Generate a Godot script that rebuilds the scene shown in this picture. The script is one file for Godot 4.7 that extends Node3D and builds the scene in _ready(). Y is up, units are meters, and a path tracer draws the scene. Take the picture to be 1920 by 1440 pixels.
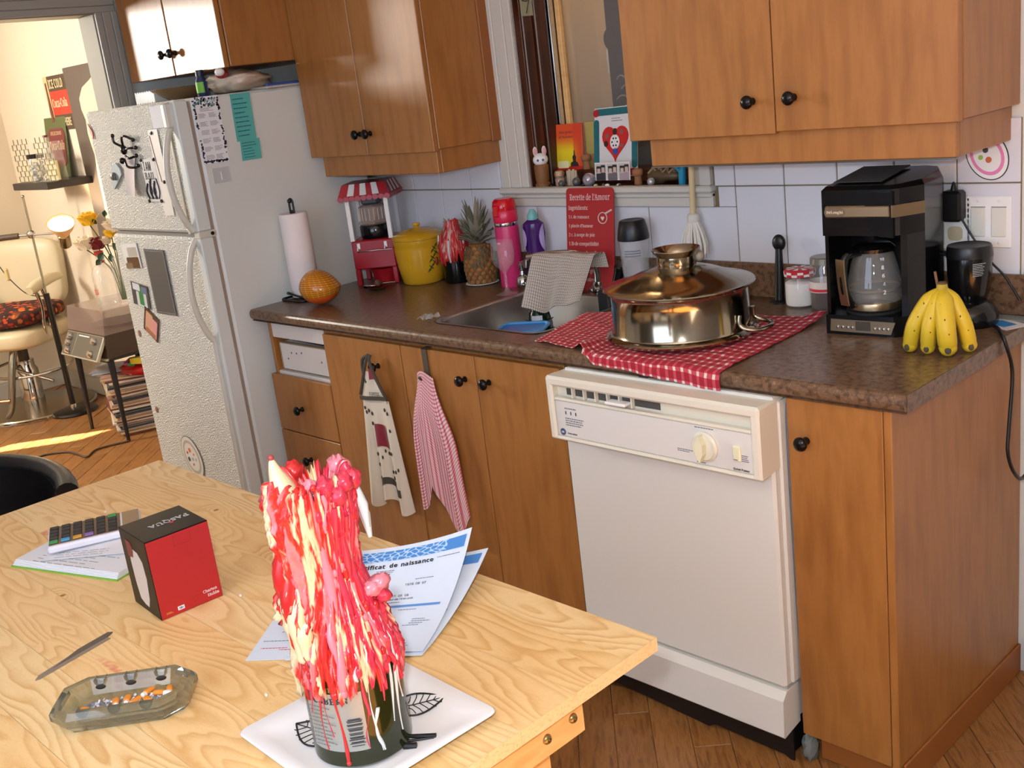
extends Node3D
# A cluttered kitchen corner seen by a hand-held, tilted camera: counter run, refrigerator, pine table, and a sunlit room through a doorway.
# Axes: x along the counter (0 at its right end), y up, z out of the window wall (0) towards the camera.
var M := {}
var taken := {}
var rng := RandomNumberGenerator.new()
const CT := 0.905
const TT := 0.74
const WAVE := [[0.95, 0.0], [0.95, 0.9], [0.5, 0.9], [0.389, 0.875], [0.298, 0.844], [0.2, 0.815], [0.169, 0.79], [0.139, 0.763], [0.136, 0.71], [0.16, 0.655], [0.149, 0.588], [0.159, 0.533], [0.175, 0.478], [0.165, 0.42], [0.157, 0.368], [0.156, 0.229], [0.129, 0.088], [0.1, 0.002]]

func _ready() -> void:
	rng.seed = 7
	# ---------------------------------------------------------------- camera, sky, sun, lights, exposure
	var cam := Camera3D.new()
	cam.name = "camera"
	cam.fov = rad_to_deg(2.0 * atan(720.0 / 2049.8))
	cam.near = 0.02
	cam.position = Vector3(0.9204, 1.5704, 2.4547)
	cam.rotation = Vector3(-0.2795, 0.8269, -0.1240)
	add_child(cam)
	cam.current = true
	var env := Environment.new()
	env.background_mode = Environment.BG_SKY
	var sky := Sky.new()
	var sm := ProceduralSkyMaterial.new()
	sm.sky_top_color = Color8(120, 160, 215)
	sm.sky_horizon_color = Color8(225, 230, 235)
	sm.ground_bottom_color = Color8(110, 105, 95)
	sm.ground_horizon_color = Color8(190, 188, 180)
	sky.sky_material = sm
	env.sky = sky
	env.background_energy_multiplier = 1.0
	env.tonemap_mode = Environment.TONE_MAPPER_LINEAR
	env.tonemap_exposure = 0.78
	env.sdfgi_enabled = true
	env.ssao_enabled = true
	env.ssil_enabled = true
	var we := WorldEnvironment.new()
	we.name = "world_environment"
	we.environment = env
	add_child(we)
	var sun := DirectionalLight3D.new()
	sun.name = "sun"
	sun.light_color = Color8(255, 240, 216)
	sun.light_energy = 40.0
	sun.light_angular_distance = 0.6
	sun.shadow_enabled = true
	add_child(sun)
	sun.look_at_from_position(Vector3.ZERO, Vector3(0.6, -0.7, -0.8))
	# the flash of the camera that took the picture, just above and to the left of its lens
	var flash := OmniLight3D.new()
	flash.name = "camera_flash"
	flash.light_color = Color8(243, 248, 255)
	flash.light_energy = 2.5
	flash.light_size = 0.03
	flash.omni_range = 12.0
	flash.omni_attenuation = 2.0
	flash.shadow_enabled = true
	add_child(flash)
	flash.position = Vector3(0.86, 1.64, 2.46)
	# soft daylight fill from an unseen window added behind the camera
	area("kitchen_fill", Vector3(-0.2, 1.55, 3.93), Vector3(0, -0.06, -1), 1.9, 1.4, Color8(206, 226, 255), 5.4)
	# added panel for the other room's daylight, off its openings, turned towards the refrigerator
	area("living_fill", Vector3(-5.4, 1.95, 2.16), Vector3(0.9, -0.18, -0.5), 0.45, 0.45, Color8(255, 248, 236), 11.0)
	materials()
	structure()
	cabinets()
	counter_run()
	refrigerator()
	dishwasher()
	counter_items()
	sill_items()
	living_room()
	table_group()

func area(called, at, dir, w, h, col, energy):
	var l = AreaLight3D.new()
	l.name = called
	l.area_size = Vector2(w, h)
	l.light_color = col
	l.light_energy = energy
	l.area_range = 14.0
	l.area_attenuation = 2.0
	l.shadow_enabled = true
	add_child(l)
	l.look_at_from_position(at, at + dir)
	return l

# ==================================================================== names, tags
func numbered(n):
	if not taken.has(n):
		taken[n] = 0
		return n
	taken[n] += 1
	return "%s_%03d" % [n, taken[n]]

func thing(called, label, category, at = Vector3.ZERO, turn = 0.0, group = ""):
	var o = Node3D.new()
	o.name = numbered(called)
	add_child(o)
	o.position = at
	o.rotation.y = turn
	tag(o, label, category, group)
	return o

func tag(o, label, category, group = ""):
	o.set_meta("label", label)
	o.set_meta("category", category)
	if group != "":
		o.set_meta("group", group)

func dup(src, at, turn, label, group = ""):
	var r = src.duplicate()
	var base = str(src.name).rstrip("0123456789").trim_suffix("_")
	r.name = numbered(base)
	add_child(r)
	r.position = at
	r.rotation.y = turn
	r.set_meta("label", label)
	if group != "":
		r.set_meta("group", group)
	return r

func struct(called, label = ""):
	var o = Node3D.new()
	o.name = numbered(called)
	add_child(o)
	o.set_meta("kind", "structure")
	if label != "":
		o.set_meta("label", label)
		o.set_meta("category", called.split("_")[0])
	return o

# ==================================================================== mesh helpers
func S():
	var st = SurfaceTool.new()
	st.begin(Mesh.PRIMITIVE_TRIANGLES)
	st.set_smooth_group(-1)
	st.set_uv(Vector2.ZERO)
	return st

func obj(called, st, m, parent, at = Vector3.ZERO, rot = Vector3.ZERO):
	st.generate_normals()
	var o = MeshInstance3D.new()
	o.mesh = st.commit()
	o.material_override = m
	o.name = called
	parent.add_child(o, true)
	o.position = at
	o.rotation = rot
	return o

func inst(called, mesh, m, parent, xf = Transform3D()):
	var o = MeshInstance3D.new()
	o.mesh = mesh
	o.material_override = m
	o.name = called
	parent.add_child(o, true)
	o.transform = xf
	return o

func mesh_of(st):
	st.generate_normals()
	return st.commit()

func tri(st, a, b, c):     # a b c counter-clockwise from outside
	st.add_vertex(a)
	st.add_vertex(c)
	st.add_vertex(b)

func quad(st, a, b, c, d):
	for p in [[a, 0, 0], [c, 1, 1], [b, 1, 0], [a, 0, 0], [d, 0, 1], [c, 1, 1]]:
		st.set_uv(Vector2(p[1], 1.0 - p[2]))
		st.add_vertex(p[0])

func face_out(st, pts, center):   # a convex face turned away from center
	var n = (pts[1] - pts[0]).cross(pts[2] - pts[0])
	var mid = Vector3.ZERO
	for p in pts:
		mid += p
	mid /= pts.size()
	var list = pts.duplicate()
	if n.dot(mid - center) < 0:
		list.reverse()
	for i in range(1, list.size() - 1):
		tri(st, list[0], list[i], list[i + 1])

func box(st, c, s, bev = 0.0, xf = Transform3D()):
	var h = s * 0.5
	bev = minf(bev, minf(h.x, minf(h.y, h.z)) * 0.9)
	var cc = xf * c
	if bev <= 0.0:
		for a in 3:
			for sg in [-1.0, 1.0]:
				var pts = []
				for q in [[-1, -1], [1, -1], [1, 1], [-1, 1]]:
					var v = Vector3.ZERO
					v[a] = sg * h[a]
					v[(a + 1) % 3] = q[0] * h[(a + 1) % 3]
					v[(a + 2) % 3] = q[1] * h[(a + 2) % 3]
					pts.append(xf * (c + v))
				face_out(st, pts, cc)
		return
	for a in 3:
		var b = (a + 1) % 3
		var d = (a + 2) % 3
		for sg in [-1.0, 1.0]:
			var pts = []
			for q in [[-1, -1], [1, -1], [1, 1], [-1, 1]]:
				var v = Vector3.ZERO
				v[a] = sg * h[a]
				v[b] = q[0] * (h[b] - bev)
				v[d] = q[1] * (h[d] - bev)
				pts.append(xf * (c + v))
			face_out(st, pts, cc)
			for sb in [-1.0, 1.0]:
				var e = []
				for q in [-1.0, 1.0]:
					var v1 = Vector3.ZERO
					v1[a] = sg * h[a]
					v1[b] = sb * (h[b] - bev)
					v1[d] = q * (h[d] - bev)
					e.append(xf * (c + v1))
				for q in [1.0, -1.0]:
					var v2 = Vector3.ZERO
					v2[a] = sg * (h[a] - bev)
					v2[b] = sb * h[b]
					v2[d] = q * (h[d] - bev)
					e.append(xf * (c + v2))
				face_out(st, e, cc)
	for sx in [-1.0, 1.0]:
		for sy in [-1.0, 1.0]:
			for sz in [-1.0, 1.0]:
				var sgn = Vector3(sx, sy, sz)
				var pts = []
				for a in 3:
					var v = sgn * (h - Vector3.ONE * bev)
					v[a] = sgn[a] * h[a]
					pts.append(xf * (c + v))
				face_out(st, pts, cc)

func bx(called, x0, x1, y0, y1, z0, z1, m, parent, bev = 0.002):
	var st = S()
	box(st, Vector3((x0 + x1) * 0.5, (y0 + y1) * 0.5, (z0 + z1) * 0.5), Vector3(x1 - x0, y1 - y0, z1 - z0), bev)
	return obj(called, st, m, parent)

# profile: Vector2(radius, height) from bottom to top when seen on the outside
func lathe(st, prof, segs = 24, xf = Transform3D(), sx = 1.0, sz = 1.0):
	var g = 0
	for i in range(prof.size() - 1):
		var p = prof[i]
		var q = prof[i + 1]
		if p.distance_to(q) < 1e-6:
			continue
		if i > 0:
			var d0 = (p - prof[i - 1]).normalized()
			var d1 = (q - p).normalized()
			if d0.dot(d1) < 0.75:
				g += 1
		st.set_smooth_group(g)
		for k in segs:
			var a0 = TAU * k / segs
			var a1 = TAU * ((k + 1) % segs) / segs
			var P0 = xf * Vector3(cos(a0) * p.x * sx, p.y, -sin(a0) * p.x * sz)
			var P1 = xf * Vector3(cos(a1) * p.x * sx, p.y, -sin(a1) * p.x * sz)
			var Q0 = xf * Vector3(cos(a0) * q.x * sx, q.y, -sin(a0) * q.x * sz)
			var Q1 = xf * Vector3(cos(a1) * q.x * sx, q.y, -sin(a1) * q.x * sz)
			var u0 = float(k) / segs
			var u1 = float(k + 1) / segs
			var v0 = float(i) / (prof.size() - 1)
			var v1 = float(i + 1) / (prof.size() - 1)
			if p.x > 1e-6:
				uvv(st, P0, u0, v0); uvv(st, Q1, u1, v1); uvv(st, P1, u1, v0)
			if q.x > 1e-6:
				uvv(st, P0, u0, v0); uvv(st, Q0, u0, v1); uvv(st, Q1, u1, v1)
	st.set_smooth_group(-1)

func uvv(st, p, u, v):
	st.set_uv(Vector2(u, v))
	st.add_vertex(p)

func V2(list):
	var r = []
	for i in range(0, list.size(), 2):
		r.append(Vector2(list[i], list[i + 1]))
	return r

func lathed(called, list, m, parent, segs = 24, at = Vector3.ZERO, rot = Vector3.ZERO, sx = 1.0, sz = 1.0):
	var st = S()
	lathe(st, V2(list), segs, Transform3D(), sx, sz)
	return obj(called, st, m, parent, at, rot)

func tube(st, pts, r, segs = 8, caps = true):
	var n = pts.size()
	var up = Vector3.UP
	var t0 = (pts[1] - pts[0]).normalized()
	if absf(t0.dot(up)) > 0.95:
		up = Vector3.RIGHT
	var rings = []
	var nx = t0.cross(up).normalized()
	for i in n:
		var t
		if i == 0:
			t = t0
		elif i == n - 1:
			t = (pts[n - 1] - pts[n - 2]).normalized()
		else:
			t = ((pts[i + 1] - pts[i]).normalized() + (pts[i] - pts[i - 1]).normalized()).normalized()
		nx = (nx - t * nx.dot(t)).normalized()
		var ny = t.cross(nx)
		var rad = r[i] if (r is Array) else r
		var ring = []
		for k in segs:
			var a = TAU * k / segs
			ring.append(pts[i] + (nx * cos(a) + ny * sin(a)) * rad)
		rings.append(ring)
	st.set_smooth_group(50)
	for i in n - 1:
		for k in segs:
			var k1 = (k + 1) % segs
			tri(st, rings[i][k], rings[i][k1], rings[i + 1][k1])
			tri(st, rings[i][k], rings[i + 1][k1], rings[i + 1][k])
	st.set_smooth_group(-1)
	if caps:
		for k in range(1, segs - 1):
			tri(st, rings[0][0], rings[0][k + 1], rings[0][k])
			tri(st, rings[n - 1][0], rings[n - 1][k], rings[n - 1][k + 1])

func tubed(called, pts, r, m, parent, segs = 8):
	var st = S()
	tube(st, pts, r, segs)
	return obj(called, st, m, parent)

func curve(pts, n = 6):   # Catmull-Rom through the points
	var out = []
	for i in pts.size() - 1:
		var p0 = pts[maxi(i - 1, 0)]
		var p3 = pts[mini(i + 2, pts.size() - 1)]
		for k in n:
			out.append(pts[i].cubic_interpolate(pts[i + 1], p0, p3, float(k) / n))
	out.append(pts[pts.size() - 1])
	return out

# polygon (counter-clockwise in xy) extruded along z from 0 to depth
func prism(st, poly, depth, xf = Transform3D()):
	var pp = PackedVector2Array(poly)
	if Geometry2D.is_polygon_clockwise(pp):
		pp.reverse()
	var t = Geometry2D.triangulate_polygon(pp)
	var bb0 = pp[0]
	var bb1 = pp[0]
	for p in pp:
		bb0 = bb0.min(p)
		bb1 = bb1.max(p)
	var sz = (bb1 - bb0).max(Vector2(1e-5, 1e-5))
	for i in range(0, t.size(), 3):
		var a = pp[t[i]]
		var b = pp[t[i + 1]]
		var c = pp[t[i + 2]]
		if (b - a).cross(c - a) < 0:
			var s = b
			b = c
			c = s
		for p in [a, c, b]:
			uvv(st, xf * Vector3(p.x, p.y, depth), (p.x - bb0.x) / sz.x, 1.0 - (p.y - bb0.y) / sz.y)
		for p in [a, b, c]:
			uvv(st, xf * Vector3(p.x, p.y, 0), (p.x - bb0.x) / sz.x, 1.0 - (p.y - bb0.y) / sz.y)
	for i in pp.size():
		var a = pp[i]
		var b = pp[(i + 1) % pp.size()]
		tri(st, xf * Vector3(a.x, a.y, 0), xf * Vector3(b.x, b.y, 0), xf * Vector3(b.x, b.y, depth))
		tri(st, xf * Vector3(a.x, a.y, 0), xf * Vector3(b.x, b.y, depth), xf * Vector3(a.x, a.y, depth))

func prismed(called, poly, depth, m, parent, xf = Transform3D()):
	var st = S()
	prism(st, poly, depth)
	var o = obj(called, st, m, parent)
	o.transform = xf
	return o

func ring_poly(n, rx, ry, cx = 0.0, cy = 0.0, a0 = 0.0):
	var r = []
	for i in n:
		var a = TAU * i / n + a0
		r.append(Vector2(cx + cos(a) * rx, cy + sin(a) * ry))
	return r

func rrect(w, h, r, n = 4, cx = 0.0, cy = 0.0):
	var out = []
	for c in [[1, 1, 0.0], [-1, 1, 90.0], [-1, -1, 180.0], [1, -1, 270.0]]:
		for i in n + 1:
			var a = deg_to_rad(c[2] + 90.0 * i / n)
			out.append(Vector2(cx + c[0] * (w * 0.5 - r) + cos(a) * r, cy + c[1] * (h * 0.5 - r) + sin(a) * r))
	return out

# sheet over (u, v) in 0..1 from a function, with a thickness downwards along its normal
func sheet(st, nu, nv, fn, thick = 0.0, colfn = null):
	var P = []
	for j in nv + 1:
		var row = []
		for i in nu + 1:
			row.append(fn.call(float(i) / nu, float(j) / nv))
		P.append(row)
	var sides = [1] if thick <= 0.0 else [1, -1]
	var N = []
	for j in nv + 1:
		var row = []
		for i in nu + 1:
			var du = P[j][mini(i + 1, nu)] - P[j][maxi(i - 1, 0)]
			var dv = P[mini(j + 1, nv)][i] - P[maxi(j - 1, 0)][i]
			row.append(du.cross(dv).normalized())
		N.append(row)
	for s in sides:
		st.set_smooth_group(10 + s)
		for j in nv:
			for i in nu:
				var q = [[i, j], [i + 1, j], [i + 1, j + 1], [i, j + 1]]
				var idx = [0, 2, 1, 0, 3, 2] if s > 0 else [0, 1, 2, 0, 2, 3]
				for k in idx:
					var a = q[k][0]
					var b = q[k][1]
					if colfn != null:
						st.set_color(colfn.call(float(a) / nu, float(b) / nv))
					var off = Vector3.ZERO if s > 0 else -N[b][a] * thick
					uvv(st, P[b][a] + off, float(a) / nu, 1.0 - float(b) / nv)
	st.set_smooth_group(-1)
	if thick > 0.0:
		var rim = []
		for i in nu:
			rim.append([0, i, 0, i + 1])
		for j in nv:
			rim.append([j, nu, j + 1, nu])
		for i in nu:
			rim.append([nv, nu - i, nv, nu - i - 1])
		for j in nv:
			rim.append([nv - j, 0, nv - j - 1, 0])
		for e in rim:
			var a = P[e[0]][e[1]]
			var b = P[e[2]][e[3]]
			var a2 = a - N[e[0]][e[1]] * thick
			var b2 = b - N[e[2]][e[3]] * thick
			var i0 = [float(e[1]) / nu, 1.0 - float(e[0]) / nv]
			var i1 = [float(e[3]) / nu, 1.0 - float(e[2]) / nv]
			if colfn != null:
				st.set_color(colfn.call(i0[0], 1.0 - i0[1]))
			uvv(st, a2, i0[0], i0[1]); uvv(st, b, i1[0], i1[1]); uvv(st, b2, i1[0], i1[1])
			uvv(st, a2, i0[0], i0[1]); uvv(st, a, i0[0], i0[1]); uvv(st, b, i1[0], i1[1])

func ball(st, c, r, segs = 14, rings = 8, xf = Transform3D(), squash = Vector3.ONE):
	var prof = []
	for i in rings + 1:
		var a = -PI / 2 + PI * i / rings
		prof.append(Vector2(maxf(cos(a) * r, 0.0), sin(a) * r))
	prof[0].x = 0.0
	prof[rings].x = 0.0
	lathe(st, prof, segs, xf * Transform3D(Basis.from_scale(squash), c))

func balled(called, c, r, m, parent, squash = Vector3.ONE, segs = 14):
	var st = S()
	ball(st, c, r, segs, 8, Transform3D(), squash)
	return obj(called, st, m, parent)

# lettering: the words w metres wide, standing in the plane of the transform (x right, y up, z out)
func words(s, w, m, parent, xf, font = "Droid Sans", bold = false, called = "lettering"):
	var t = TextMesh.new()
	var f = SystemFont.new()
	f.font_names = PackedStringArray([font])
	f.font_weight = 700 if bold else 400
	t.font = f
	t.text = s
	t.font_size = 24
	t.curve_step = 2.0
	t.pixel_size = 0.001
	t.depth = 0.0006
	var k = w / maxf(t.get_aabb().size.x, 1e-4)
	t.pixel_size = 0.001 * k
	return inst(called, t, m, parent, xf)

# lines of unreadable print as thin raised bars: rows of dashes inside w x h
func print_bars(parent, w, h, rows, m, xf, fill = 0.55, called = "print", sd = 1):
	var r = RandomNumberGenerator.new()
	r.seed = sd
	var st = S()
	var bh = h / rows
	for j in rows:
		var x = 0.0
		var stop = w * r.randf_range(0.6, 1.0)
		while x < stop:
			var l = minf(w * r.randf_range(0.05, 0.14), stop - x)
			var y = h * 0.5 - (j + 0.5) * bh
			box(st, Vector3(-w * 0.5 + x + l * 0.5, y, 0.0001), Vector3(l, bh * fill, 0.0003))
			x += l + w * 0.025
	var o = obj(called, st, m, parent)
	o.transform = xf
	return o

func on(pos, xdir, ydir):     # a plane: x right, y up, z out of it
	var x = xdir.normalized()
	var z = x.cross(ydir).normalized()
	return Transform3D(Basis(x, z.cross(x), z), pos)

# ==================================================================== materials
func mat(key, r, g, b, rough = 0.6, metal = 0.0, spec = 0.5):
	if M.has(key):
		return M[key]
	var m = StandardMaterial3D.new()
	m.resource_name = key
	m.albedo_color = Color8(r, g, b)
	m.roughness = rough
	m.metallic = metal
	m.metallic_specular = spec
	M[key] = m
	return m

func noise(sd, freq, type = FastNoiseLite.TYPE_SIMPLEX_SMOOTH, oct = 4):
	var n = FastNoiseLite.new()
	n.seed = sd
	n.noise_type = type
	n.frequency = freq
	n.fractal_octaves = oct
	return n

func ramp(stops):
	var g = Gradient.new()
	var off = PackedFloat32Array()
	var cols = PackedColorArray()
	for s in stops:
		off.append(s[0])
		cols.append(Color8(s[1], s[2], s[3]))
	g.offsets = off
	g.colors = cols
	return g

func ntex(n, stops, w = 512, h = 512):
	var t = NoiseTexture2D.new()
	t.width = w
	t.height = h
	t.seamless = true
	t.noise = n
	t.color_ramp = ramp(stops)
	return t

func bump(n, strength = 4.0, w = 256, h = 256):
	var t = NoiseTexture2D.new()
	t.width = w
	t.height = h
	t.seamless = true
	t.noise = n
	t.as_normal_map = true
	t.bump_strength = strength
	return t

func tri_mat(key, tex, scale, rough, world = true, spec = 0.5):
	var m = StandardMaterial3D.new()
	m.resource_name = key
	m.albedo_texture = tex
	m.uv1_triplanar = true
	m.uv1_world_triplanar = world
	m.uv1_scale = scale
	m.uv1_triplanar_sharpness = 8.0
	m.roughness = rough
	m.metallic_specular = spec
	M[key] = m
	return m

func clear(key, r, g, b, alpha, rough = 0.03):
	if M.has(key):
		return M[key]
	var m = StandardMaterial3D.new()
	m.resource_name = key
	m.albedo_color = Color8(r, g, b, int(alpha * 255))
	m.transparency = BaseMaterial3D.TRANSPARENCY_ALPHA
	m.roughness = rough
	M[key] = m
	return m

func itex(im):
	return ImageTexture.create_from_image(im)

func uvm(key, im, rough = 0.6, scale = Vector3.ONE):
	var m = StandardMaterial3D.new()
	m.resource_name = key
	m.albedo_texture = itex(im)
	m.roughness = rough
	m.uv1_scale = scale
	M[key] = m
	return m

func blank(w, h, c):
	var im = Image.create(w, h, false, Image.FORMAT_RGB8)
	im.fill(c)
	return im

func disc(im, cx, cy, rx, ry, c):
	for y in range(maxi(0, int(cy - ry)), mini(im.get_height(), int(cy + ry) + 1)):
		for x in range(maxi(0, int(cx - rx)), mini(im.get_width(), int(cx + rx) + 1)):
			var dx = (x - cx) / rx
			var dy = (y - cy) / ry
			if dx * dx + dy * dy <= 1.0:
				im.set_pixel(x, y, c)

func gingham(w, cols, period, seed_n):   # woven check: cols = [background, half tone, full tone]
	var im = blank(w, w, cols[0])
	var r = RandomNumberGenerator.new()
	r.seed = seed_n
	for y in w:
		for x in w:
			var a = (x % period) >= period * period_share
			var b = (y % period) >= period * period_share
			var k = int(a) + int(b)
			var c = cols[k]
			var f = 1.0 + r.randf_range(-0.05, 0.05)
			im.set_pixel(x, y, Color(c.r * f, c.g * f, c.b * f))
	return im
var period_share := 0.4

func pine_image(w, h):
	var n1 = noise(11, 1.0, FastNoiseLite.TYPE_SIMPLEX_SMOOTH, 2)
	var n2 = noise(12, 1.0, FastNoiseLite.TYPE_SIMPLEX, 1)
	var n3 = noise(13, 1.0, FastNoiseLite.TYPE_SIMPLEX, 2)
	var knots = []
	var r = RandomNumberGenerator.new()
	r.seed = 5
	for i in 4:
		knots.append([r.randf() * 1.6, r.randf() * 0.8, r.randf_range(0.006, 0.012)])
	var data = PackedByteArray()
	data.resize(w * h * 3)
	var light = Color8(236, 205, 150)
	var dark = Color8(203, 152, 88)
	var k = 0
	for j in h:
		var z = 0.8 * j / h
		for i in w:
			var x = 1.6 * i / w
			var f = n1.get_noise_2d(x * 1.25, z * 6.5) * 5.5 + n3.get_noise_2d(x * 5.0 + 40.0, z * 22.0) * 0.35 + z * 24.0
			var kn = 0.0
			for q in knots:
				var dx = (x - q[0]) * 0.45
				var dz = z - q[1]
				var d = (dx * dx + dz * dz) / (q[2] * q[2])
				if d < 30.0:
					f += 3.5 * exp(-d * 0.16)
					kn = maxf(kn, 1.0 - (dx * dx * 5.0 + dz * dz) / (q[2] * q[2] * 0.8))
			var t = fposmod(f, 1.0)
			var g = pow(t, 2.2) if t < 0.86 else (1.0 - t) / 0.14 * 0.72
			g = clampf(g * (0.72 + 0.5 * n1.get_noise_2d(x * 3.0 + 9.0, z * 5.0)) + 0.10 * n2.get_noise_2d(x * 60.0, z * 900.0), 0.0, 1.0)
			var c = light.lerp(dark, g)
			if kn > 0.0:
				c = c.lerp(Color8(140, 84, 45), clampf(kn * 1.6, 0.0, 0.8))
			data[k] = int(c.r * 255)
			data[k + 1] = int(c.g * 255)
			data[k + 2] = int(c.b * 255)
			k += 3
	var im = Image.create_from_data(w, h, false, Image.FORMAT_RGB8, data)
	# old pink spills on the boards
	for s in [[0.064, 0.678, 0.013, 0.022], [0.119, 0.239, 0.03, 0.01], [0.16, 0.26, 0.012, 0.008]]:
		for y in range(int((s[1] - s[3]) * h), int((s[1] + s[3]) * h)):
			for x in range(int((s[0] - s[2]) * w), int((s[0] + s[2]) * w)):
				var dx = (float(x) / w - s[0]) / s[2]
				var dy = (float(y) / h - s[1]) / s[3]
				var d = dx * dx + dy * dy + 0.5 * n2.get_noise_2d(x * 0.05, y * 0.05)
				if d < 1.0:
					im.set_pixel(x, y, im.get_pixel(x, y).lerp(Color8(206, 100, 86), 0.42 * (1.0 - d)))
	return im

func materials():
	# cabinet laminate, grain upright: stretched noise
	var gn = noise(3, 0.012, FastNoiseLite.TYPE_SIMPLEX_SMOOTH, 4)
	gn.domain_warp_enabled = true
	gn.domain_warp_amplitude = 18.0
	var t = ntex(gn, [[0.0, 138, 87, 38], [0.4, 153, 100, 46], [0.62, 161, 107, 51], [1.0, 146, 93, 42]])
	var lam = tri_mat("honey laminate", t, Vector3(2.6, 0.42, 2.6), 0.42)
	lam.clearcoat_enabled = true
	lam.clearcoat = 0.25
	lam.clearcoat_roughness = 0.25
	mat("laminate edge", 150, 96, 52, 0.5)
	# dark brown mottled worktop
	var cn = noise(8, 0.03, FastNoiseLite.TYPE_SIMPLEX, 5)
	t = ntex(cn, [[0.0, 60, 45, 32], [0.38, 96, 72, 53], [0.55, 118, 91, 67], [0.7, 102, 78, 58], [1.0, 150, 120, 94]])
	tri_mat("brown worktop", t, Vector3(2.6, 2.6, 2.6), 0.28)
	# floor planks
	var fn = noise(21, 0.02, FastNoiseLite.TYPE_SIMPLEX, 5)
	fn.domain_warp_enabled = true
	fn.domain_warp_amplitude = 22.0
	t = ntex(fn, [[0.0, 108, 68, 34], [0.35, 140, 94, 50], [0.55, 156, 108, 60], [0.8, 136, 90, 48], [1.0, 170, 120, 70]])
	for i in 4:
		var m = tri_mat("floor plank %d" % i, t, Vector3(0.55, 4.0, 4.0), 0.36, false)
		m.uv1_offset = Vector3(0.13 * i, 0.37 * i, 0.61 * i)
		var sh = [1.0, 0.93, 1.06, 0.97][i]
		m.albedo_color = Color(minf(sh, 1.0), minf(sh * 0.99, 1.0), minf(sh * 0.96, 1.0))
	# pine table top
	var pi = pine_image(2048, 1024)
	var pt = itex(pi)
	for i in 3:
		var m = StandardMaterial3D.new()
		m.resource_name = "pine board %d" % i
		m.albedo_texture = pt
		m.roughness = 0.45
		m.albedo_color = [Color8(255, 255, 255), Color8(252, 244, 232), Color8(255, 248, 240)][i]
		M["pine%d" % i] = m
	var en = noise(31, 0.06, FastNoiseLite.TYPE_SIMPLEX, 3)
	t = ntex(en, [[0.0, 232, 196, 140], [0.5, 240, 208, 156], [1.0, 222, 182, 124]], 256, 256)
	tri_mat("pine edge", t, Vector3(6, 6, 6), 0.6, false)
	t = ntex(noise(32, 0.02, FastNoiseLite.TYPE_SIMPLEX_SMOOTH, 3), [[0.0, 222, 172, 104], [0.5, 234, 188, 122], [1.0, 214, 162, 94]], 256, 256)
	tri_mat("pine frame", t, Vector3(4, 4, 0.8), 0.5, false)
	# plaster
	var pn = noise(41, 0.05, FastNoiseLite.TYPE_SIMPLEX, 4)
	var wm = mat("kitchen wall", 206, 206, 200, 0.8)
	wm.normal_enabled = true
	wm.normal_texture = bump(pn, 1.0)
	wm.normal_scale = 0.3
	wm.uv1_triplanar = true
	wm.uv1_world_triplanar = true
	wm.uv1_scale = Vector3(2, 2, 2)
	var lm = mat("living wall", 226, 212, 190, 0.85)
	lm.normal_enabled = true
	lm.normal_texture = wm.normal_texture
	lm.normal_scale = 0.3
	lm.uv1_triplanar = true
	lm.uv1_world_triplanar = true
	lm.uv1_scale = Vector3(2, 2, 2)
	mat("ceiling white", 235, 235, 230, 0.9)
	mat("room wall", 122, 124, 126, 0.85)
	mat("white trim", 200, 197, 188, 0.5)
	mat("door casing", 150, 146, 138, 0.5)
	mat("jamb paint", 132, 126, 108, 0.6)
	mat("tile", 214, 214, 220, 0.22)
	mat("grout", 124, 104, 74, 0.9)
	# refrigerator skin: fine orange peel
	var fm = mat("fridge door", 214, 213, 203, 0.34)
	fm.normal_enabled = true
	fm.normal_texture = bump(noise(51, 0.05, FastNoiseLite.TYPE_SIMPLEX, 2), 6.0)
	fm.normal_scale = 1.6
	fm.uv1_triplanar = true
	fm.uv1_scale = Vector3(9, 9, 9)
	mat("fridge side", 208, 211, 206, 0.45)
	mat("fridge gasket", 160, 146, 132, 0.7)
	mat("fridge trim", 205, 200, 186, 0.4)
	mat("appliance white", 214, 213, 206, 0.38)
	mat("appliance cream", 218, 213, 196, 0.36)
	mat("panel face", 214, 212, 206, 0.4)
	mat("melamine", 218, 212, 204, 0.5)
	mat("steel", 150, 150, 150, 0.28, 1.0)
	mat("brushed steel", 184, 182, 176, 0.33, 1.0)
	mat("chrome", 200, 200, 200, 0.08, 1.0)
	mat("warm steel", 166, 155, 134, 0.13, 1.0)
	mat("bronze knob", 30, 26, 24, 0.25, 0.6)
	mat("black", 16, 16, 17, 0.4)
	mat("black gloss", 12, 12, 13, 0.16)
	mat("black matt", 20, 19, 18, 0.8)
	mat("white", 232, 231, 228, 0.5)
	mat("paper", 226, 226, 228, 0.8)
	mat("ink", 40, 40, 46, 0.8)
	mat("soft ink", 120, 120, 128, 0.8)
	mat("red", 190, 32, 30, 0.45)
	var wax = StandardMaterial3D.new()
	wax.resource_name = "wax"
	wax.vertex_color_use_as_albedo = true
	wax.roughness = 0.28
	wax.subsurf_scatter_enabled = true
	wax.subsurf_scatter_strength = 0.12
	M["wax"] = wax
	clear("clear glass", 250, 250, 250, 0.07)
	clear("smoky glass", 120, 116, 106, 0.35)
	clear("pane", 240, 245, 245, 0.05)
	# checked cloths
	period_share = 0.34
	uvm("red check", gingham(256, [Color8(212, 196, 186), Color8(186, 70, 80), Color8(158, 22, 42)], 32, 3), 0.9, Vector3(3.6, 2.4, 1))
	period_share = 0.58
	uvm("pink check", gingham(256, [Color8(218, 202, 200), Color8(204, 128, 138), Color8(184, 58, 82)], 16, 4), 0.9, Vector3(1.3, 2.6, 1))
	var kn = blank(128, 128, Color8(190, 181, 168))
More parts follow.
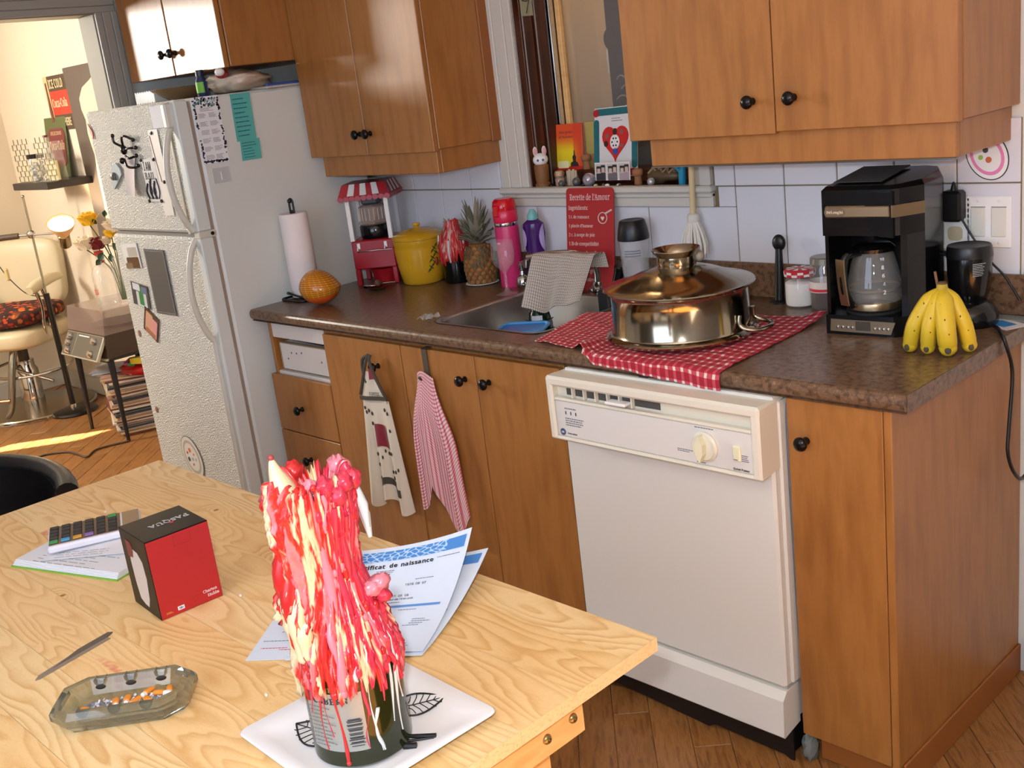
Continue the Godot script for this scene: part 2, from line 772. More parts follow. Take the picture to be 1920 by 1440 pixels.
	for y in 128:
		for x in 128:
			var a = (x % 8) < 3 and (y % 6) < 3
			var s = (y + (x / 16)) % 12 < 2
			if a:
				kn.set_pixel(x, y, Color8(84, 76, 70))
			elif s:
				kn.set_pixel(x, y, Color8(152, 132, 124))
	uvm("waffle knit", kn, 0.95, Vector3(2.2, 2.4, 1))

# ==================================================================== setting
func structure():
	# floors: a slab under both rooms, planks laid slantwise where the picture shows them
	var fl = struct("floor", "brown wooden strip floor laid slantwise")
	var st = S()
	box(st, Vector3(-2.0, -0.055, 1.9), Vector3(8.4, 0.1, 4.6))
	obj("subfloor", st, M["floor plank 0"], fl)
	var ang = deg_to_rad(46.4)
	var ux = Vector3(cos(ang), 0, sin(ang))
	var vx = Vector3(-sin(ang), 0, cos(ang))
	var pm = S()
	box(pm, Vector3(0, -0.005, 0), Vector3(0.898, 0.01, 0.0885), 0.0012)
	var plank = mesh_of(pm)
	var q = 0
	for j in range(-70, 80):
		for i in range(-10, 10):
			var c = ux * (i * 0.9 + fposmod(j * 0.37, 0.9)) + vx * (j * 0.09)
			var shown = c.x > -5.95 and c.x < 1.3 and c.z > -0.02 and c.z < 1.75
			var hidden = (c.x > -2.75 and c.x < -0.45 and c.z < 0.35) or (absf(c.x + 3.06) < 0.3 and c.z < 0.4)
			if shown and not hidden:
				inst("plank", plank, M["floor plank %d" % [(i * 3 + j * 7 + 400) % 4]], fl, Transform3D(Basis(Vector3.UP, -ang), c))
				q += 1
	# window wall of the kitchen, open at the window
	var wb = struct("wall_back", "white kitchen wall with the window and ceramic tiles")
	st = S()
	var wx0 = -1.545
	var wx1 = -0.915
	for b in [[-3.12, wx0, 0, 2.5], [wx1, 2.1, 0, 2.5], [wx0, wx1, 0, 1.195], [wx0, wx1, 2.12, 2.5]]:
		box(st, Vector3((b[0] + b[1]) * 0.5, (b[2] + b[3]) * 0.5, -0.11), Vector3(b[1] - b[0], b[3] - b[2], 0.22))
	obj("plaster", st, M["kitchen wall"], wb)
	st = S()
	for g in [[-2.3, -1.6, 0.92, 1.34], [-0.9, -0.04, 0.92, 1.34], [-1.6, -0.9, 0.92, 1.18]]:
		box(st, Vector3((g[0] + g[1]) * 0.5, (g[2] + g[3]) * 0.5, 0.001), Vector3(g[1] - g[0], g[3] - g[2], 0.003))
	obj("grout", st, M["grout"], wb)
	for i in range(-12, 4):
		var x0 = maxf(-0.6295 + i * 0.1492, -2.3) + 0.0016
		var x1 = minf(-0.6295 + (i + 1) * 0.1492, -0.04) - 0.0016
		for r in [[0.985, 1.1994], [1.2026, 1.34]]:
			var a = x0
			var b = x1
			var y0 = r[0]
			var y1 = r[1]
			if x1 > -1.66 and x0 < -0.845:
				if y0 > 1.1:
					if x0 < -1.66:
						b = -1.662
					elif x1 > -0.845:
						a = -0.843
					else:
						continue
				else:
					y1 = 1.145 if x0 < -0.9 and x1 > -1.6 else y1
			if b - a < 0.008:
				continue
			if y1 < 1.15 and (x1 > -0.835 or x0 < -1.66):
				bx("tile", maxf(a, -0.833) if x1 > -0.9 else a, b if x1 > -0.9 else minf(b, -1.664), 1.1464, 1.1998, 0.001, 0.0065, M["tile"], wb, 0.0015)
			bx("tile", a, b, y0, y1, 0.001, 0.0065, M["tile"], wb, 0.0015)
	# the other walls
	var wl = struct("wall_left", "partition wall with the doorway to the next room")
	st = S()
	for b in [[-0.22, 0.62, 0, 2.5], [1.62, 4.0, 0, 2.5], [0.62, 1.62, 1.935, 2.5]]:
		box(st, Vector3(-3.06, (b[2] + b[3]) * 0.5, (b[0] + b[1]) * 0.5), Vector3(0.12, b[3] - b[2], b[1] - b[0]))
	obj("plaster", st, M["kitchen wall"], wl)
	var tr = struct("trim_1", "grey-white moulded door casing around the doorway")
	for s in [[0.548, 0.57, 0.026], [0.57, 0.6, 0.02], [0.6, 0.624, 0.015]]:
		bx("casing_strip", -3.0, -3.0 + s[2], 0, 1.932, s[0], s[1], M["door casing"], tr)
	for s in [[1.93, 1.953, 0.015], [1.953, 1.983, 0.02], [1.983, 2.006, 0.026]]:
		bx("casing_strip", -3.0, -3.0 + s[2], s[0], s[1], 0.548, 1.7, M["door casing"], tr)
	bx("jamb_board", -3.122, -2.998, 0, 1.932, 0.618, 0.628, M["jamb paint"], tr)
	bx("jamb_board", -3.122, -2.998, 1.926, 1.94, 0.62, 1.62, M["jamb paint"], tr)
	var wr = struct("wall_right", "plain kitchen wall on the right")
	st = S()
	box(st, Vector3(2.06, 1.25, 1.9), Vector3(0.12, 2.5, 4.3))
	obj("plaster", st, M["room wall"], wr)
	var wf = struct("wall_front", "kitchen wall behind the camera with an added window opening")
	st = S()
	for b in [[-3.12, -1.2, 0, 2.5], [0.8, 2.12, 0, 2.5], [-1.2, 0.8, 0, 0.8], [-1.2, 0.8, 2.3, 2.5]]:
		box(st, Vector3((b[0] + b[1]) * 0.5, (b[2] + b[3]) * 0.5, 4.06), Vector3(b[1] - b[0], b[3] - b[2], 0.12))
	obj("plaster", st, M["room wall"], wf)
	var ce = struct("ceiling", "white ceiling")
	st = S()
	box(st, Vector3(-2.0, 2.55, 1.9), Vector3(8.4, 0.1, 4.6))
	obj("plaster", st, M["ceiling white"], ce)
	# next room
	var wv = struct("wall_rear", "cream wall of the next room with the shelf and signs")
	st = S()
	box(st, Vector3(-4.56, 1.25, -0.12), Vector3(2.88, 2.5, 0.12))
	obj("plaster", st, M["living wall"], wv)
	var wo = struct("wall_outer", "cream far wall of the next room with a low opening")
	st = S()
	for b in [[-0.2, 2.04, 0, 2.5], [2.41, 3.1, 0, 2.5], [2.04, 2.41, 0, 1.2], [2.04, 2.41, 1.72, 2.5]]:
		box(st, Vector3(-6.02, (b[2] + b[3]) * 0.5, (b[0] + b[1]) * 0.5), Vector3(0.14, b[3] - b[2], b[1] - b[0]))
	obj("plaster", st, M["living wall"], wo)
	var wn = struct("wall_near", "wall of the next room with its window opening")
	st = S()
	for b in [[-6.09, -4.95, 0, 2.5], [-3.6, -3.0, 0, 2.5], [-4.95, -3.6, 0, 1.6], [-4.95, -3.6, 2.4, 2.5]]:
		box(st, Vector3((b[0] + b[1]) * 0.5, (b[2] + b[3]) * 0.5, 3.06), Vector3(b[1] - b[0], b[3] - b[2], 0.12))
	obj("plaster", st, M["living wall"], wn)
	var bb = struct("baseboard_outer", "white baseboard along the far wall")
	bx("board", -5.95, -5.935, 0.0, 0.1, -0.06, 1.9, M["white trim"], bb)
	bx("cap", -5.95, -5.938, 0.1, 0.115, -0.06, 1.9, M["white trim"], bb)
	var bc = struct("baseboard_rear", "white baseboard under the signs")
	bx("board", -5.935, -3.13, 0.0, 0.1, -0.06, -0.045, M["white trim"], bc)
	bx("cap", -5.935, -3.13, 0.1, 0.115, -0.06, -0.048, M["white trim"], bc)
	var bk = struct("baseboard_kitchen", "white baseboard right of the end cabinet")
	bx("board", -0.02, 2.0, 0.0, 0.09, 0.0, 0.014, M["white trim"], bk)
	# kitchen window
	var w = struct("window_1", "white cased kitchen window with a brown wooden sash")
	for s in [[-1.655, -1.62, 0.018], [-1.62, -1.575, 0.014], [-1.575, -1.545, 0.01]]:
		bx("casing_strip", s[0], s[1], 1.205, 2.2, 0.0, s[2], M["white trim"], w)
	for s in [[-0.885, -0.85, 0.018], [-0.915, -0.885, 0.011]]:
		bx("casing_strip", s[0], s[1], 1.205, 2.2, 0.0, s[2], M["white trim"], w)
	bx("sill_nosing", -1.668, -0.842, 1.186, 1.205, -0.01, 0.03, M["white trim"], w, 0.005)
	bx("apron", -1.66, -0.846, 1.146, 1.186, 0.0, 0.016, M["white trim"], w, 0.003)
	bx("apron_bead", -1.66, -0.846, 1.172, 1.186, 0.0, 0.022, M["white trim"], w, 0.004)
	var dk = tri_mat("dark window wood", ntex(noise(61, 0.02), [[0.0, 44, 22, 12], [0.5, 72, 36, 18], [1.0, 92, 50, 26]], 256, 256), Vector3(6, 0.6, 6), 0.35)
	bx("sill_board", -1.545, -0.915, 1.19, 1.2, -0.2, 0.0, dk, w)
	bx("sill_ledge", -1.545, -0.915, 1.2, 1.24, -0.2, -0.1, dk, w, 0.004)
	for s in [[-0.03, 0.0, 0.002], [-0.075, -0.032, 0.009], [-0.13, -0.08, 0.016], [-0.2, -0.135, 0.006]]:
		bx("side_jamb", -1.547, -1.543 + s[2], 1.2, 2.12, s[0], s[1], dk, w, 0.003)
		bx("side_jamb", -0.917 - s[2], -0.913, 1.2, 2.12, s[0], s[1], dk, w, 0.003)
	bx("head_board", -1.545, -0.915, 2.1, 2.12, -0.2, 0.0, dk, w)
	bx("metal_channel", -1.54, -1.524, 1.24, 2.1, -0.165, -0.14, M["chrome"], w)
	bx("pane", -1.53, -0.93, 1.24, 2.1, -0.192, -0.188, M["pane"], w, 0.0)
	var sk = thing("propping_stick", "pale square wooden stick standing upright inside the window pane", "stick", Vector3(-1.513, 1.24, -0.172))
	bx("stick", -0.009, 0.009, 0, 0.86, -0.008, 0.008, M["pine frame"], sk)
	for y in [0.1, 0.19, 0.32, 0.46]:
		bx("nick", -0.008, 0.0, y, y + 0.006, 0.004, 0.007, mat("stick nick", 150, 108, 62), sk, 0.0)
	# beyond the window: a pale boarded porch
	var wp = struct("wall_porch", "pale board wall seen through the kitchen window")
	bx("board", -2.6, -0.2, 0.4, 2.6, -0.62, -0.56, mat("porch board", 226, 200, 164, 0.8), wp)
	bx("floor_board", -2.6, -0.2, 0.9, 0.96, -0.56, -0.22, M["porch board"], wp)
	var mr = thing("porch_panel", "dark grey panel with pale curls leaning on the porch wall behind the glass", "panel", Vector3(-1.475, 0.96, -0.555))
	bx("board", -0.155, 0.2, 0.0, 1.2, 0.0, 0.03, mat("porch dark", 62, 62, 62, 0.5), mr)
	balled("finial", Vector3(-0.155, 0.665, 0.015), 0.03, M["porch dark"], mr, Vector3(0.8, 1.2, 0.5))
	bx("edge_strip", -0.16, -0.154, 0.55, 0.63, 0.028, 0.034, M["white"], mr)
	for k in 7:
		var c = []
		for i in 7:
			var a = 0.7 + i * 0.33
			c.append(Vector3(-0.105 + 0.02 * (k % 2) + cos(a) * (0.02 + 0.004 * (k % 3)), 0.52 - k * 0.033 + sin(a) * 0.022, 0.032))
		tubed("curl", c, 0.003, mat("porch curl", 150, 148, 138), mr, 5)
	var nt = thing("note_slip", "small pale slip with a pen stroke stuck high on the brown window jamb", "note", Vector3(-1.524, 1.715, -0.045))
	bx("slip", -0.001, 0.001, 0, 0.06, -0.025, 0.025, mat("slip", 150, 150, 126, 0.8), nt, 0.0)
	tubed("pen_stroke", [Vector3(0.002, 0.045, 0.018), Vector3(0.002, 0.042, 0.0), Vector3(0.002, 0.048, -0.012), Vector3(0.002, 0.008, 0.004)], 0.0015, M["ink"], nt, 5)

func knob_mesh(parent, at, called = "knob"):
	var st = S()
	lathe(st, V2([0, 0.0, 0.0085, 0.0, 0.0085, 0.003, 0.0055, 0.007, 0.005, 0.014, 0.0085, 0.017, 0.0145, 0.021, 0.0155, 0.025, 0.0135, 0.0295, 0.007, 0.0325, 0, 0.0335]), 16)
	return obj(called, st, M["bronze knob"], parent, at, Vector3(PI / 2, 0, 0))

func door(parent, x0, x1, y0, y1, z, knob = null, called = "door"):
	var d = bx(called, x0 + 0.0015, x1 - 0.0015, y0, y1, z - 0.018, z, M["honey laminate"], parent, 0.0018)
	if knob != null:
		knob_mesh(d, Vector3(knob[0], knob[1], z))
	return d

func cabinets():
	var L = M["honey laminate"]
	# over the refrigerator
	var c = thing("fridge_top_cabinet", "honey wood wall cabinet with two doors above the refrigerator", "cabinet")
	bx("body", -2.955, -2.296, 1.682, 2.44, 0.001, 0.535, L, c)
	door(c, -2.955, -2.628, 1.68, 2.44, 0.556, [-2.655, 1.752])
	door(c, -2.622, -2.298, 1.68, 2.44, 0.556, [-2.595, 1.752])
	# wall cabinet left of the window
	c = thing("wall_cabinet", "honey wood wall cabinet between the refrigerator and the window", "cabinet")
	bx("body", -2.293, -1.64, 1.362, 2.44, 0.001, 0.275, L, c)
	door(c, -2.293, -1.968, 1.357, 2.44, 0.294, [-1.995, 1.425])
	door(c, -1.968, -1.64, 1.357, 2.44, 0.294, [-1.94, 1.425])
	bx("valance", -2.245, -1.65, 1.291, 1.363, 0.264, 0.28, L, c)
	bx("valance", -1.665, -1.648, 1.291, 1.363, 0.001, 0.264, L, c)
	bx("scribe_strip", -1.64, -1.635, 1.357, 2.44, 0.001, 0.055, mat("laminate orange", 146, 86, 34, 0.5), c)
	# wall cabinet right of the window
	c = thing("wall_cabinet", "large honey wood wall cabinet above the coffee maker", "cabinet")
	bx("body", -0.885, -0.045, 1.368, 2.44, 0.001, 0.275, L, c)
	door(c, -0.885, -0.462, 1.359, 2.44, 0.294, [-0.518, 1.434])
	door(c, -0.462, -0.045, 1.364, 2.44, 0.294, [-0.412, 1.436])
	bx("valance", -0.838, -0.062, 1.2925, 1.366, 0.256, 0.272, L, c)
	bx("valance", -0.078, -0.062, 1.2925, 1.366, 0.001, 0.256, L, c)
	bx("metal_rail", -0.838, -0.062, 1.289, 1.2925, 0.262, 0.274, M["steel"], c, 0.0)
	# drawer unit beside the refrigerator
	c = thing("drawer_unit", "narrow honey wood drawer unit with its top drawer front missing", "cabinet")
	bx("side_panel", -2.262, -2.246, 0.07, 0.866, 0.02, 0.597, L, c)
	bx("side_panel", -1.936, -1.922, 0.07, 0.866, 0.02, 0.597, L, c)
	bx("back_panel", -2.246, -1.936, 0.07, 0.866, 0.02, 0.03, M["melamine"], c)
	bx("top_rail", -2.246, -1.936, 0.806, 0.866, 0.55, 0.594, M["melamine"], c)
	bx("cross_rail", -2.246, -1.936, 0.672, 0.69, 0.05, 0.594, M["melamine"], c)
	bx("bottom", -2.246, -1.936, 0.07, 0.09, 0.03, 0.594, M["melamine"], c)
	bx("plinth", -2.262, -1.922, 0.0, 0.07, 0.5, 0.54, M["black matt"], c)
	var d = bx("drawer", -2.222, -1.94, 0.697, 0.788, 0.572, 0.587, M["melamine"], c)
	bx("drawer_side", -2.222, -2.208, 0.7, 0.788, 0.12, 0.572, M["melamine"], d)
	bx("drawer_side", -1.954, -1.94, 0.7, 0.788, 0.12, 0.572, M["melamine"], d)
	bx("drawer_bottom", -2.208, -1.954, 0.7, 0.708, 0.12, 0.572, M["melamine"], d)
	bx("drawer_edge", -2.228, -1.94, 0.786, 0.7895, 0.57, 0.5885, mat("raw board", 150, 132, 108, 0.9), d)
	bx("drawer_edge", -2.2265, -2.2215, 0.697, 0.786, 0.57, 0.5885, M["raw board"], d)
	for h in [[-2.16, 0.757], [-2.13, 0.758], [-2.1, 0.762], [-2.185, 0.735], [-1.99, 0.742]]:
		balled("screw_hole", Vector3(h[0], h[1], 0.587), 0.0035, mat("hole", 120, 70, 52), d, Vector3(1, 1, 0.3), 8)
	door(c, -2.268, -1.922, 0.487, 0.682, 0.6147, [-2.108, 0.576], "drawer_front")
	door(c, -2.268, -1.922, 0.09, 0.483, 0.6147, [-2.108, 0.398], "drawer_front")
	var kn = thing("knife", "black handled knife lying in the open top drawer", "knife", Vector3(-2.0, 0.803, 0.55), 0.12)
	bx("handle", -0.06, 0.06, -0.009, 0.009, -0.012, 0.012, M["black gloss"], kn, 0.005)
	for x in [-0.03, 0.01]:
		balled("rivet", Vector3(x, 0.0, 0.012), 0.003, M["steel"], kn, Vector3(1, 1, 0.4), 8)
	var st = S()
	prism(st, [Vector2(-0.06, -0.008), Vector2(-0.19, 0.002), Vector2(-0.06, 0.01)], 0.0015)
	obj("blade", st, M["steel"], kn)
	# base cabinet with the apron towel
	c = thing("base_cabinet", "honey wood base cabinet with one door behind the hanging towels", "cabinet")
	bx("body", -1.92, -1.534, 0.07, 0.866, 0.02, 0.596, L, c)
	door(c, -1.92, -1.534, 0.085, 0.85, 0.6147, [-1.648, 0.777])
	bx("plinth", -1.92, -1.534, 0.0, 0.07, 0.5, 0.54, M["black matt"], c)
	# sink cabinet
	c = thing("sink_cabinet", "honey wood double door base cabinet under the sink", "cabinet")
	bx("side_panel", -1.532, -1.516, 0.07, 0.866, 0.02, 0.596, L, c)
	bx("side_panel", -0.92, -0.904, 0.07, 0.866, 0.02, 0.596, L, c)
	bx("bottom", -1.516, -0.92, 0.07, 0.09, 0.02, 0.596, M["melamine"], c)
	bx("top_rail", -1.516, -0.92, 0.8, 0.866, 0.578, 0.596, L, c)
	door(c, -1.532, -1.217, 0.085, 0.85, 0.6147, [-1.262, 0.782])
	door(c, -1.217, -0.904, 0.085, 0.85, 0.6147, [-1.167, 0.784])
	bx("plinth", -1.532, -0.904, 0.0, 0.07, 0.5, 0.54, M["black matt"], c)
	# end cabinet
	c = thing("end_cabinet", "narrow honey wood base cabinet at the right end of the worktop", "cabinet")
	bx("body", -0.264, -0.054, 0.07, 0.866, 0.02, 0.596, L, c)
	bx("side_panel", -0.054, -0.037, 0.0, 0.867, 0.002, 0.6147, mat("laminate end", 0, 0, 0) if false else L, c)
	door(c, -0.267, -0.054, 0.07, 0.862, 0.6147, [-0.222, 0.775])
	bx("plinth", -0.24, -0.054, 0.0, 0.068, 0.55, 0.585, mat("laminate orange", 146, 86, 34, 0.5), c)
	bx("skirting", -0.037, -0.031, 0.0, 0.075, 0.002, 0.6, M["laminate orange"], c)

func counter_run():
	# worktop with a rounded front, cut out for the sink
	var t = thing("worktop", "dark brown mottled worktop with a rounded front edge", "worktop")
	var W = M["brown worktop"]
	var st = S()
	var x0 = -2.296
	var sx0 = -1.468
	var sx1 = -1.045
	var sz0 = 0.125
	var sz1 = 0.535
	for b in [[x0, sx0, 0.0, 0.6], [sx1, 0.0, 0.0, 0.6], [sx0, sx1, 0.0, sz0], [sx0, sx1, sz1, 0.6]]:
		box(st, Vector3((b[0] + b[1]) * 0.5, CT - 0.0185, (b[2] + b[3]) * 0.5), Vector3(b[1] - b[0], 0.037, b[3] - b[2]))
	var pr = [Vector2(0.6, CT - 0.037), Vector2(0.63, CT - 0.037)]
	for i in 9:
		var a = -PI / 2 + PI * i / 8
		pr.append(Vector2(0.622 + cos(a) * 0.0145, CT - 0.0165 + sin(a) * (0.0165 if i > 4 else 0.0185)))
	pr.append(Vector2(0.6, CT))
	var xf = Transform3D(Basis(Vector3(0, 0, 1), Vector3(0, 1, 0), Vector3(-1, 0, 0)), Vector3(0, 0, 0))
	prism(st, pr, -x0, xf)
	obj("slab", st, W, t)
	var bs = thing("backsplash", "low brown laminate upstand along the tiled wall behind the worktop", "backsplash")
	bx("strip", x0, 0.0, CT, 1.0, 0.0068, 0.026, W, bs, 0.006)
	bx("end_strip", -0.0005, 0.0015, CT - 0.036, CT - 0.001, 0.0, 0.625, W, t, 0.0)
	# sink basin
	var s = thing("sink", "square stainless steel sink basin set into the worktop", "sink", Vector3((sx0 + sx1) * 0.5, CT, (sz0 + sz1) * 0.5))
	st = S()
	var w = sx1 - sx0
	var h = sz1 - sz0
	var rings = [[0.014, 0.002, 0.05], [0.0, 0.003, 0.05], [-0.012, 0.0, 0.05], [-0.016, -0.006, 0.05], [-0.03, -0.15, 0.05], [-0.05, -0.175, 0.05], [-0.1, -0.182, 0.06], [-0.34, -0.186, 0.03]]
	var prev = []
	st.set_smooth_group(3)
	for r in rings:
		var ww = maxf(w + 2 * r[0] * 0.6, 0.06)
		var hh = maxf(h + 2 * r[0] * 0.6, 0.06)
		var pts = []
		for p in rrect(ww, hh, minf(r[2], minf(ww, hh) * 0.45), 5):
			pts.append(Vector3(p.x, r[1], -p.y))
		if prev.size():
			for i in pts.size():
				var j = (i + 1) % pts.size()
				tri(st, prev[i], prev[j], pts[j])
				tri(st, prev[i], pts[j], pts[i])
		prev = pts
	for i in range(1, prev.size() - 1):
		tri(st, prev[0], prev[i], prev[i + 1])
	obj("basin", st, M["brushed steel"], s)
	lathed("drain", [0.0, -0.183, 0.03, -0.184, 0.036, -0.1855, 0.036, -0.19, 0, -0.19], M["chrome"], s, 20)
	# faucet behind the sink
	var f = thing("faucet", "chrome sink faucet with the dishcloth hung over its spout", "faucet", Vector3(-1.235, CT, 0.075))
	lathed("base", [0, 0, 0.03, 0, 0.03, 0.012, 0.02, 0.02, 0.016, 0.03, 0, 0.03], M["chrome"], f)
	tubed("spout", curve([Vector3(0, 0.02, 0), Vector3(0.0, 0.08, 0.005), Vector3(-0.03, 0.118, 0.04), Vector3(-0.09, 0.126, 0.08), Vector3(-0.17, 0.118, 0.115)], 5), 0.011, M["chrome"], f, 12)
	lathed("tip", [0, 0, 0.012, 0, 0.013, 0.022, 0, 0.024], M["chrome"], f, 14, Vector3(-0.172, 0.09, 0.117))
	lathed("handle", [0, 0, 0.015, 0, 0.016, 0.035, 0.019, 0.05, 0.014, 0.056, 0, 0.057], M["black gloss"], f, 16, Vector3(0.075, 0.03, 0.0), Vector3(0, 0, -0.35))
	lathed("handle", [0, 0, 0.015, 0, 0.016, 0.03, 0, 0.032], M["chrome"], f, 16, Vector3(0.075, 0, 0.0))
	# grey waffle dishcloth over the spout
	var dc = thing("dishcloth", "grey beige waffle knit dishcloth draped over the faucet spout", "dishcloth")
	st = S()
	sheet(st, 24, 24, func(u, v):
		var a = Vector3(-1.335, 0.0, 0.205).lerp(Vector3(-1.165, 0.0, 0.12), u)
		var arc = v * 0.225 - 0.05
		var y = 1.043 - u * 0.012
		var z = a.z
		if arc < 0.0:
			y -= -arc * 0.9
			z -= 0.02
		else:
			var d = minf(arc, 0.02)
			z += d * 1.2
			y -= maxf(arc - 0.015, 0.0) * (0.86 + 0.1 * sin(u * 5.0))
			z += maxf(arc - 0.02, 0.0) * 0.28
		return Vector3(a.x + 0.03 * v * (0.3 - u) + 0.012 * v * sin(u * 9.0), y + 0.004 * sin(u * 14.0) * v, z + 0.012 * sin(u * 8.0 + 1.0) * v + 0.03 * v), 0.003)
	obj("cloth", st, M["waffle knit"], dc)
	var sc = thing("sponge_caddy", "black plastic caddy hooked over the right rear edge of the sink", "caddy", Vector3(-1.085, CT - 0.03, 0.2))
	bx("tray", -0.022, 0.022, 0.0, 0.075, -0.03, 0.03, M["black"], sc, 0.006)
	bx("hook", 0.02, 0.045, 0.035, 0.038, -0.015, 0.015, M["black"], sc, 0.0)
	var cw = thing("clear_wrapper", "scrap of crumpled clear plastic at the left front corner of the sink", "wrapper", Vector3(-1.5, CT, 0.52))
	st = S()
	var cn = noise(66, 1.0)
	sheet(st, 10, 6, func(u, v): return Vector3(-0.03 + u * 0.06, 0.004 + 0.014 * absf(cn.get_noise_2d(u * 4.0, v * 3.0)) * 2.0, 0.02 - v * 0.04))
	obj("film", st, clear("crumpled film", 235, 235, 235, 0.3, 0.08), cw)
	# in the sink
	var lid = thing("container_cover", "translucent blue plastic container lid lying in the sink", "lid", Vector3(-1.24, 0.868, 0.4), 0.5)
	st = S()
	prism(st, rrect(0.135, 0.11, 0.025), 0.004, Transform3D(Basis(Vector3.RIGHT, -PI / 2), Vector3.ZERO))
	obj("plate", st, mat("blue plastic", 36, 104, 176, 0.3), lid)
	var rp = []
	for p in rrect(0.135, 0.11, 0.025):
		rp.append(Vector3(p.x, 0.005, -p.y))
	rp.append(rp[0])
	tubed("rim", rp, 0.005, mat("blue rim", 62, 140, 205, 0.25), lid)
	var gb = thing("green_bottle", "dark green glass bottle with a pale label standing in the sink", "bottle", Vector3(-1.325, 0.7225, 0.245))
	lathed("glass", [0, 0, 0.034, 0, 0.037, 0.006, 0.037, 0.12, 0.03, 0.15, 0.016, 0.175, 0.014, 0.196, 0.016, 0.198, 0.016, 0.206, 0, 0.206], mat("green glass", 10, 34, 16, 0.1), gb, 24)
	st = S()
	sheet(st, 8, 4, func(u, v): return Vector3(sin(0.1 + u * 0.9) * 0.0378, 0.06 + v * 0.09, cos(0.1 + u * 0.9) * 0.0378))
	obj("label", st, mat("pale label", 196, 204, 214, 0.6), gb)
	var wr = thing("wire_caddy", "thin black wire sponge holder hanging at the sink wall beside the green bottle", "holder", Vector3(-1.325, 0.7225, 0.245))
	for y in [0.075, 0.105, 0.135]:
		var rr = []
		for i in 13:
			var a = -0.6 + i * 0.22
			rr.append(Vector3(sin(a) * 0.041, y, cos(a) * 0.041))
		tubed("wire", rr, 0.0016, M["black"], wr, 6)
	tubed("wire", [Vector3(0.0, 0.0, 0.042), Vector3(0.0, 0.16, 0.041)], 0.0016, M["black"], wr, 6)

func bow(x, y0, y1, z, out, n = 14):
	var pts = []
	for i in n + 1:
		var t = float(i) / n
		var b = pow(sin(PI * t), 0.7)
		pts.append(Vector3(x, lerpf(y0, y1, t), z + out * b))
	return pts

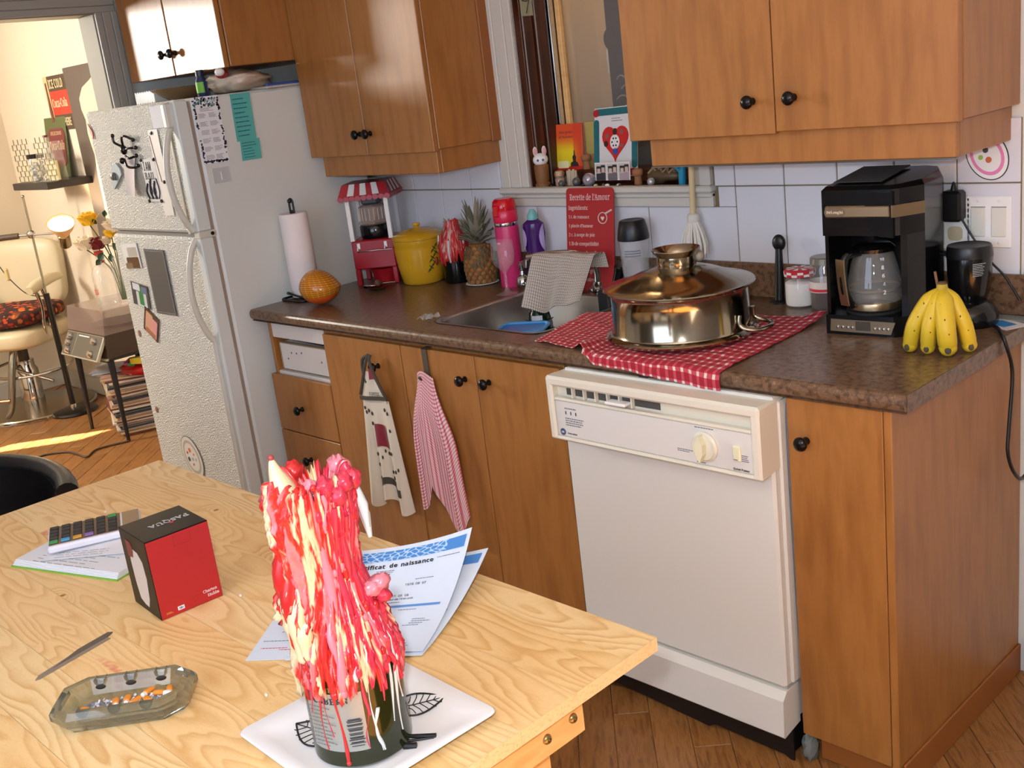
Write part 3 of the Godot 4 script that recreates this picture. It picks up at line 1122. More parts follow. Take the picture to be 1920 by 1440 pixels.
func refrigerator():
	var f = thing("refrigerator", "white two door refrigerator with textured doors and curved handles", "refrigerator")
	var D = M["fridge door"]
	bx("body", -2.955, -2.312, 0.03, 1.6, 0.05, 0.69, M["fridge side"], f, 0.008)
	bx("gasket", -2.945, -2.318, 0.1, 1.59, 0.69, 0.703, M["fridge gasket"], f)
	bx("base_grille", -2.94, -2.33, 0.0, 0.095, 0.08, 0.66, mat("dark grille", 50, 50, 48, 0.7), f)
	for d in [[1.183, 1.6], [0.1, 1.168]]:
		var dr = bx("door", -2.957, -2.31, d[0], d[1], 0.703, 0.75, D, f, 0.008)
		bx("side_strip", -2.345, -2.309, d[0] + 0.004, d[1] - 0.004, 0.704, 0.753, M["fridge side"], dr, 0.004)
		var up = d[0] > 1.0
		var st = S()
		if up:
			tube(st, bow(-2.345, 1.19, 1.53, 0.75, 0.05), 0.0105, 10)
			box(st, Vector3(-2.345, 1.555, 0.76), Vector3(0.03, 0.08, 0.03), 0.006)
			box(st, Vector3(-2.37, 1.35, 0.753), Vector3(0.012, 0.34, 0.004), 0.001)
		else:
			tube(st, bow(-2.345, 0.82, 1.162, 0.75, 0.052), 0.0105, 10)
			tube(st, [Vector3(-2.345, 0.82, 0.756), Vector3(-2.345, 0.12, 0.756)], 0.009, 8)
		obj("handle", st, M["fridge trim"], dr)
	bx("hinge_cover", -2.345, -2.312, 1.164, 1.187, 0.69, 0.752, M["fridge trim"], f, 0.003)
	bx("gap_strip", -2.95, -2.35, 1.168, 1.183, 0.703, 0.73, mat("gap grey", 120, 112, 102, 0.6), f, 0.0)
	lathed("hinge_pin", [0, 0, 0.006, 0, 0.006, 0.004, 0, 0.004], M["black"], f, 10, Vector3(-2.311, 1.176, 0.705), Vector3(0, 0, -PI / 2))
	# ---- on the door
	var z = 0.7525
	var sp = thing("figure_magnet", "black bendable stick figure magnet clinging to the freezer door", "magnet", Vector3(-2.68, 1.462, z))
	balled("body", Vector3(0, 0.0, 0.016), 0.013, M["black gloss"], sp, Vector3(0.9, 1.25, 0.9))
	balled("head", Vector3(-0.018, -0.035, 0.02), 0.011, M["black gloss"], sp)
	for c in [[[0, 0.015, 0.016], [0.015, 0.04, 0.022], [0.045, 0.045, 0.024], [0.06, 0.03, 0.006]], [[-0.005, 0.012, 0.016], [-0.03, 0.028, 0.03], [-0.032, 0.05, 0.03]], [[0.006, 0.0, 0.016], [0.04, 0.004, 0.02], [0.065, 0.004, 0.004]], [[0.004, -0.02, 0.016], [0.04, -0.028, 0.022], [0.062, -0.022, 0.006]], [[-0.01, -0.03, 0.016], [0.015, -0.055, 0.022], [0.05, -0.06, 0.012], [0.055, -0.055, 0.004]]]:
		var p = []
		for q in c:
			p.append(Vector3(q[0], q[1], q[2]))
		var e = p[p.size() - 1]
		var l = tubed("limb", curve(p, 4), 0.0042, M["black gloss"], sp, 6)
		balled("foot", e, 0.007, M["black gloss"], l, Vector3.ONE, 8)
	var cd = thing("paper_slip", "long curled white paper slip held by the black figure magnet", "paper", Vector3(-2.68, 1.4, z))
	var st = S()
	sheet(st, 6, 8, func(u, v): return Vector3(-0.045 + u * 0.085 - 0.02 * v * (1 - v), 0.04 - (1.0 - v) * 0.13, 0.001 + 0.02 * pow(absf(u - 0.4) * 1.6, 2.0) * (1.0 - v) + 0.01 * (1 - v)), 0.0008)
	obj("sheet", st, mat("slip paper", 214, 204, 200, 0.8), cd)
	var bl = thing("photo_card", "black and white photo strip card lettered along its top on the freezer door", "card", Vector3(-2.554, 1.356, z))
	var fr = bx("card", -0.047, 0.047, -0.07, 0.07, 0, 0.002, mat("card grey", 206, 202, 198, 0.6), bl, 0.0)
	words("I AM", 0.05, M["ink"], fr, Transform3D(Basis.from_scale(Vector3(1, 1.7, 1)), Vector3(-0.012, 0.047, 0.0022)), "Droid Sans", true)
	words("BAIL", 0.07, M["ink"], fr, Transform3D(Basis.from_scale(Vector3(1, 1.1, 1)), Vector3(-0.005, 0.015, 0.0022)), "Droid Serif", true)
	for k in 6:
		var a = Vector3(-0.035 + k * 0.013, -0.06, 0.0024)
		var c = curve([a, a + Vector3(0.012 * (1 if k % 2 else -1), 0.025, 0), a + Vector3(0.004, 0.05 + 0.008 * (k % 3), 0)], 4)
		tubed("print_stroke", c, 0.0025 if k % 2 else 0.004, M["ink"], fr, 5)
	for q in [[-0.045, 0.068], [0.045, 0.068], [-0.043, -0.068], [0.043, -0.068]]:
		lathed("magnet_dot", [0, 0, 0.006, 0, 0.006, 0.004, 0, 0.005], M["black gloss"], bl, 10, Vector3(q[0], q[1], 0.002), Vector3(PI / 2, 0, 0))
	bl = thing("white_sheet", "blank white note sheet at the top of the freezer door by the handle", "paper", Vector3(-2.43, 1.555, z))
	bx("sheet", -0.036, 0.036, -0.034, 0.034, 0, 0.003, M["paper"], bl, 0.0)
	bl = thing("list_sheet", "narrow translucent list sheet with a brown stroke beside the freezer handle", "paper", Vector3(-2.478, 1.4, z))
	bx("sheet", -0.034, 0.03, -0.16, 0.118, 0, 0.0012, mat("list paper", 224, 218, 206, 0.5), bl, 0.0)
	tubed("stroke", curve([Vector3(-0.028, 0.1, 0.0015), Vector3(-0.018, 0.02, 0.0015), Vector3(-0.006, -0.05, 0.0015)]), 0.0016, mat("stroke brown", 150, 100, 92, 0.7), bl, 5)
	lathed("magnet_dot", [0, 0, 0.006, 0, 0.006, 0.004, 0, 0.005], M["black gloss"], bl, 10, Vector3(-0.01, 0.108, 0.001), Vector3(PI / 2, 0, 0))
	lathed("magnet_dot", [0, 0, 0.006, 0, 0.006, 0.004, 0, 0.005], M["black gloss"], bl, 10, Vector3(0.012, -0.05, 0.001), Vector3(PI / 2, 0, 0))
	var sn = thing("stone_magnet", "grey blue diamond shaped magnet with a metal stud on the freezer door", "magnet", Vector3(-2.81, 1.375, z), 0)
	prismed("plate", [Vector2(-0.03, -0.045), Vector2(0.05, 0.005), Vector2(0.045, 0.025), Vector2(0.022, 0.045), Vector2(-0.01, 0.038), Vector2(-0.05, -0.005)], 0.006, mat("slate blue", 150, 162, 166, 0.5), sn)
	lathed("stud", [0, 0, 0.014, 0, 0.014, 0.008, 0.01, 0.012, 0, 0.013], M["steel"], sn, 14, Vector3(-0.006, 0.0, 0.006), Vector3(PI / 2, 0, 0))
	var rb = thing("red_clip", "small red paper tab stuck to the top left corner of the freezer door", "sticker", Vector3(-2.935, 1.54, z))
	prismed("tab", [Vector2(-0.012, 0.02), Vector2(0.012, -0.01), Vector2(0.01, -0.035), Vector2(-0.006, -0.01)], 0.003, M["red"], rb)
	# ---- on the lower door
	var cb = thing("note_board", "tall dark grey magnetic note board on the lower refrigerator door", "board", Vector3(-2.649, 1.007, z))
	bx("board", -0.073, 0.073, -0.115, 0.115, 0, 0.003, mat("slate board", 78, 80, 80, 0.32), cb, 0.001)
	for e in [[-0.068, 0.068, -0.11, -0.1085], [-0.068, 0.068, 0.1085, 0.11], [-0.068, -0.0665, -0.11, 0.11], [0.0665, 0.068, -0.11, 0.11]]:
		bx("border_line", e[0], e[1], e[2], e[3], 0.003, 0.0034, mat("board line", 150, 150, 148, 0.6), cb, 0.0)
	var pics = [["photo", "glossy photo of a brown pot at the top of the lower refrigerator door", -2.832, 1.093, 0.125, 0.09, 0.06], ["photo", "photo of a green bottle in a silver pail on the lower refrigerator door", -2.825, 0.95, 0.125, 0.085, -0.12], ["photo", "photo with pale pink figures tilted below the green bottle photo", -2.79, 0.845, 0.1, 0.1, -0.5]]
	var ims = []
	var im = blank(48, 36, Color8(224, 226, 224))
	disc(im, 26, 30, 18, 10, Color8(84, 56, 34)); disc(im, 30, 12, 14, 6, Color8(180, 176, 168)); disc(im, 12, 34, 10, 6, Color8(120, 100, 74))
	ims.append(im)
	im = blank(48, 36, Color8(58, 62, 66))
	disc(im, 26, 24, 14, 11, Color8(200, 204, 206)); disc(im, 26, 18, 6, 14, Color8(24, 122, 62)); disc(im, 14, 6, 10, 5, Color8(206, 214, 220)); disc(im, 36, 8, 7, 5, Color8(96, 112, 150))
	ims.append(im)
	im = blank(36, 36, Color8(70, 44, 34))
	disc(im, 12, 18, 8, 14, Color8(206, 156, 126)); disc(im, 25, 20, 7, 13, Color8(216, 150, 146)); disc(im, 18, 34, 12, 6, Color8(160, 110, 80))
	ims.append(im)
	for i in 3:
		var p = pics[i]
		var o = thing(p[0], p[1], "photo", Vector3(p[2], p[3], z))
		o.rotation.z = p[6]
		st = S()
		prism(st, [Vector2(-p[4] / 2, -p[5] / 2), Vector2(p[4] / 2, -p[5] / 2), Vector2(p[4] / 2, p[5] / 2), Vector2(-p[4] / 2, p[5] / 2)], 0.002)
		obj("print", st, uvm("fridge photo %d" % i, ims[i], 0.2), o)
	for q in [[-2.908, 0.8, "small rust red smudge sticker left of the lowest photo"], [-2.903, 0.505, "tiny brown oval sticker low on the refrigerator door edge"]]:
		var o = thing("sticker", q[2], "sticker", Vector3(q[0], q[1], z))
		prismed("spot", ring_poly(10, 0.008, 0.013), 0.001, mat("rust", 158, 92, 76, 0.7), o)
	oval_decal(Vector3(-2.69, 0.352, z), 0.17, "large oval decal with rings and dots low on the refrigerator door", false, 0.62)
	# ---- on the side facing the camera
	var sx = -2.3115
	var ca = thing("calendar", "narrow 2018 wall calendar with a dotted border on the refrigerator side", "calendar", Vector3(sx, 1.496, 0.641), PI / 2)
	bx("sheet", -0.046, 0.046, -0.104, 0.104, 0, 0.001, M["paper"], ca, 0.0)
	var r = RandomNumberGenerator.new()
	r.seed = 21
	st = S()
	for k in 150:
		var side = k % 5
		var p
		if side < 2:
			p = Vector2(r.randf_range(-0.044, 0.044), r.randf_range(0.072, 0.101))
		elif side == 2:
			p = Vector2(-0.0425 + r.randf_range(-0.002, 0.003), r.randf_range(-0.1, 0.08))
		elif side == 3:
			p = Vector2(0.0425 + r.randf_range(-0.003, 0.002), r.randf_range(-0.1, 0.08))
		else:
			p = Vector2(r.randf_range(-0.04, 0.04), -0.1 + r.randf_range(0, 0.004))
		prism(st, ring_poly(7, r.randf_range(0.0015, 0.005), r.randf_range(0.0015, 0.005), p.x, p.y), 0.0014 + 0.0002 * (k % 3))
	obj("border_dots", st, mat("navy ink", 44, 46, 66, 0.7), ca)
	st = S()
	for k in 26:
		prism(st, ring_poly(7, 0.003, 0.003, r.randf_range(-0.042, 0.042), r.randf_range(0.074, 0.1)), 0.0024)
	obj("border_dots", st, mat("mint ink", 120, 168, 150, 0.7), ca)
	words("2018", 0.034, mat("lilac", 226, 222, 240, 0.6), ca, Transform3D(Basis(), Vector3(0.022, 0.088, 0.0026)), "Droid Sans", true)
	for j in 6:
		for i in 2:
			print_bars(ca, 0.03, 0.015, 5, M["soft ink"], Transform3D(Basis(), Vector3(-0.018 + i * 0.036, 0.046 - j * 0.026, 0.0012)), 0.4, "month", j * 2 + i)
	print_bars(ca, 0.05, 0.012, 3, M["soft ink"], Transform3D(Basis(), Vector3(0.0, 0.064, 0.0012)), 0.4, "heading", 40)
	for k in 2:
		var tn = thing("teal_note", ["upper long teal paper note with handwriting on the refrigerator side", "lower short teal paper note with handwriting on the refrigerator side"][k], "note", Vector3(sx, [1.522, 1.417][k], [0.519, 0.512][k]), PI / 2, "teal notes on the refrigerator")
		var hh = [0.075, 0.033][k]
		st = S()
		sheet(st, 6, 6, func(u, v): return Vector3(-0.036 + u * 0.072 + 0.004 * v, -hh + v * hh * 2, 0.0015 + 0.003 * u * u))
		obj("sheet", st, mat("teal paper", 84, 172, 164, 0.8), tn)
		print_bars(tn, 0.056, [0.13, 0.055][k], [9, 6][k], mat("teal ink", 40, 104, 112, 0.8), Transform3D(Basis(), Vector3(0, 0, 0.0044)), 0.22, "handwriting", 50 + k)
	var cm = thing("clear_pocket", "small clear plastic pocket stuck to the refrigerator side under the calendar", "pocket", Vector3(sx, 1.352, 0.632), PI / 2)
	bx("pocket", -0.03, 0.03, -0.024, 0.024, 0, 0.002, clear("pocket film", 220, 222, 225, 0.25, 0.1), cm, 0.0)
	bx("pocket_strip", -0.004, 0.0, -0.016, 0.01, 0.002, 0.003, M["white"], cm, 0.0)  # small white strip on the clear pocket
	# ---- on top
	var ty = 1.601
	var cb2 = thing("foil_box", "small crinkled clear plastic tray on the front left of the refrigerator top", "tray", Vector3(-2.83, ty, 0.55))
	st = S()
	for i in 16:
		var x = -0.07 + i * 0.009
		box(st, Vector3(x, 0.022, 0.0), Vector3(0.0075, 0.044 - 0.006 * (i % 2), 0.06), 0.002)
	obj("ribs", st, mat("milky plastic", 222, 222, 214, 0.2), cb2)
	var pl = thing("glass_platter", "amber brown glass platter on the refrigerator top", "platter", Vector3(-2.69, ty, 0.5))
	lathed("platter", [0, 0, 0.05, 0, 0.11, 0.035, 0.114, 0.04, 0.11, 0.042, 0.05, 0.008, 0, 0.008], mat("amber glass", 122, 92, 60, 0.12), pl, 28)
	var bt = thing("spray_bottle", "small dark blue bottle with a green label on the refrigerator top", "bottle", Vector3(-2.44, ty, 0.57))
	lathed("bottle", [0, 0, 0.017, 0, 0.019, 0.004, 0.019, 0.05, 0.012, 0.062, 0.012, 0.066, 0, 0.066], mat("dark blue", 26, 42, 84, 0.3), bt, 18)
	lathed("cap", [0, 0, 0.014, 0, 0.014, 0.018, 0.011, 0.02, 0, 0.02], mat("cap blue", 20, 30, 56, 0.4), bt, 18, Vector3(0, 0.064, 0))
	st = S()
	sheet(st, 10, 2, func(u, v): return Vector3(sin(-0.3 + u * 1.7) * 0.0196, 0.012 + v * 0.034, cos(-0.3 + u * 1.7) * 0.0196))
	obj("label", st, mat("lime", 110, 178, 50, 0.5), bt)
	var bg = thing("food_bag", "crumpled cream printed food bag with a yellow green flower on the refrigerator top", "bag", Vector3(-2.45, ty + 0.034, 0.42), -0.75)
	var bn = noise(71, 1.0)
	st = S()
	ball(st, Vector3.ZERO, 1.0, 28, 16, Transform3D(Basis(), Vector3.ZERO))
	var bm = mesh_of(st)
	var mdt = MeshDataTool.new()
	mdt.create_from_surface(bm, 0)
	for i in mdt.get_vertex_count():
		var v = mdt.get_vertex(i)
		var n = bn.get_noise_3dv(v * 1.6)
		var k = 1.0 + 0.35 * n
		mdt.set_vertex(i, Vector3(v.x * 0.17 * k, maxf(v.y * 0.036 * k + 0.012 * v.x, -0.032), v.z * 0.1 * k))
	bm.clear_surfaces()
	mdt.commit_to_surface(bm)
	st = SurfaceTool.new()
	st.create_from(bm, 0)
	obj("bag", st, mat("bag cream", 206, 190, 170, 0.35), bg)
	var fl = []
	for k in 5:
		var a = TAU * k / 5
		fl.append_array([Vector2(0.006 * cos(a - 0.5), 0.006 * sin(a - 0.5)), Vector2(0.03 * cos(a - 0.35), 0.022 * sin(a - 0.35)), Vector2(0.034 * cos(a + 0.1), 0.026 * sin(a + 0.1)), Vector2(0.024 * cos(a + 0.45), 0.018 * sin(a + 0.45))])
	var fx = prismed("printed_flower", fl, 0.003, mat("acid green", 182, 184, 48, 0.5), bg, Transform3D(Basis.from_euler(Vector3(-0.5, 0.75, 0)), Vector3(0.02, 0.006, 0.105)))
	tubed("outline", [Vector3(-0.02, -0.01, 0.004), Vector3(0, 0, 0.005), Vector3(0.025, 0.012, 0.004)], 0.0012, M["ink"], fx, 5)
	lathed("banana_print", [0, 0, 0.02, 0.0, 0.03, 0.01, 0.02, 0.024, 0, 0.026], mat("bag yellow", 206, 172, 84, 0.5), bg, 14, Vector3(-0.12, -0.02, 0.06))
	balled("printed_spot", Vector3(0.16, 0.028, 0.02), 0.022, mat("bag red", 150, 36, 40, 0.5), bg, Vector3(1, 0.7, 1))
	balled("printed_spot", Vector3(0.185, 0.034, 0.02), 0.016, M["white"], bg, Vector3(1, 0.8, 1))
	var tr = thing("cutting_tray", "pale flat serving tray with a blue rim under the food bag", "tray", Vector3(-2.38, ty, 0.24), 0.1)
	bx("tray", -0.06, 0.062, 0.0, 0.008, -0.16, 0.18, mat("tray pale", 198, 192, 182, 0.3), tr, 0.003)
	bx("rim", 0.05, 0.062, 0.008, 0.016, -0.16, 0.18, mat("tray blue", 56, 84, 160, 0.4), tr, 0.002)

func oval_decal(at, size, label, pink, lean):
	var o = thing("oval_decal", label, "decal", at)
	o.rotation.z = lean
	var b = size * 0.5
	var ring = M["ink"] if pink else mat("decal grey", 120, 112, 106, 0.6)
	prismed("backing", ring_poly(40, b * 0.78, b), 0.0008, ring, o)
	prismed("field", ring_poly(40, b * 0.74, b * 0.96), 0.0012, M["white"] if pink else mat("decal white", 214, 212, 202, 0.5), o)
	prismed("band", ring_poly(40, b * 0.62, b * 0.8), 0.0016, mat("decal pink", 226, 130, 178, 0.5) if pink else mat("decal taupe", 176, 166, 154, 0.5), o)
	prismed("centre", ring_poly(40, b * 0.5, b * 0.66), 0.002, M["white"] if pink else M["decal white"], o)
	var spots = [[0.1, 0.3, 0.09, "orange", 206, 106, 66], [-0.18, 0.32, 0.06, "red spot", 180, 70, 60], [-0.3, 0.05, 0.09, "charcoal spot", 70, 66, 66], [0.25, 0.0, 0.05, "orange", 0, 0, 0], [0.0, -0.1, 0.07, "grey spot", 168, 164, 168], [0.22, -0.25, 0.06, "grey spot", 0, 0, 0], [-0.15, -0.3, 0.05, "red spot", 0, 0, 0]]
	if pink:
		spots = [[-0.02, -0.18, 0.1, "orange", 226, 106, 60], [-0.24, 0.05, 0.08, "leaf spot", 150, 190, 80], [0.05, 0.2, 0.09, "charcoal spot", 70, 66, 66]]
	for s in spots:
		prismed("spot", ring_poly(14, b * s[2] * 1.2, b * s[2] * 1.2, b * s[0], b * s[1]), 0.0025, mat(s[3], s[4], s[5], s[6], 0.5), o)
	return o

func dishwasher():
	var d = thing("dishwasher", "white built in dishwasher with a cream control panel and dial", "dishwasher")
	var Wm = M["appliance white"]
	var Cm = M["appliance cream"]
	var x0 = -0.872
	var x1 = -0.277
	bx("tub", x0 + 0.01, x1 - 0.006, 0.1, 0.85, 0.05, 0.6, M["melamine"], d)
	bx("side_flange", x1 - 0.012, x1 + 0.003, 0.2, 0.855, 0.55, 0.628, Wm, d, 0.003)
	bx("side_flange", x0 - 0.003, x0 + 0.012, 0.2, 0.855, 0.55, 0.628, Wm, d, 0.003)
	bx("top_strip", x0 + 0.012, x1 - 0.004, 0.845, 0.867, 0.6, 0.64, Wm, d, 0.002)
	bx("door", x0, x1 - 0.003, 0.195, 0.72, 0.6, 0.65, Wm, d, 0.006)
	# control panel: frame, recessed face, pocket handle with fins
	var p = bx("control_panel", x0 + 0.001, x1 - 0.001, 0.706, 0.861, 0.61, 0.678, Cm, d, 0.004)
	bx("frame_top", x0 - 0.0006, x1 + 0.0006, 0.838, 0.8624, 0.66, 0.7006, Cm, p, 0.006)
	bx("frame_bottom", x0 - 0.0006, x1 + 0.0006, 0.7024, 0.712, 0.672, 0.698, Cm, p, 0.004)
	bx("frame_end", x0, x0 + 0.02, 0.703, 0.858, 0.66, 0.7, Cm, p, 0.005)
	bx("frame_end", x1 - 0.022, x1, 0.703, 0.858, 0.66, 0.7, Cm, p, 0.005)
	bx("face", x0 + 0.02, x1 - 0.022, 0.712, 0.802, 0.676, 0.693, M["panel face"], p, 0.003)
	bx("pocket_lip", x0 + 0.02, x1 - 0.022, 0.802, 0.81, 0.68, 0.697, Cm, p, 0.003)
	bx("pocket_back", x0 + 0.05, x0 + 0.33, 0.815, 0.836, 0.6785, 0.6795, mat("pocket dark", 70, 70, 66, 0.7), p, 0.0)
	for i in 6:
		bx("fin", x0 + 0.075 + i * 0.036, x0 + 0.078 + i * 0.036, 0.812, 0.838, 0.6785, 0.69, Cm, p, 0.0)
	bx("latch", x0 + 0.19, x0 + 0.25, 0.817, 0.824, 0.68, 0.706, M["white"], p, 0.002)
	bx("scuff_slot", x0 + 0.235, x0 + 0.262, 0.8665, 0.8675, 0.628, 0.633, M["pocket dark"], p, 0.0)
	for i in 3:
		bx("indicator", x0 + 0.052 + i * 0.016, x0 + 0.0545 + i * 0.016, 0.77, 0.778, 0.693, 0.6938, M["ink"], p, 0.0)
	print_bars(p, 0.045, 0.006, 1, M["soft ink"], Transform3D(Basis(), Vector3(x0 + 0.073, 0.785, 0.6932)), 0.5, "print", 3)
	print_bars(p, 0.06, 0.022, 4, M["soft ink"], Transform3D(Basis(), Vector3(x0 + 0.08, 0.752, 0.6932)), 0.5, "print", 4)
	print_bars(p, 0.05, 0.008, 2, M["soft ink"], Transform3D(Basis(), Vector3(x1 - 0.19, 0.738, 0.6932)), 0.5, "print", 5)
	print_bars(p, 0.05, 0.005, 1, M["soft ink"], Transform3D(Basis(), Vector3(x1 - 0.14, 0.797, 0.6932)), 0.5, "print", 6)
	print_bars(p, 0.02, 0.016, 4, M["soft ink"], Transform3D(Basis(), Vector3(x1 - 0.04, 0.745, 0.6932)), 0.5, "print", 7)
	print_bars(p, 0.03, 0.005, 1, M["soft ink"], Transform3D(Basis(), Vector3(x1 - 0.15, 0.718, 0.6932)), 0.5, "print", 8)
	lathed("badge", [0, 0, 0.0085, 0, 0.0085, 0.001, 0, 0.001], mat("badge blue", 70, 80, 120, 0.4), p, 20, Vector3(x0 + 0.038, 0.724, 0.693), Vector3(PI / 2, 0, 0))
	words("GE", 0.009, M["white"], p, Transform3D(Basis(), Vector3(x0 + 0.038, 0.724, 0.6942)), "Droid Serif", true)
	words("Potscrubber", 0.03, M["ink"], p, Transform3D(Basis(), Vector3(x0 + 0.068, 0.7225, 0.6934)))
	words("Quiet Power", 0.04, M["ink"], p, Transform3D(Basis(), Vector3(x1 - 0.052, 0.719, 0.6934)), "Droid Sans", true)
	var k = lathed("dial", [0, 0, 0.033, 0, 0.033, 0.006, 0.029, 0.009, 0.028, 0.011, 0, 0.011], mat("dial", 220, 216, 196, 0.3), p, 36, Vector3(x1 - 0.14, 0.757, 0.693), Vector3(PI / 2, 0, 0))
	var st = S()
	prism(st, [Vector2(0, -0.03), Vector2(0.009, -0.012), Vector2(0.01, 0.01), Vector2(0, 0.03), Vector2(-0.01, 0.01), Vector2(-0.009, -0.012)], 0.018)
	obj("grip", st, mat("grip", 226, 222, 188, 0.35), k, Vector3(0, 0.008, 0), Vector3(-PI / 2, 0, 0))
	var rk = bx("rocker", x1 - 0.07, x1 - 0.05, 0.737, 0.772, 0.69, 0.699, M["grip"], p, 0.003)
	bx("rocker_mark", x1 - 0.066, x1 - 0.056, 0.741, 0.743, 0.699, 0.6994, M["soft ink"], rk, 0.0)
	# kick panel and base
	st = S()
	prism(st, [Vector2(0.6, 0.09), Vector2(0.665, 0.078), Vector2(0.668, 0.082), Vector2(0.664, 0.17), Vector2(0.648, 0.188), Vector2(0.6, 0.188)], x1 - x0 - 0.006, Transform3D(Basis(Vector3(0, 0, 1), Vector3(0, 1, 0), Vector3(-1, 0, 0)), Vector3(x1 - 0.003, 0, 0)))
	obj("kick_panel", st, Wm, d)
	bx("kick_ledge", x0 + 0.004, x1 - 0.006, 0.184, 0.196, 0.58, 0.64, mat("ledge grey", 176, 178, 172, 0.5), d, 0.0)
	bx("base", x0 + 0.012, x1 - 0.012, 0.012, 0.09, 0.56, 0.625, M["black"], d)
	st = S()
	prism(st, [Vector2(0, 0.006), Vector2(0.02, 0.0), Vector2(0.05, 0.02), Vector2(0.35, 0.0), Vector2(0.37, 0.012), Vector2(0.56, 0.008), Vector2(0.575, 0.0), Vector2(0.585, 0.0), Vector2(0.585, 0.085), Vector2(0, 0.085)], 0.004, Transform3D(Basis(), Vector3(x0 + 0.005, 0.0, 0.626)))
	obj("toe_skirt", st, M["black"], d)
	tubed("supply_hose", curve([Vector3(x1 + 0.006, 0.86, 0.58), Vector3(x1 + 0.006, 0.84, 0.602), Vector3(x1 + 0.006, 0.7, 0.606), Vector3(x1 + 0.006, 0.3, 0.6)]), 0.004, mat("hose grey", 96, 104, 112, 0.5), d, 6)
	var fz = thing("insulation_tuft", "grey tuft of insulation wool poking out beside the dishwasher foot", "insulation", Vector3(-0.258, 0.03, 0.6))
	st = S()
	ball(st, Vector3.ZERO, 1.0, 18, 12)
	var bm = mesh_of(st)
	var mdt = MeshDataTool.new()
	mdt.create_from_surface(bm, 0)
	var n = noise(81, 1.0)
	for i in mdt.get_vertex_count():
		var v = mdt.get_vertex(i)
		mdt.set_vertex(i, v * Vector3(0.016, 0.034, 0.02) * (1.0 + 0.7 * n.get_noise_3dv(v * 2.2)))
	bm.clear_surfaces()
	mdt.commit_to_surface(bm)
	st = SurfaceTool.new()
	st.create_from(bm, 0)
	obj("tuft", st, mat("wool grey", 112, 116, 112, 0.95), fz)

func lump(st_mesh, fn):   # move every vertex of a mesh through fn, return a SurfaceTool
	var mdt = MeshDataTool.new()
	mdt.create_from_surface(st_mesh, 0)
	for i in mdt.get_vertex_count():
		mdt.set_vertex(i, fn.call(mdt.get_vertex(i)))
	st_mesh.clear_surfaces()
	mdt.commit_to_surface(st_mesh)
	var st = SurfaceTool.new()
	st.create_from(st_mesh, 0)
	return st

func unit_ball(segs = 28, rings = 18):
	var st = S()
	ball(st, Vector3.ZERO, 1.0, segs, rings)
	return mesh_of(st)

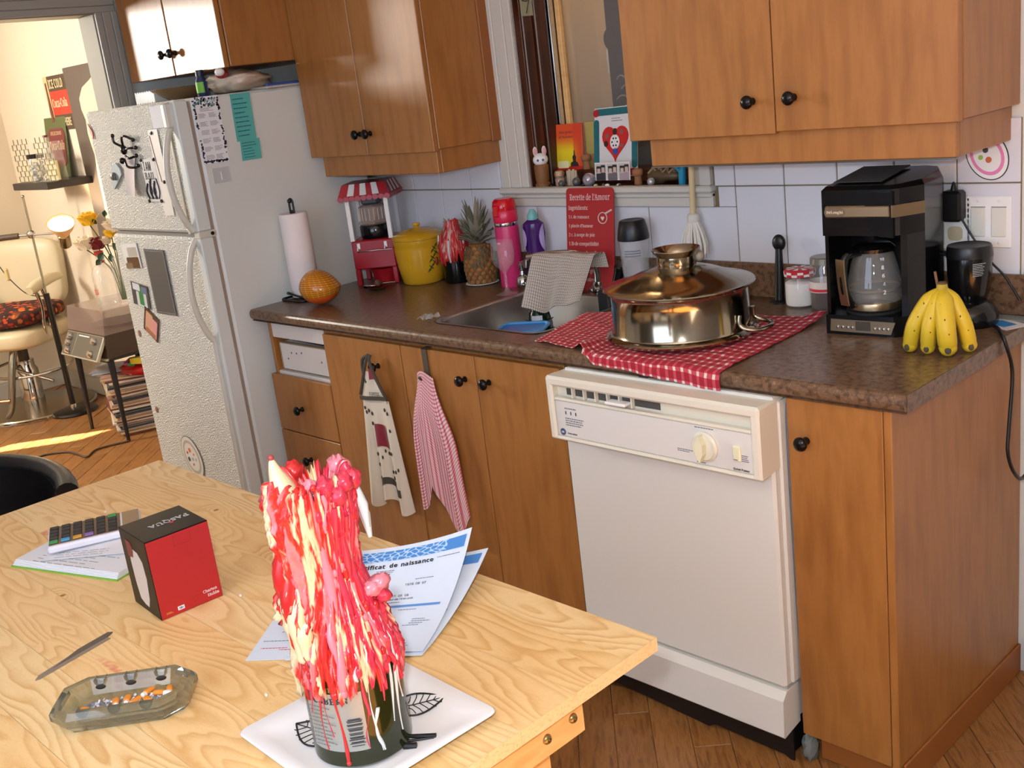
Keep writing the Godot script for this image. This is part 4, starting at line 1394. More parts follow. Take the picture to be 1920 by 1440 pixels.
func counter_items():
	var st
	# paper towels
	var h = thing("towel_holder", "black wire paper towel stand with a looped top against the refrigerator", "holder", Vector3(-2.243, CT, 0.437))
	var loop = []
	for i in 17:
		var a = PI * i / 16
		loop.append(Vector3(cos(a) * 0.011, 0.325 + sin(a) * 0.012, 0))
	tubed("rod", [Vector3(0.011, 0.28, 0)] + loop + [Vector3(-0.011, 0.28, 0)], 0.0035, M["black"], h)
	balled("finial", Vector3(0, 0.33, 0.004), 0.008, M["black"], h)
	var sq = []
	for p in rrect(0.13, 0.13, 0.02):
		sq.append(Vector3(p.x, 0.004, p.y))
	sq.append(sq[0])
	tubed("foot_frame", sq, 0.004, M["black"], h)
	tubed("foot_loop", curve([Vector3(-0.06, 0.006, 0.0), Vector3(-0.05, 0.02, 0.04), Vector3(-0.01, 0.03, 0.062), Vector3(0.02, 0.02, 0.055), Vector3(0.06, 0.006, 0.03)]), 0.0035, M["black"], h)
	tubed("spindle", [Vector3(0, 0.004, 0), Vector3(0, 0.3, 0)], 0.004, M["black"], h)
	tubed("foot_bar", [Vector3(-0.065, 0.004, 0), Vector3(0.065, 0.004, 0)], 0.0035, M["black"], h)
	h = thing("paper_towel", "white paper towel roll standing on the black wire stand", "paper towel", Vector3(-2.243, CT + 0.01, 0.437))
	lathed("roll", [0.012, 0.004, 0.046, 0.0, 0.048, 0.004, 0.048, 0.276, 0.046, 0.28, 0.02, 0.28, 0.018, 0.27, 0.012, 0.004], mat("tissue", 226, 218, 216, 0.95), h, 36)
	# pomelo in an orange net
	h = thing("pomelo", "yellow pomelo wrapped in orange net film beside the paper towels", "fruit", Vector3(-2.075, CT, 0.49), 0.5)
	st = lump(unit_ball(40, 24), func(v): return Vector3(v.x * 0.069 * (1.0 - 0.16 * maxf(v.y, 0.0)) - 0.012 * maxf(v.y, 0.0), 0.058 + v.y * (0.058 if v.y > 0 else 0.056) - 0.006 * pow(absf(v.x), 2.0) * signf(v.y), v.z * 0.066))
	var net = blank(128, 128, Color8(196, 132, 36))
	for y in 128:
		for x in 128:
			var top = y < 44
			if (y % 5) < 2:
				net.set_pixel(x, y, Color8(214, 96, 30) if top else Color8(172, 92, 22))
			elif top:
				net.set_pixel(x, y, Color8(218, 88, 34))
			elif (x % 6) < 1:
				net.set_pixel(x, y, Color8(222, 168, 60))
	obj("rind", st, uvm("net film", net, 0.18, Vector3(1, 1, 1)), h)
	var lb = bx("label", -0.016, 0.016, -0.005, 0.005, 0, 0.001, M["white"], h, 0.0)
	lb.transform = on(Vector3(-0.012, 0.096, 0.042), Vector3(1, 0, -0.1), Vector3(0, 0.55, -0.8))
	words("Pomelo", 0.022, M["red"], lb, Transform3D(Basis(), Vector3(0, 0, 0.0012)), "Droid Sans", true)
	# spoon rest
	h = thing("spoon_rest", "small silver and gold dish with a spoon resting in it", "dish", Vector3(-2.07, CT, 0.265), 0.5)
	lathed("dish", [0, 0, 0.02, 0, 0.05, 0.012, 0.052, 0.015, 0.02, 0.004, 0, 0.004], M["warm steel"], h, 28)
	var sp = thing("spoon", "pale spoon lying across the small silver dish", "spoon", Vector3(-2.09, CT + 0.016, 0.275), 0.5)
	st = S()
	ball(st, Vector3.ZERO, 1.0, 14, 8, Transform3D(Basis.from_scale(Vector3(0.03, 0.004, 0.017)), Vector3(0.0, 0.0, 0)))
	obj("bowl", st, M["chrome"], sp)
	tubed("stem", [Vector3(0.02, 0, 0), Vector3(0.05, 0.004, 0), Vector3(0.09, 0.006, 0.0)], 0.0035, M["chrome"], sp)
	balled("tea_nut", Vector3(0.03, 0.008, 0.01), 0.012, mat("nut brown", 92, 62, 46, 0.7), sp)
	popcorn_machine(Vector3(-2.178, CT, 0.155), 0.66)
	# yellow crock
	h = thing("crock", "yellow glazed stoneware crock with a lid and a painted green sprig", "crock", Vector3(-1.995, CT, 0.12))
	var Y = mat("yellow glaze", 204, 154, 34, 0.14)
	lathed("body", [0, 0, 0.064, 0, 0.071, 0.006, 0.081, 0.06, 0.0865, 0.12, 0.0865, 0.136, 0.0878, 0.138, 0.0878, 0.152, 0.082, 0.156, 0, 0.156], Y, h, 40)
	lathed("lid", [0, 0.152, 0.0888, 0.153, 0.0898, 0.16, 0.084, 0.167, 0.045, 0.182, 0.014, 0.186, 0.008, 0.189, 0.009, 0.193, 0.014, 0.197, 0.012, 0.203, 0, 0.205], Y, h, 40)
	lathed("rim_line", [0.087, 0.1515, 0.0885, 0.152, 0.0885, 0.1545, 0.087, 0.155], mat("crock brown", 70, 40, 18, 0.4), h, 40)
	st = S()
	for k in 11:
		var a = 1.2 + 0.06 * (k % 4) + 0.025 * k
		var y = 0.05 + 0.008 * k
		var xf = Transform3D(Basis(Vector3.UP, a) * Basis(Vector3(0, 0, 1), 0.8 * (1 if k % 2 else -1)), Vector3(sin(a), 0, cos(a)) * (0.0782 + y * 0.07) + Vector3(0, y, 0))
		prism(st, [Vector2(-0.003, 0), Vector2(0.0, -0.012), Vector2(0.003, 0), Vector2(0, 0.012)], 0.0012, xf)
	obj("sprig", st, mat("sprig green", 62, 78, 28, 0.5), h)
	balled("painted_flower", Vector3(sin(1.55) * 0.0835, 0.075, cos(1.55) * 0.0835), 0.012, mat("flower red", 142, 34, 30, 0.5), h, Vector3(0.5, 1.3, 0.5))
	# small bottle under wax
	h = thing("wax_bottle", "small black bottle covered with red and white candle drips beside the crock", "bottle", Vector3(-1.855, CT, 0.085))
	lathed("bottle", [0, 0, 0.042, 0, 0.045, 0.006, 0.045, 0.1, 0.034, 0.14, 0.02, 0.16, 0.018, 0.19, 0, 0.19], mat("bottle black", 10, 12, 10, 0.12), h, 28)
	wax_skin(h, 0.205, 0.09, func(y): return 0.052 - 0.028 * smoothstep(0.11, 0.2, y), [Color8(178, 34, 30), Color8(190, 44, 42), Color8(204, 170, 160), Color8(206, 90, 80)], 91, 72, 40)
	var ra = RandomNumberGenerator.new()
	ra.seed = 17
	for k in 20:
		var a = TAU * k / 20 + ra.randf() * 0.2
		var y0 = ra.randf_range(0.12, 0.17)
		var y1 = ra.randf_range(0.05, 0.09)
		var d = Vector3(sin(a), 0, cos(a))
		tubed("wax_drip", [d * 0.046 + Vector3(0, y0, 0), d * 0.051 + Vector3(0, (y0 + y1) / 2, 0), d * 0.048 + Vector3(0, y1, 0)], [0.005, 0.0055, 0.003], [mat("wax red", 182, 36, 32, 0.4), mat("wax white", 206, 190, 184, 0.4)][int(k % 4 == 1)], h, 7)
	pineapple(Vector3(-1.735, CT, 0.085))
	h = thing("saucer", "small white saucer edge under the pineapple", "saucer", Vector3(-1.735, CT, 0.085))
	lathed("saucer", [0, 0, 0.04, 0, 0.056, 0.004, 0.055, 0.005, 0, 0.0015], M["white"], h, 28)
	# pink vacuum bottle
	h = thing("vacuum_bottle", "tall pink vacuum bottle with a glossy red cap", "bottle", Vector3(-1.59, CT, 0.085))
	lathed("body", [0, 0, 0.036, 0, 0.038, 0.004, 0.038, 0.19, 0.036, 0.196, 0, 0.196], mat("pink coat", 204, 46, 104, 0.4), h, 32)
	lathed("steel_ring", [0.0365, 0.194, 0.0372, 0.195, 0.0372, 0.205, 0.0365, 0.206], M["chrome"], h, 32)
	lathed("collar", [0.0, 0.205, 0.037, 0.205, 0.039, 0.21, 0.039, 0.24, 0.036, 0.244, 0, 0.244], mat("pink cap", 214, 34, 76, 0.3), h, 32)
	lathed("cap", [0, 0.242, 0.037, 0.242, 0.038, 0.255, 0.035, 0.272, 0.028, 0.279, 0, 0.28], mat("ruby cap", 200, 18, 34, 0.1), h, 32)
	bx("latch", -0.012, 0.012, 0.225, 0.262, 0.034, 0.042, M["ruby cap"], h, 0.004)
	# dish soap
	h = thing("dish_soap", "purple dish soap bottle with a pale green cap", "bottle", Vector3(-1.5, CT, 0.055), 0.5)
	lathed("bottle", [0, 0, 0.034, 0, 0.037, 0.006, 0.037, 0.06, 0.031, 0.1, 0.032, 0.135, 0.036, 0.165, 0.033, 0.196, 0.016, 0.21, 0, 0.21], mat("purple soap", 66, 28, 98, 0.12), h, 28, Vector3.ZERO, Vector3.ZERO, 1.0, 0.62)
	lathed("cap", [0, 0.208, 0.016, 0.208, 0.017, 0.222, 0.012, 0.232, 0.007, 0.24, 0, 0.241], mat("mint cap", 116, 178, 176, 0.35), h, 18)
	for s in [-1, 1]:
		st = S()
		sheet(st, 4, 8, func(u, v): return Vector3(s * (0.0345 - 0.014 * u * (1.0 - pow(2.0 * v - 1.0, 2.0))), 0.11 + v * 0.085, 0.0225 * sqrt(maxf(0.05, 1.0 - pow(0.9 - 0.4 * u, 2.0)))))
		obj("label_flash", st, mat("lilac label", 176, 158, 206, 0.4), h)
	prismed("label_leaf", [Vector2(-0.03, 0.09), Vector2(-0.016, 0.1), Vector2(-0.014, 0.12), Vector2(-0.026, 0.13)], 0.002, mat("leaf label", 62, 148, 52, 0.4), h, Transform3D(Basis(Vector3.UP, -0.3), Vector3(0.002, 0, 0.018)))
	h = thing("pump_sprayer", "small round stainless soap pump beside the sink", "dispenser", Vector3(-1.505, CT, 0.12))
	lathed("ball", [0, 0, 0.012, 0.0, 0.021, 0.01, 0.024, 0.024, 0.02, 0.04, 0.01, 0.048, 0.008, 0.06, 0.011, 0.064, 0.011, 0.086, 0.006, 0.09, 0, 0.09], M["chrome"], h, 24)
	tubed("nozzle", [Vector3(0, 0.082, 0), Vector3(0.03, 0.086, 0.02), Vector3(0.05, 0.08, 0.03)], 0.005, M["chrome"], h)
	# wine glass
	h = thing("wine_glass", "empty clear wine glass standing at the back edge of the sink", "glass", Vector3(-1.515, CT, 0.185))
	lathed("glass", [0.036, 0.001, 0.012, 0.007, 0.005, 0.016, 0.0045, 0.065, 0.012, 0.076, 0.031, 0.095, 0.037, 0.12, 0.034, 0.165], clear("stem glass", 235, 235, 235, 0.1), h, 40)
	# recipe sign leaning on the wall
	h = thing("recipe_sign", "red tin sign with a white love recipe leaning against the window apron", "sign", Vector3(-1.262, CT, 0.078))
	h.rotation = Vector3(-0.13, 0.06, 0)
	prismed("plate", rrect(0.178, 0.304, 0.012, 4, 0, 0.152), 0.0025, mat("sign red", 168, 36, 38, 0.5), h)
	var wh = mat("sign white", 226, 200, 192, 0.6)
	words("Recette de l'Amour", 0.15, wh, h, Transform3D(Basis.from_scale(Vector3(1, 1.5, 1)), Vector3(0.0, 0.277, 0.003)), "Droid Serif")
	var lines = ["Ingrédients:", "1 t. de romance", "1 pincée d'humour", "2 c. à soupe de joie", "1 lb de compatibilité", "3 c. à soupe de confiance", "1 t. de respect", "1 lb de partage", "1 zeste de tendresse"]
	var ws = [0.074, 0.078, 0.092, 0.098, 0.112, 0.128, 0.078, 0.092, 0.106]
	for i in lines.size():
		words(lines[i], ws[i], wh, h, Transform3D(Basis.from_scale(Vector3(1, 1.25, 1)), Vector3(-0.08 + ws[i] * 0.5, 0.246 - i * 0.0265, 0.003)), "Droid Serif")
	var ring = []
	for i in 21:
		ring.append(Vector3(0.048 + cos(TAU * i / 20) * 0.016, 0.216 + sin(TAU * i / 20) * 0.016, 0.003))
	tubed("printed_spoon", ring, 0.0016, wh, h, 5)
	tubed("printed_spoon", [Vector3(0.058, 0.228, 0.003), Vector3(0.082, 0.24, 0.003)], 0.003, wh, h, 5)
	prismed("printed_heart", [Vector2(0.048, 0.208), Vector2(0.041, 0.217), Vector2(0.045, 0.221), Vector2(0.048, 0.218), Vector2(0.051, 0.221), Vector2(0.055, 0.217)], 0.0034, wh, h)
	# shaker
	h = thing("shaker", "clear plastic shaker bottle with a black lid behind the pot", "shaker", Vector3(-1.085, CT, 0.075))
	lathed("cup", [0, 0.0, 0.032, 0, 0.034, 0.004, 0.04, 0.09, 0.044, 0.165, 0.0425, 0.165, 0.0385, 0.09, 0.032, 0.006, 0, 0.006], clear("shaker plastic", 225, 225, 225, 0.22, 0.08), h, 32)
	lathed("lid", [0, 0.16, 0.0445, 0.16, 0.0455, 0.166, 0.042, 0.19, 0.037, 0.212, 0.033, 0.216, 0.02, 0.214, 0, 0.213], M["black"], h, 32)
	for k in 3:
		st = S()
		sheet(st, 8, 1, func(u, v): return Vector3(sin(0.0 + u * 1.1) * 0.0432, 0.117 + k * 0.007 + v * 0.003, cos(0.0 + u * 1.1) * 0.0432))
		obj("printed_scale", st, M["soft ink"], h)
	# hanging dish mop
	h = thing("dish_mop", "white cotton dish mop hanging by its wooden stick from the wall cabinet", "mop", Vector3(-0.9, 1.0, 0.035))
	tubed("stick", [Vector3(0.0, 0.128, 0), Vector3(0.012, 0.34, 0.004)], 0.0085, mat("mop wood", 214, 190, 146, 0.6), h, 12)
	lathed("ferrule", [0, 0.11, 0.016, 0.11, 0.018, 0.116, 0.016, 0.13, 0.01, 0.134, 0, 0.134], mat("mop cotton", 218, 212, 200, 0.95), h, 18)
	st = S()
	var r2 = RandomNumberGenerator.new()
	r2.seed = 31
	for k in 80:
		var a = r2.randf() * TAU
		var q = sqrt(r2.randf())
		var l = r2.randf_range(0.82, 1.0)
		var e = Vector3(cos(a) * 0.042 * q, 0.112 - 0.1 * l, sin(a) * 0.03 * q)
		tube(st, [Vector3(cos(a) * 0.011 * q, 0.116, sin(a) * 0.011 * q), Vector3(e.x * 0.75, 0.082, e.z * 0.8), Vector3(e.x, 0.05, e.z), e], [0.003, 0.0033, 0.0034, 0.0026], 5)
	var strands = obj("cotton_strands", st, M["mop cotton"], h)
	strands.set_meta("kind", "stuff")
	pot()
	# coffee scoop, sugar jar, brown jar
	h = thing("ladle", "black plastic spoon standing upright against the tiles", "spoon", Vector3(-0.632, CT, 0.05))
	lathed("foot", [0, 0, 0.026, 0, 0.026, 0.004, 0.012, 0.008, 0, 0.008], M["black"], h, 20)
	tubed("handle", [Vector3(0, 0.005, 0), Vector3(0.001, 0.07, -0.003), Vector3(0.0, 0.14, -0.008)], [0.0125, 0.012, 0.009], M["black"], h, 10)
	balled("bowl", Vector3(0, 0.155, -0.01), 0.019, M["black"], h, Vector3(1, 1.15, 0.6), 18)
	h = thing("sugar_jar", "small glass jar of white sugar with a red checked lid", "jar", Vector3(-0.563, CT, 0.06))
	lathed("glass", [0, 0.001, 0.036, 0.0, 0.039, 0.006, 0.039, 0.066, 0.034, 0.076, 0.034, 0.082], M["clear glass"], h, 30)
	lathed("sugar", [0, 0.004, 0.035, 0.004, 0.037, 0.01, 0.037, 0.06, 0.03, 0.064, 0, 0.066], mat("sugar", 236, 235, 232, 0.95), h, 30)
	var lidk = lathed("lid", [0.035, 0.076, 0.0385, 0.078, 0.0385, 0.092, 0.035, 0.095, 0, 0.096], mat("lid red", 198, 40, 52, 0.4), h, 32)
	st = S()
	for j in 3:
		for i in 16:
			if (i + j) % 2 == 0:
				var a0 = TAU * i / 16
				var a1 = TAU * (i + 1) / 16
				var am = (a0 + a1) * 0.5
				var xf = Transform3D(Basis(Vector3.UP, am), Vector3(sin(am), 0, cos(am)) * 0.0382)
				if j < 2:
					box(st, xf * Vector3(0, 0.082 + j * 0.006, 0), Vector3.ONE * 0.0001)
					prism(st, [Vector2(-0.007, 0.079 + j * 0.006), Vector2(0.007, 0.079 + j * 0.006), Vector2(0.007, 0.085 + j * 0.006), Vector2(-0.007, 0.085 + j * 0.006)], 0.0012, xf)
				else:
					quad(st, Vector3(sin(a0) * 0.012, 0.0968, cos(a0) * 0.012), Vector3(sin(a0) * 0.034, 0.0962, cos(a0) * 0.034), Vector3(sin(a1) * 0.034, 0.0962, cos(a1) * 0.034), Vector3(sin(a1) * 0.012, 0.0968, cos(a1) * 0.012))
	obj("check_print", st, M["white"], lidk)
	h = thing("brown_jar", "glass jar half full of brown powder beside the coffee maker", "jar", Vector3(-0.492, CT, 0.062))
	lathed("glass", [0, 0.001, 0.034, 0.0, 0.037, 0.006, 0.037, 0.095, 0.03, 0.11, 0.03, 0.124], M["clear glass"], h, 30)
	lathed("powder", [0, 0.004, 0.034, 0.004, 0.0352, 0.01, 0.0352, 0.045, 0, 0.047], mat("cocoa", 62, 38, 28, 0.9), h, 30)
	lathed("lid", [0.031, 0.112, 0.034, 0.113, 0.034, 0.127, 0.031, 0.13, 0, 0.13], mat("jar lid", 150, 146, 134, 0.35, 0.6), h, 30)
	lathed("label", [0.0374, 0.044, 0.0376, 0.044, 0.0376, 0.07, 0.0374, 0.07], mat("label cream", 214, 200, 190, 0.6), h, 30)
	lathed("label_band", [0.0377, 0.046, 0.0379, 0.046, 0.0379, 0.053, 0.0377, 0.053], M["lid red"], h, 30)
	coffee_maker(Vector3(-0.272, CT, 0.165), 0.1)
	bananas(Vector3(-0.07, CT, 0.325))
	blender_cup(Vector3(-0.118, CT, 0.088))
	# cards and papers at the right end
	h = thing("flyer", "small printed card with a blue picture under the blender cord", "card", Vector3(-0.045, CT, 0.09), -0.5)
	bx("card", -0.055, 0.05, 0.0, 0.0015, -0.03, 0.03, mat("card pale", 206, 200, 196, 0.5), h, 0.0)
	bx("picture", -0.02, 0.03, 0.0015, 0.002, -0.015, 0.02, mat("card blue", 36, 120, 178, 0.5), h, 0.0)
	h = thing("leaflet", "folded grey leaflet lying against the backsplash at the right end", "leaflet", Vector3(-0.06, CT, 0.038), -0.1)
	bx("sheet", -0.05, 0.055, 0.0, 0.003, -0.016, 0.022, mat("leaflet grey", 128, 134, 130, 0.6), h, 0.0)
	# outlet, adapter, switches
	h = thing("wall_outlet", "white duplex outlet plate with one beige socket showing", "outlet", Vector3(-0.185, 1.11, 0.0068))
	bx("plate", -0.036, 0.036, -0.06, 0.06, 0, 0.005, M["white"], h, 0.003)
	prismed("socket", rrect(0.034, 0.032, 0.01, 4, 0.002, -0.022), 0.008, mat("socket beige", 190, 180, 150, 0.5), h)
	h = thing("power_adapter", "black plug-in power adapter on the outlet beside the coffee maker", "adapter", Vector3(-0.179, 1.155, 0.0122))
	bx("body", -0.023, 0.023, -0.035, 0.034, 0, 0.036, M["black"], h, 0.006)
	lathed("strain_relief", [0, 0, 0.008, 0, 0.004, 0.016, 0.002, 0.02, 0, 0.02], M["black"], h, 12, Vector3(0.0, 0.033, 0.016))
	tubed("cable", curve([Vector3(0.02, -0.03, 0.02), Vector3(0.045, -0.075, 0.016), Vector3(0.08, -0.125, 0.012), Vector3(0.115, -0.16, 0.014), Vector3(0.15, -0.21, 0.02)]), 0.0025, M["black"], h, 6)
	h = thing("light_switch", "white double switch plate with two flat rockers", "switch", Vector3(-0.108, 1.115, 0.0068))
	bx("plate", -0.05, 0.05, -0.058, 0.058, 0, 0.005, M["white"], h, 0.003)
	for x in [-0.023, 0.023]:
		bx("rocker", x - 0.0165, x + 0.0165, -0.033, 0.033, 0.004, 0.0085, mat("rocker white", 218, 214, 202, 0.4), h, 0.002)
		bx("rocker_gap", x - 0.0165, x + 0.0165, 0.033, 0.0345, 0.004, 0.006, mat("gap shade", 110, 104, 94, 0.7), h, 0.0)
		for y in [-0.047, 0.047]:
			balled("screw", Vector3(x, y, 0.005), 0.003, M["white"], h, Vector3(1, 1, 0.4), 8)
	oval_decal(Vector3(-0.113, 1.262, 0.0068), 0.115, "oval white decal with a pink ring and dots on the tiles under the cabinet", true, 0.5)
	# black cord hanging over the end of the worktop
	h = find_child("blender", false, false)
	tubed("cord", curve([Vector3(-0.095, 0.915, 0.12), Vector3(-0.04, 0.912, 0.14), Vector3(-0.006, 0.912, 0.19), Vector3(0.009, 0.89, 0.2), Vector3(0.01, 0.82, 0.17), Vector3(0.011, 0.705, 0.188), Vector3(0.012, 0.646, 0.195), Vector3(0.014, 0.592, 0.166), Vector3(0.012, 0.56, 0.11), Vector3(0.012, 0.6, 0.04), Vector3(0.01, 0.75, 0.012)], 8), 0.0042, M["black"], h, 8).position = -h.position
	# cloth under the pot, hanging over the front edge
	h = thing("checked_cloth", "red and white checked cloth spread under the pot and over the worktop edge", "cloth")
	st = S()
	var wn = noise(101, 1.0, FastNoiseLite.TYPE_SIMPLEX_SMOOTH, 2)
	sheet(st, 90, 60, func(u, v):
		var back = Vector2(-1.075, 0.31).lerp(Vector2(-0.43, 0.16), u)
		var front
		if u < 0.3:
			front = Vector2(-1.0, 0.592).lerp(Vector2(-0.83, 0.612), u / 0.3)
		elif u < 0.42:
			front = Vector2(-0.83, 0.612).lerp(Vector2(-0.76, 0.652), (u - 0.3) / 0.12)
		else:
			front = Vector2(-0.76, 0.652).lerp(Vector2(-0.405, 0.672), (u - 0.42) / 0.58)
		var p = front.lerp(back, v)
		var y = CT + 0.0035 + 0.006 * maxf(0.0, wn.get_noise_2d(p.x * 9.0, p.y * 14.0))
		if u > 0.25 and u < 0.37:
			y += 0.016 * pow(sin((u - 0.25) / 0.12 * PI), 2.0) * (1.0 - smoothstep(0.0, 0.3, v))
		y += 0.012 * smoothstep(0.9, 1.0, u) * smoothstep(0.8, 1.0, v)
		var z = p.y
		if z > 0.628:
			var o = z - 0.628
			z = 0.628 + 0.014 * sin(minf(o * 70.0, PI / 2)) + 0.004 * sin(p.x * 40.0)
			y -= maxf(0.0, o - 0.008) * 1.15 + 0.004
			z = maxf(z, 0.6405)
		return Vector3(p.x, y, z), 0.0015)
	obj("cloth", st, M["red check"], h)
	hanging_towels()

func popcorn_machine(at, turn):
	var h = thing("popcorn_machine", "red and white popcorn maker with a striped awning under the wall cabinet", "popcorn machine", at, turn)
	var R = mat("popcorn red", 158, 22, 34, 0.3)
	var st = S()
	for x in [-0.066, 0.066]:
		for z in [-0.06, 0.06]:
			box(st, Vector3(x, 0.03, z), Vector3(0.018, 0.06, 0.018), 0.003)
	box(st, Vector3(0, 0.108, 0), Vector3(0.15, 0.1, 0.14), 0.004)
	obj("body", st, R, h)
	lathed("chute", [0, 0.0, 0.045, 0.0, 0.048, 0.03, 0.058, 0.05, 0, 0.052], R, h, 24, Vector3(0.015, 0.002, 0.0))
	bx("crossbar", -0.056, 0.072, 0.121, 0.1255, 0.078, 0.083, M["chrome"], h, 0.0015)
	for x in [-0.05, 0.046]:
		bx("bracket", x - 0.005, x + 0.006, 0.13, 0.15, 0.069, 0.073, M["white"], h, 0.001)
		bx("bracket_arm", x - 0.004, x - 0.001, 0.122, 0.135, 0.07, 0.08, M["white"], h, 0.0)
	lathed("kettle", [0, 0.158, 0.05, 0.158, 0.054, 0.164, 0.054, 0.2, 0.05, 0.205, 0, 0.205], M["black gloss"], h, 24)
	lathed("kettle_hood", [0.052, 0.206, 0.056, 0.21, 0.054, 0.216, 0.05, 0.22, 0.05, 0.266, 0.04, 0.272, 0, 0.273], clear("hood plastic", 190, 165, 150, 0.35, 0.06), h, 24)
	for i in 9:
		var a = -1.2 + i * 0.3
		bx("hood_rib", sin(a) * 0.0505 - 0.0015, sin(a) * 0.0505 + 0.0015, 0.222, 0.262, cos(a) * 0.0505 - 0.0015, cos(a) * 0.0505 + 0.0015, clear("rib plastic", 230, 215, 205, 0.4, 0.06), h, 0.0)
	bx("motor_head", -0.03, 0.03, 0.274, 0.312, -0.03, 0.03, mat("motor grey", 60, 62, 66, 0.5), h, 0.006)
	for x in [-0.068, 0.068]:
		bx("post", x - 0.0075, x + 0.0075, 0.158, 0.312, 0.055, 0.07, M["white"], h, 0.001)
		bx("post", x - 0.006, x + 0.006, 0.158, 0.312, -0.068, -0.058, M["white"], h, 0.001)
	for s in [[-0.0755, -0.074, -0.06, 0.06], [0.074, 0.0755, -0.06, 0.06]]:
		bx("side_window", s[0], s[1], 0.158, 0.312, s[2], s[3], M["clear glass"], h, 0.0)
	st = S()
	var lo = [Vector3(-0.092, 0.308, 0.092), Vector3(0.092, 0.308, 0.092), Vector3(0.092, 0.308, -0.092), Vector3(-0.092, 0.308, -0.092)]
	var hi = [Vector3(-0.075, 0.352, 0.075), Vector3(0.075, 0.352, 0.075), Vector3(0.075, 0.352, -0.075), Vector3(-0.075, 0.352, -0.075)]
	for k in 4:
		quad(st, lo[k], lo[(k + 1) % 4], hi[(k + 1) % 4], hi[k])
	quad(st, hi[0], hi[1], hi[2], hi[3])
	quad(st, lo[3], lo[2], lo[1], lo[0])
	var aw = obj("awning", st, R, h)
	for k in 4:
		for i in 3:
			st = S()
			var t0 = 0.18 + i * 0.25
			var t1 = t0 + 0.13
			var n = Basis(Vector3.UP, k * PI / 2) * Vector3(0, 0.0008, 0.0012)
			var a = lo[k].lerp(lo[(k + 1) % 4], t0).lerp(hi[k].lerp(hi[(k + 1) % 4], t0), 0.14) + n
			var b = lo[k].lerp(lo[(k + 1) % 4], t1).lerp(hi[k].lerp(hi[(k + 1) % 4], t1), 0.14) + n
			quad(st, a, b, hi[k].lerp(hi[(k + 1) % 4], t1) + n, hi[k].lerp(hi[(k + 1) % 4], t0) + n)
			obj("white_stripe", st, mat("stripe white", 204, 206, 204, 0.5), aw)
	st = S()
	for i in 9:
		var x = -0.082 + i * 0.0205
		prism(st, ring_poly(8, 0.011, 0.009, x, 0.305), 0.003, Transform3D(Basis(), Vector3(0, 0, 0.09)))
		prism(st, ring_poly(8, 0.011, 0.009, x, 0.305), 0.003, Transform3D(Basis(Vector3.UP, PI / 2), Vector3(0.09, 0, 0)))
	obj("scallops", st, R, aw)

func pineapple(at):
	var h = thing("pineapple", "ripe pineapple with a grey green leaf crown beside the vacuum bottle", "pineapple", at)
	var st = S()
	st.set_smooth_group(-1)
	lathe(st, V2([0, 0.0, 0.034, 0.002, 0.046, 0.018, 0.051, 0.05, 0.05, 0.085, 0.042, 0.115, 0.028, 0.132, 0, 0.136]), 24)
	obj("flesh", st, mat("pine core", 128, 84, 34, 0.8), h)
	# eyes: raised scales in two spirals
	var em = S()
	lathe(em, V2([0.0095, 0.0, 0.0085, 0.004, 0.004, 0.0065, 0, 0.007]), 6)
	var eye = mesh_of(em)
	var ti = S()
	prism(ti, [Vector2(-0.004, 0), Vector2(0.004, 0), Vector2(0.0, -0.017)], 0.0014)
	var tip = mesh_of(ti)
	var n = 0
	for j in 9:
		var y = 0.012 + j * 0.0135
		var rr = 0.0505 * sqrt(maxf(0.1, 1.0 - pow((y - 0.06) / 0.09, 2.0)))
		for i in 13:
			var a = TAU * (i + 0.5 * (j % 2)) / 13
			if cos(a - 0.85) < -0.35:
				continue
			var d = Vector3(sin(a), 0.25 * (y - 0.06) / 0.06, cos(a)).normalized()
			var b = Basis(Vector3.UP, a) * Basis(Vector3.RIGHT, PI / 2)
			var col = ["eye gold", "eye brown", "eye olive"][(i * 5 + j * 3 + (1 if j > 5 else 0)) % 3] if j > 3 else ["eye gold", "eye rust"][(i + j) % 2]
			var cm = {"eye gold": [150, 100, 46], "eye brown": [98, 70, 40], "eye olive": [92, 82, 54], "eye rust": [150, 88, 40]}[col]
			var e = inst("eye", eye, mat(col, cm[0], cm[1], cm[2], 0.7), h, Transform3D(b, Vector3(sin(a) * (rr - 0.002), y, cos(a) * (rr - 0.002))))
			inst("bract", tip, mat("bract", 120, 104, 70, 0.8), e, Transform3D(Basis(Vector3.RIGHT, -PI / 2) * Basis(Vector3.RIGHT, 0.35), Vector3(0, 0.0065, 0.002)))
			n += 1
	var r = RandomNumberGenerator.new()
	r.seed = 44
	for k in 60:
		var a = r.randf() * TAU
		var lev = float(k) / 60.0
		var l = lerpf(0.045, 0.115, lev) * r.randf_range(0.85, 1.1)
		var out = lerpf(0.9, 0.15, pow(lev, 0.8))
		var p0 = Vector3(0, 0.128 + lev * 0.04, 0)
		var d = Vector3(sin(a), 0, cos(a))
		var pts = []
		for i in 6:
			var t = i / 5.0
			pts.append(p0 + d * (0.012 + l * out * (t + 0.25 * t * t * r.randf_range(0.4, 1.2))) + Vector3.UP * l * (t * (1.1 - 0.45 * out) - 0.35 * out * t * t))
		st = S()
		var side = d.cross(Vector3.UP)
		var wv = [0.009, 0.0095, 0.0085, 0.007, 0.0045, 0.0005]
		sheet(st, 2, 5, func(u, v):
			var i = int(round(v * 5))
			return pts[i] - side * (u - 0.5) * 2.0 * wv[i] + Vector3.UP * 0.004 * absf(u - 0.5) * 2.0 + d * 0.0, 0.0012)
		obj("leaf", st, [mat("crown grey", 132, 130, 114, 0.7), mat("crown green", 104, 106, 82, 0.7), mat("crown tan", 138, 126, 104, 0.7)][k % 3], h)

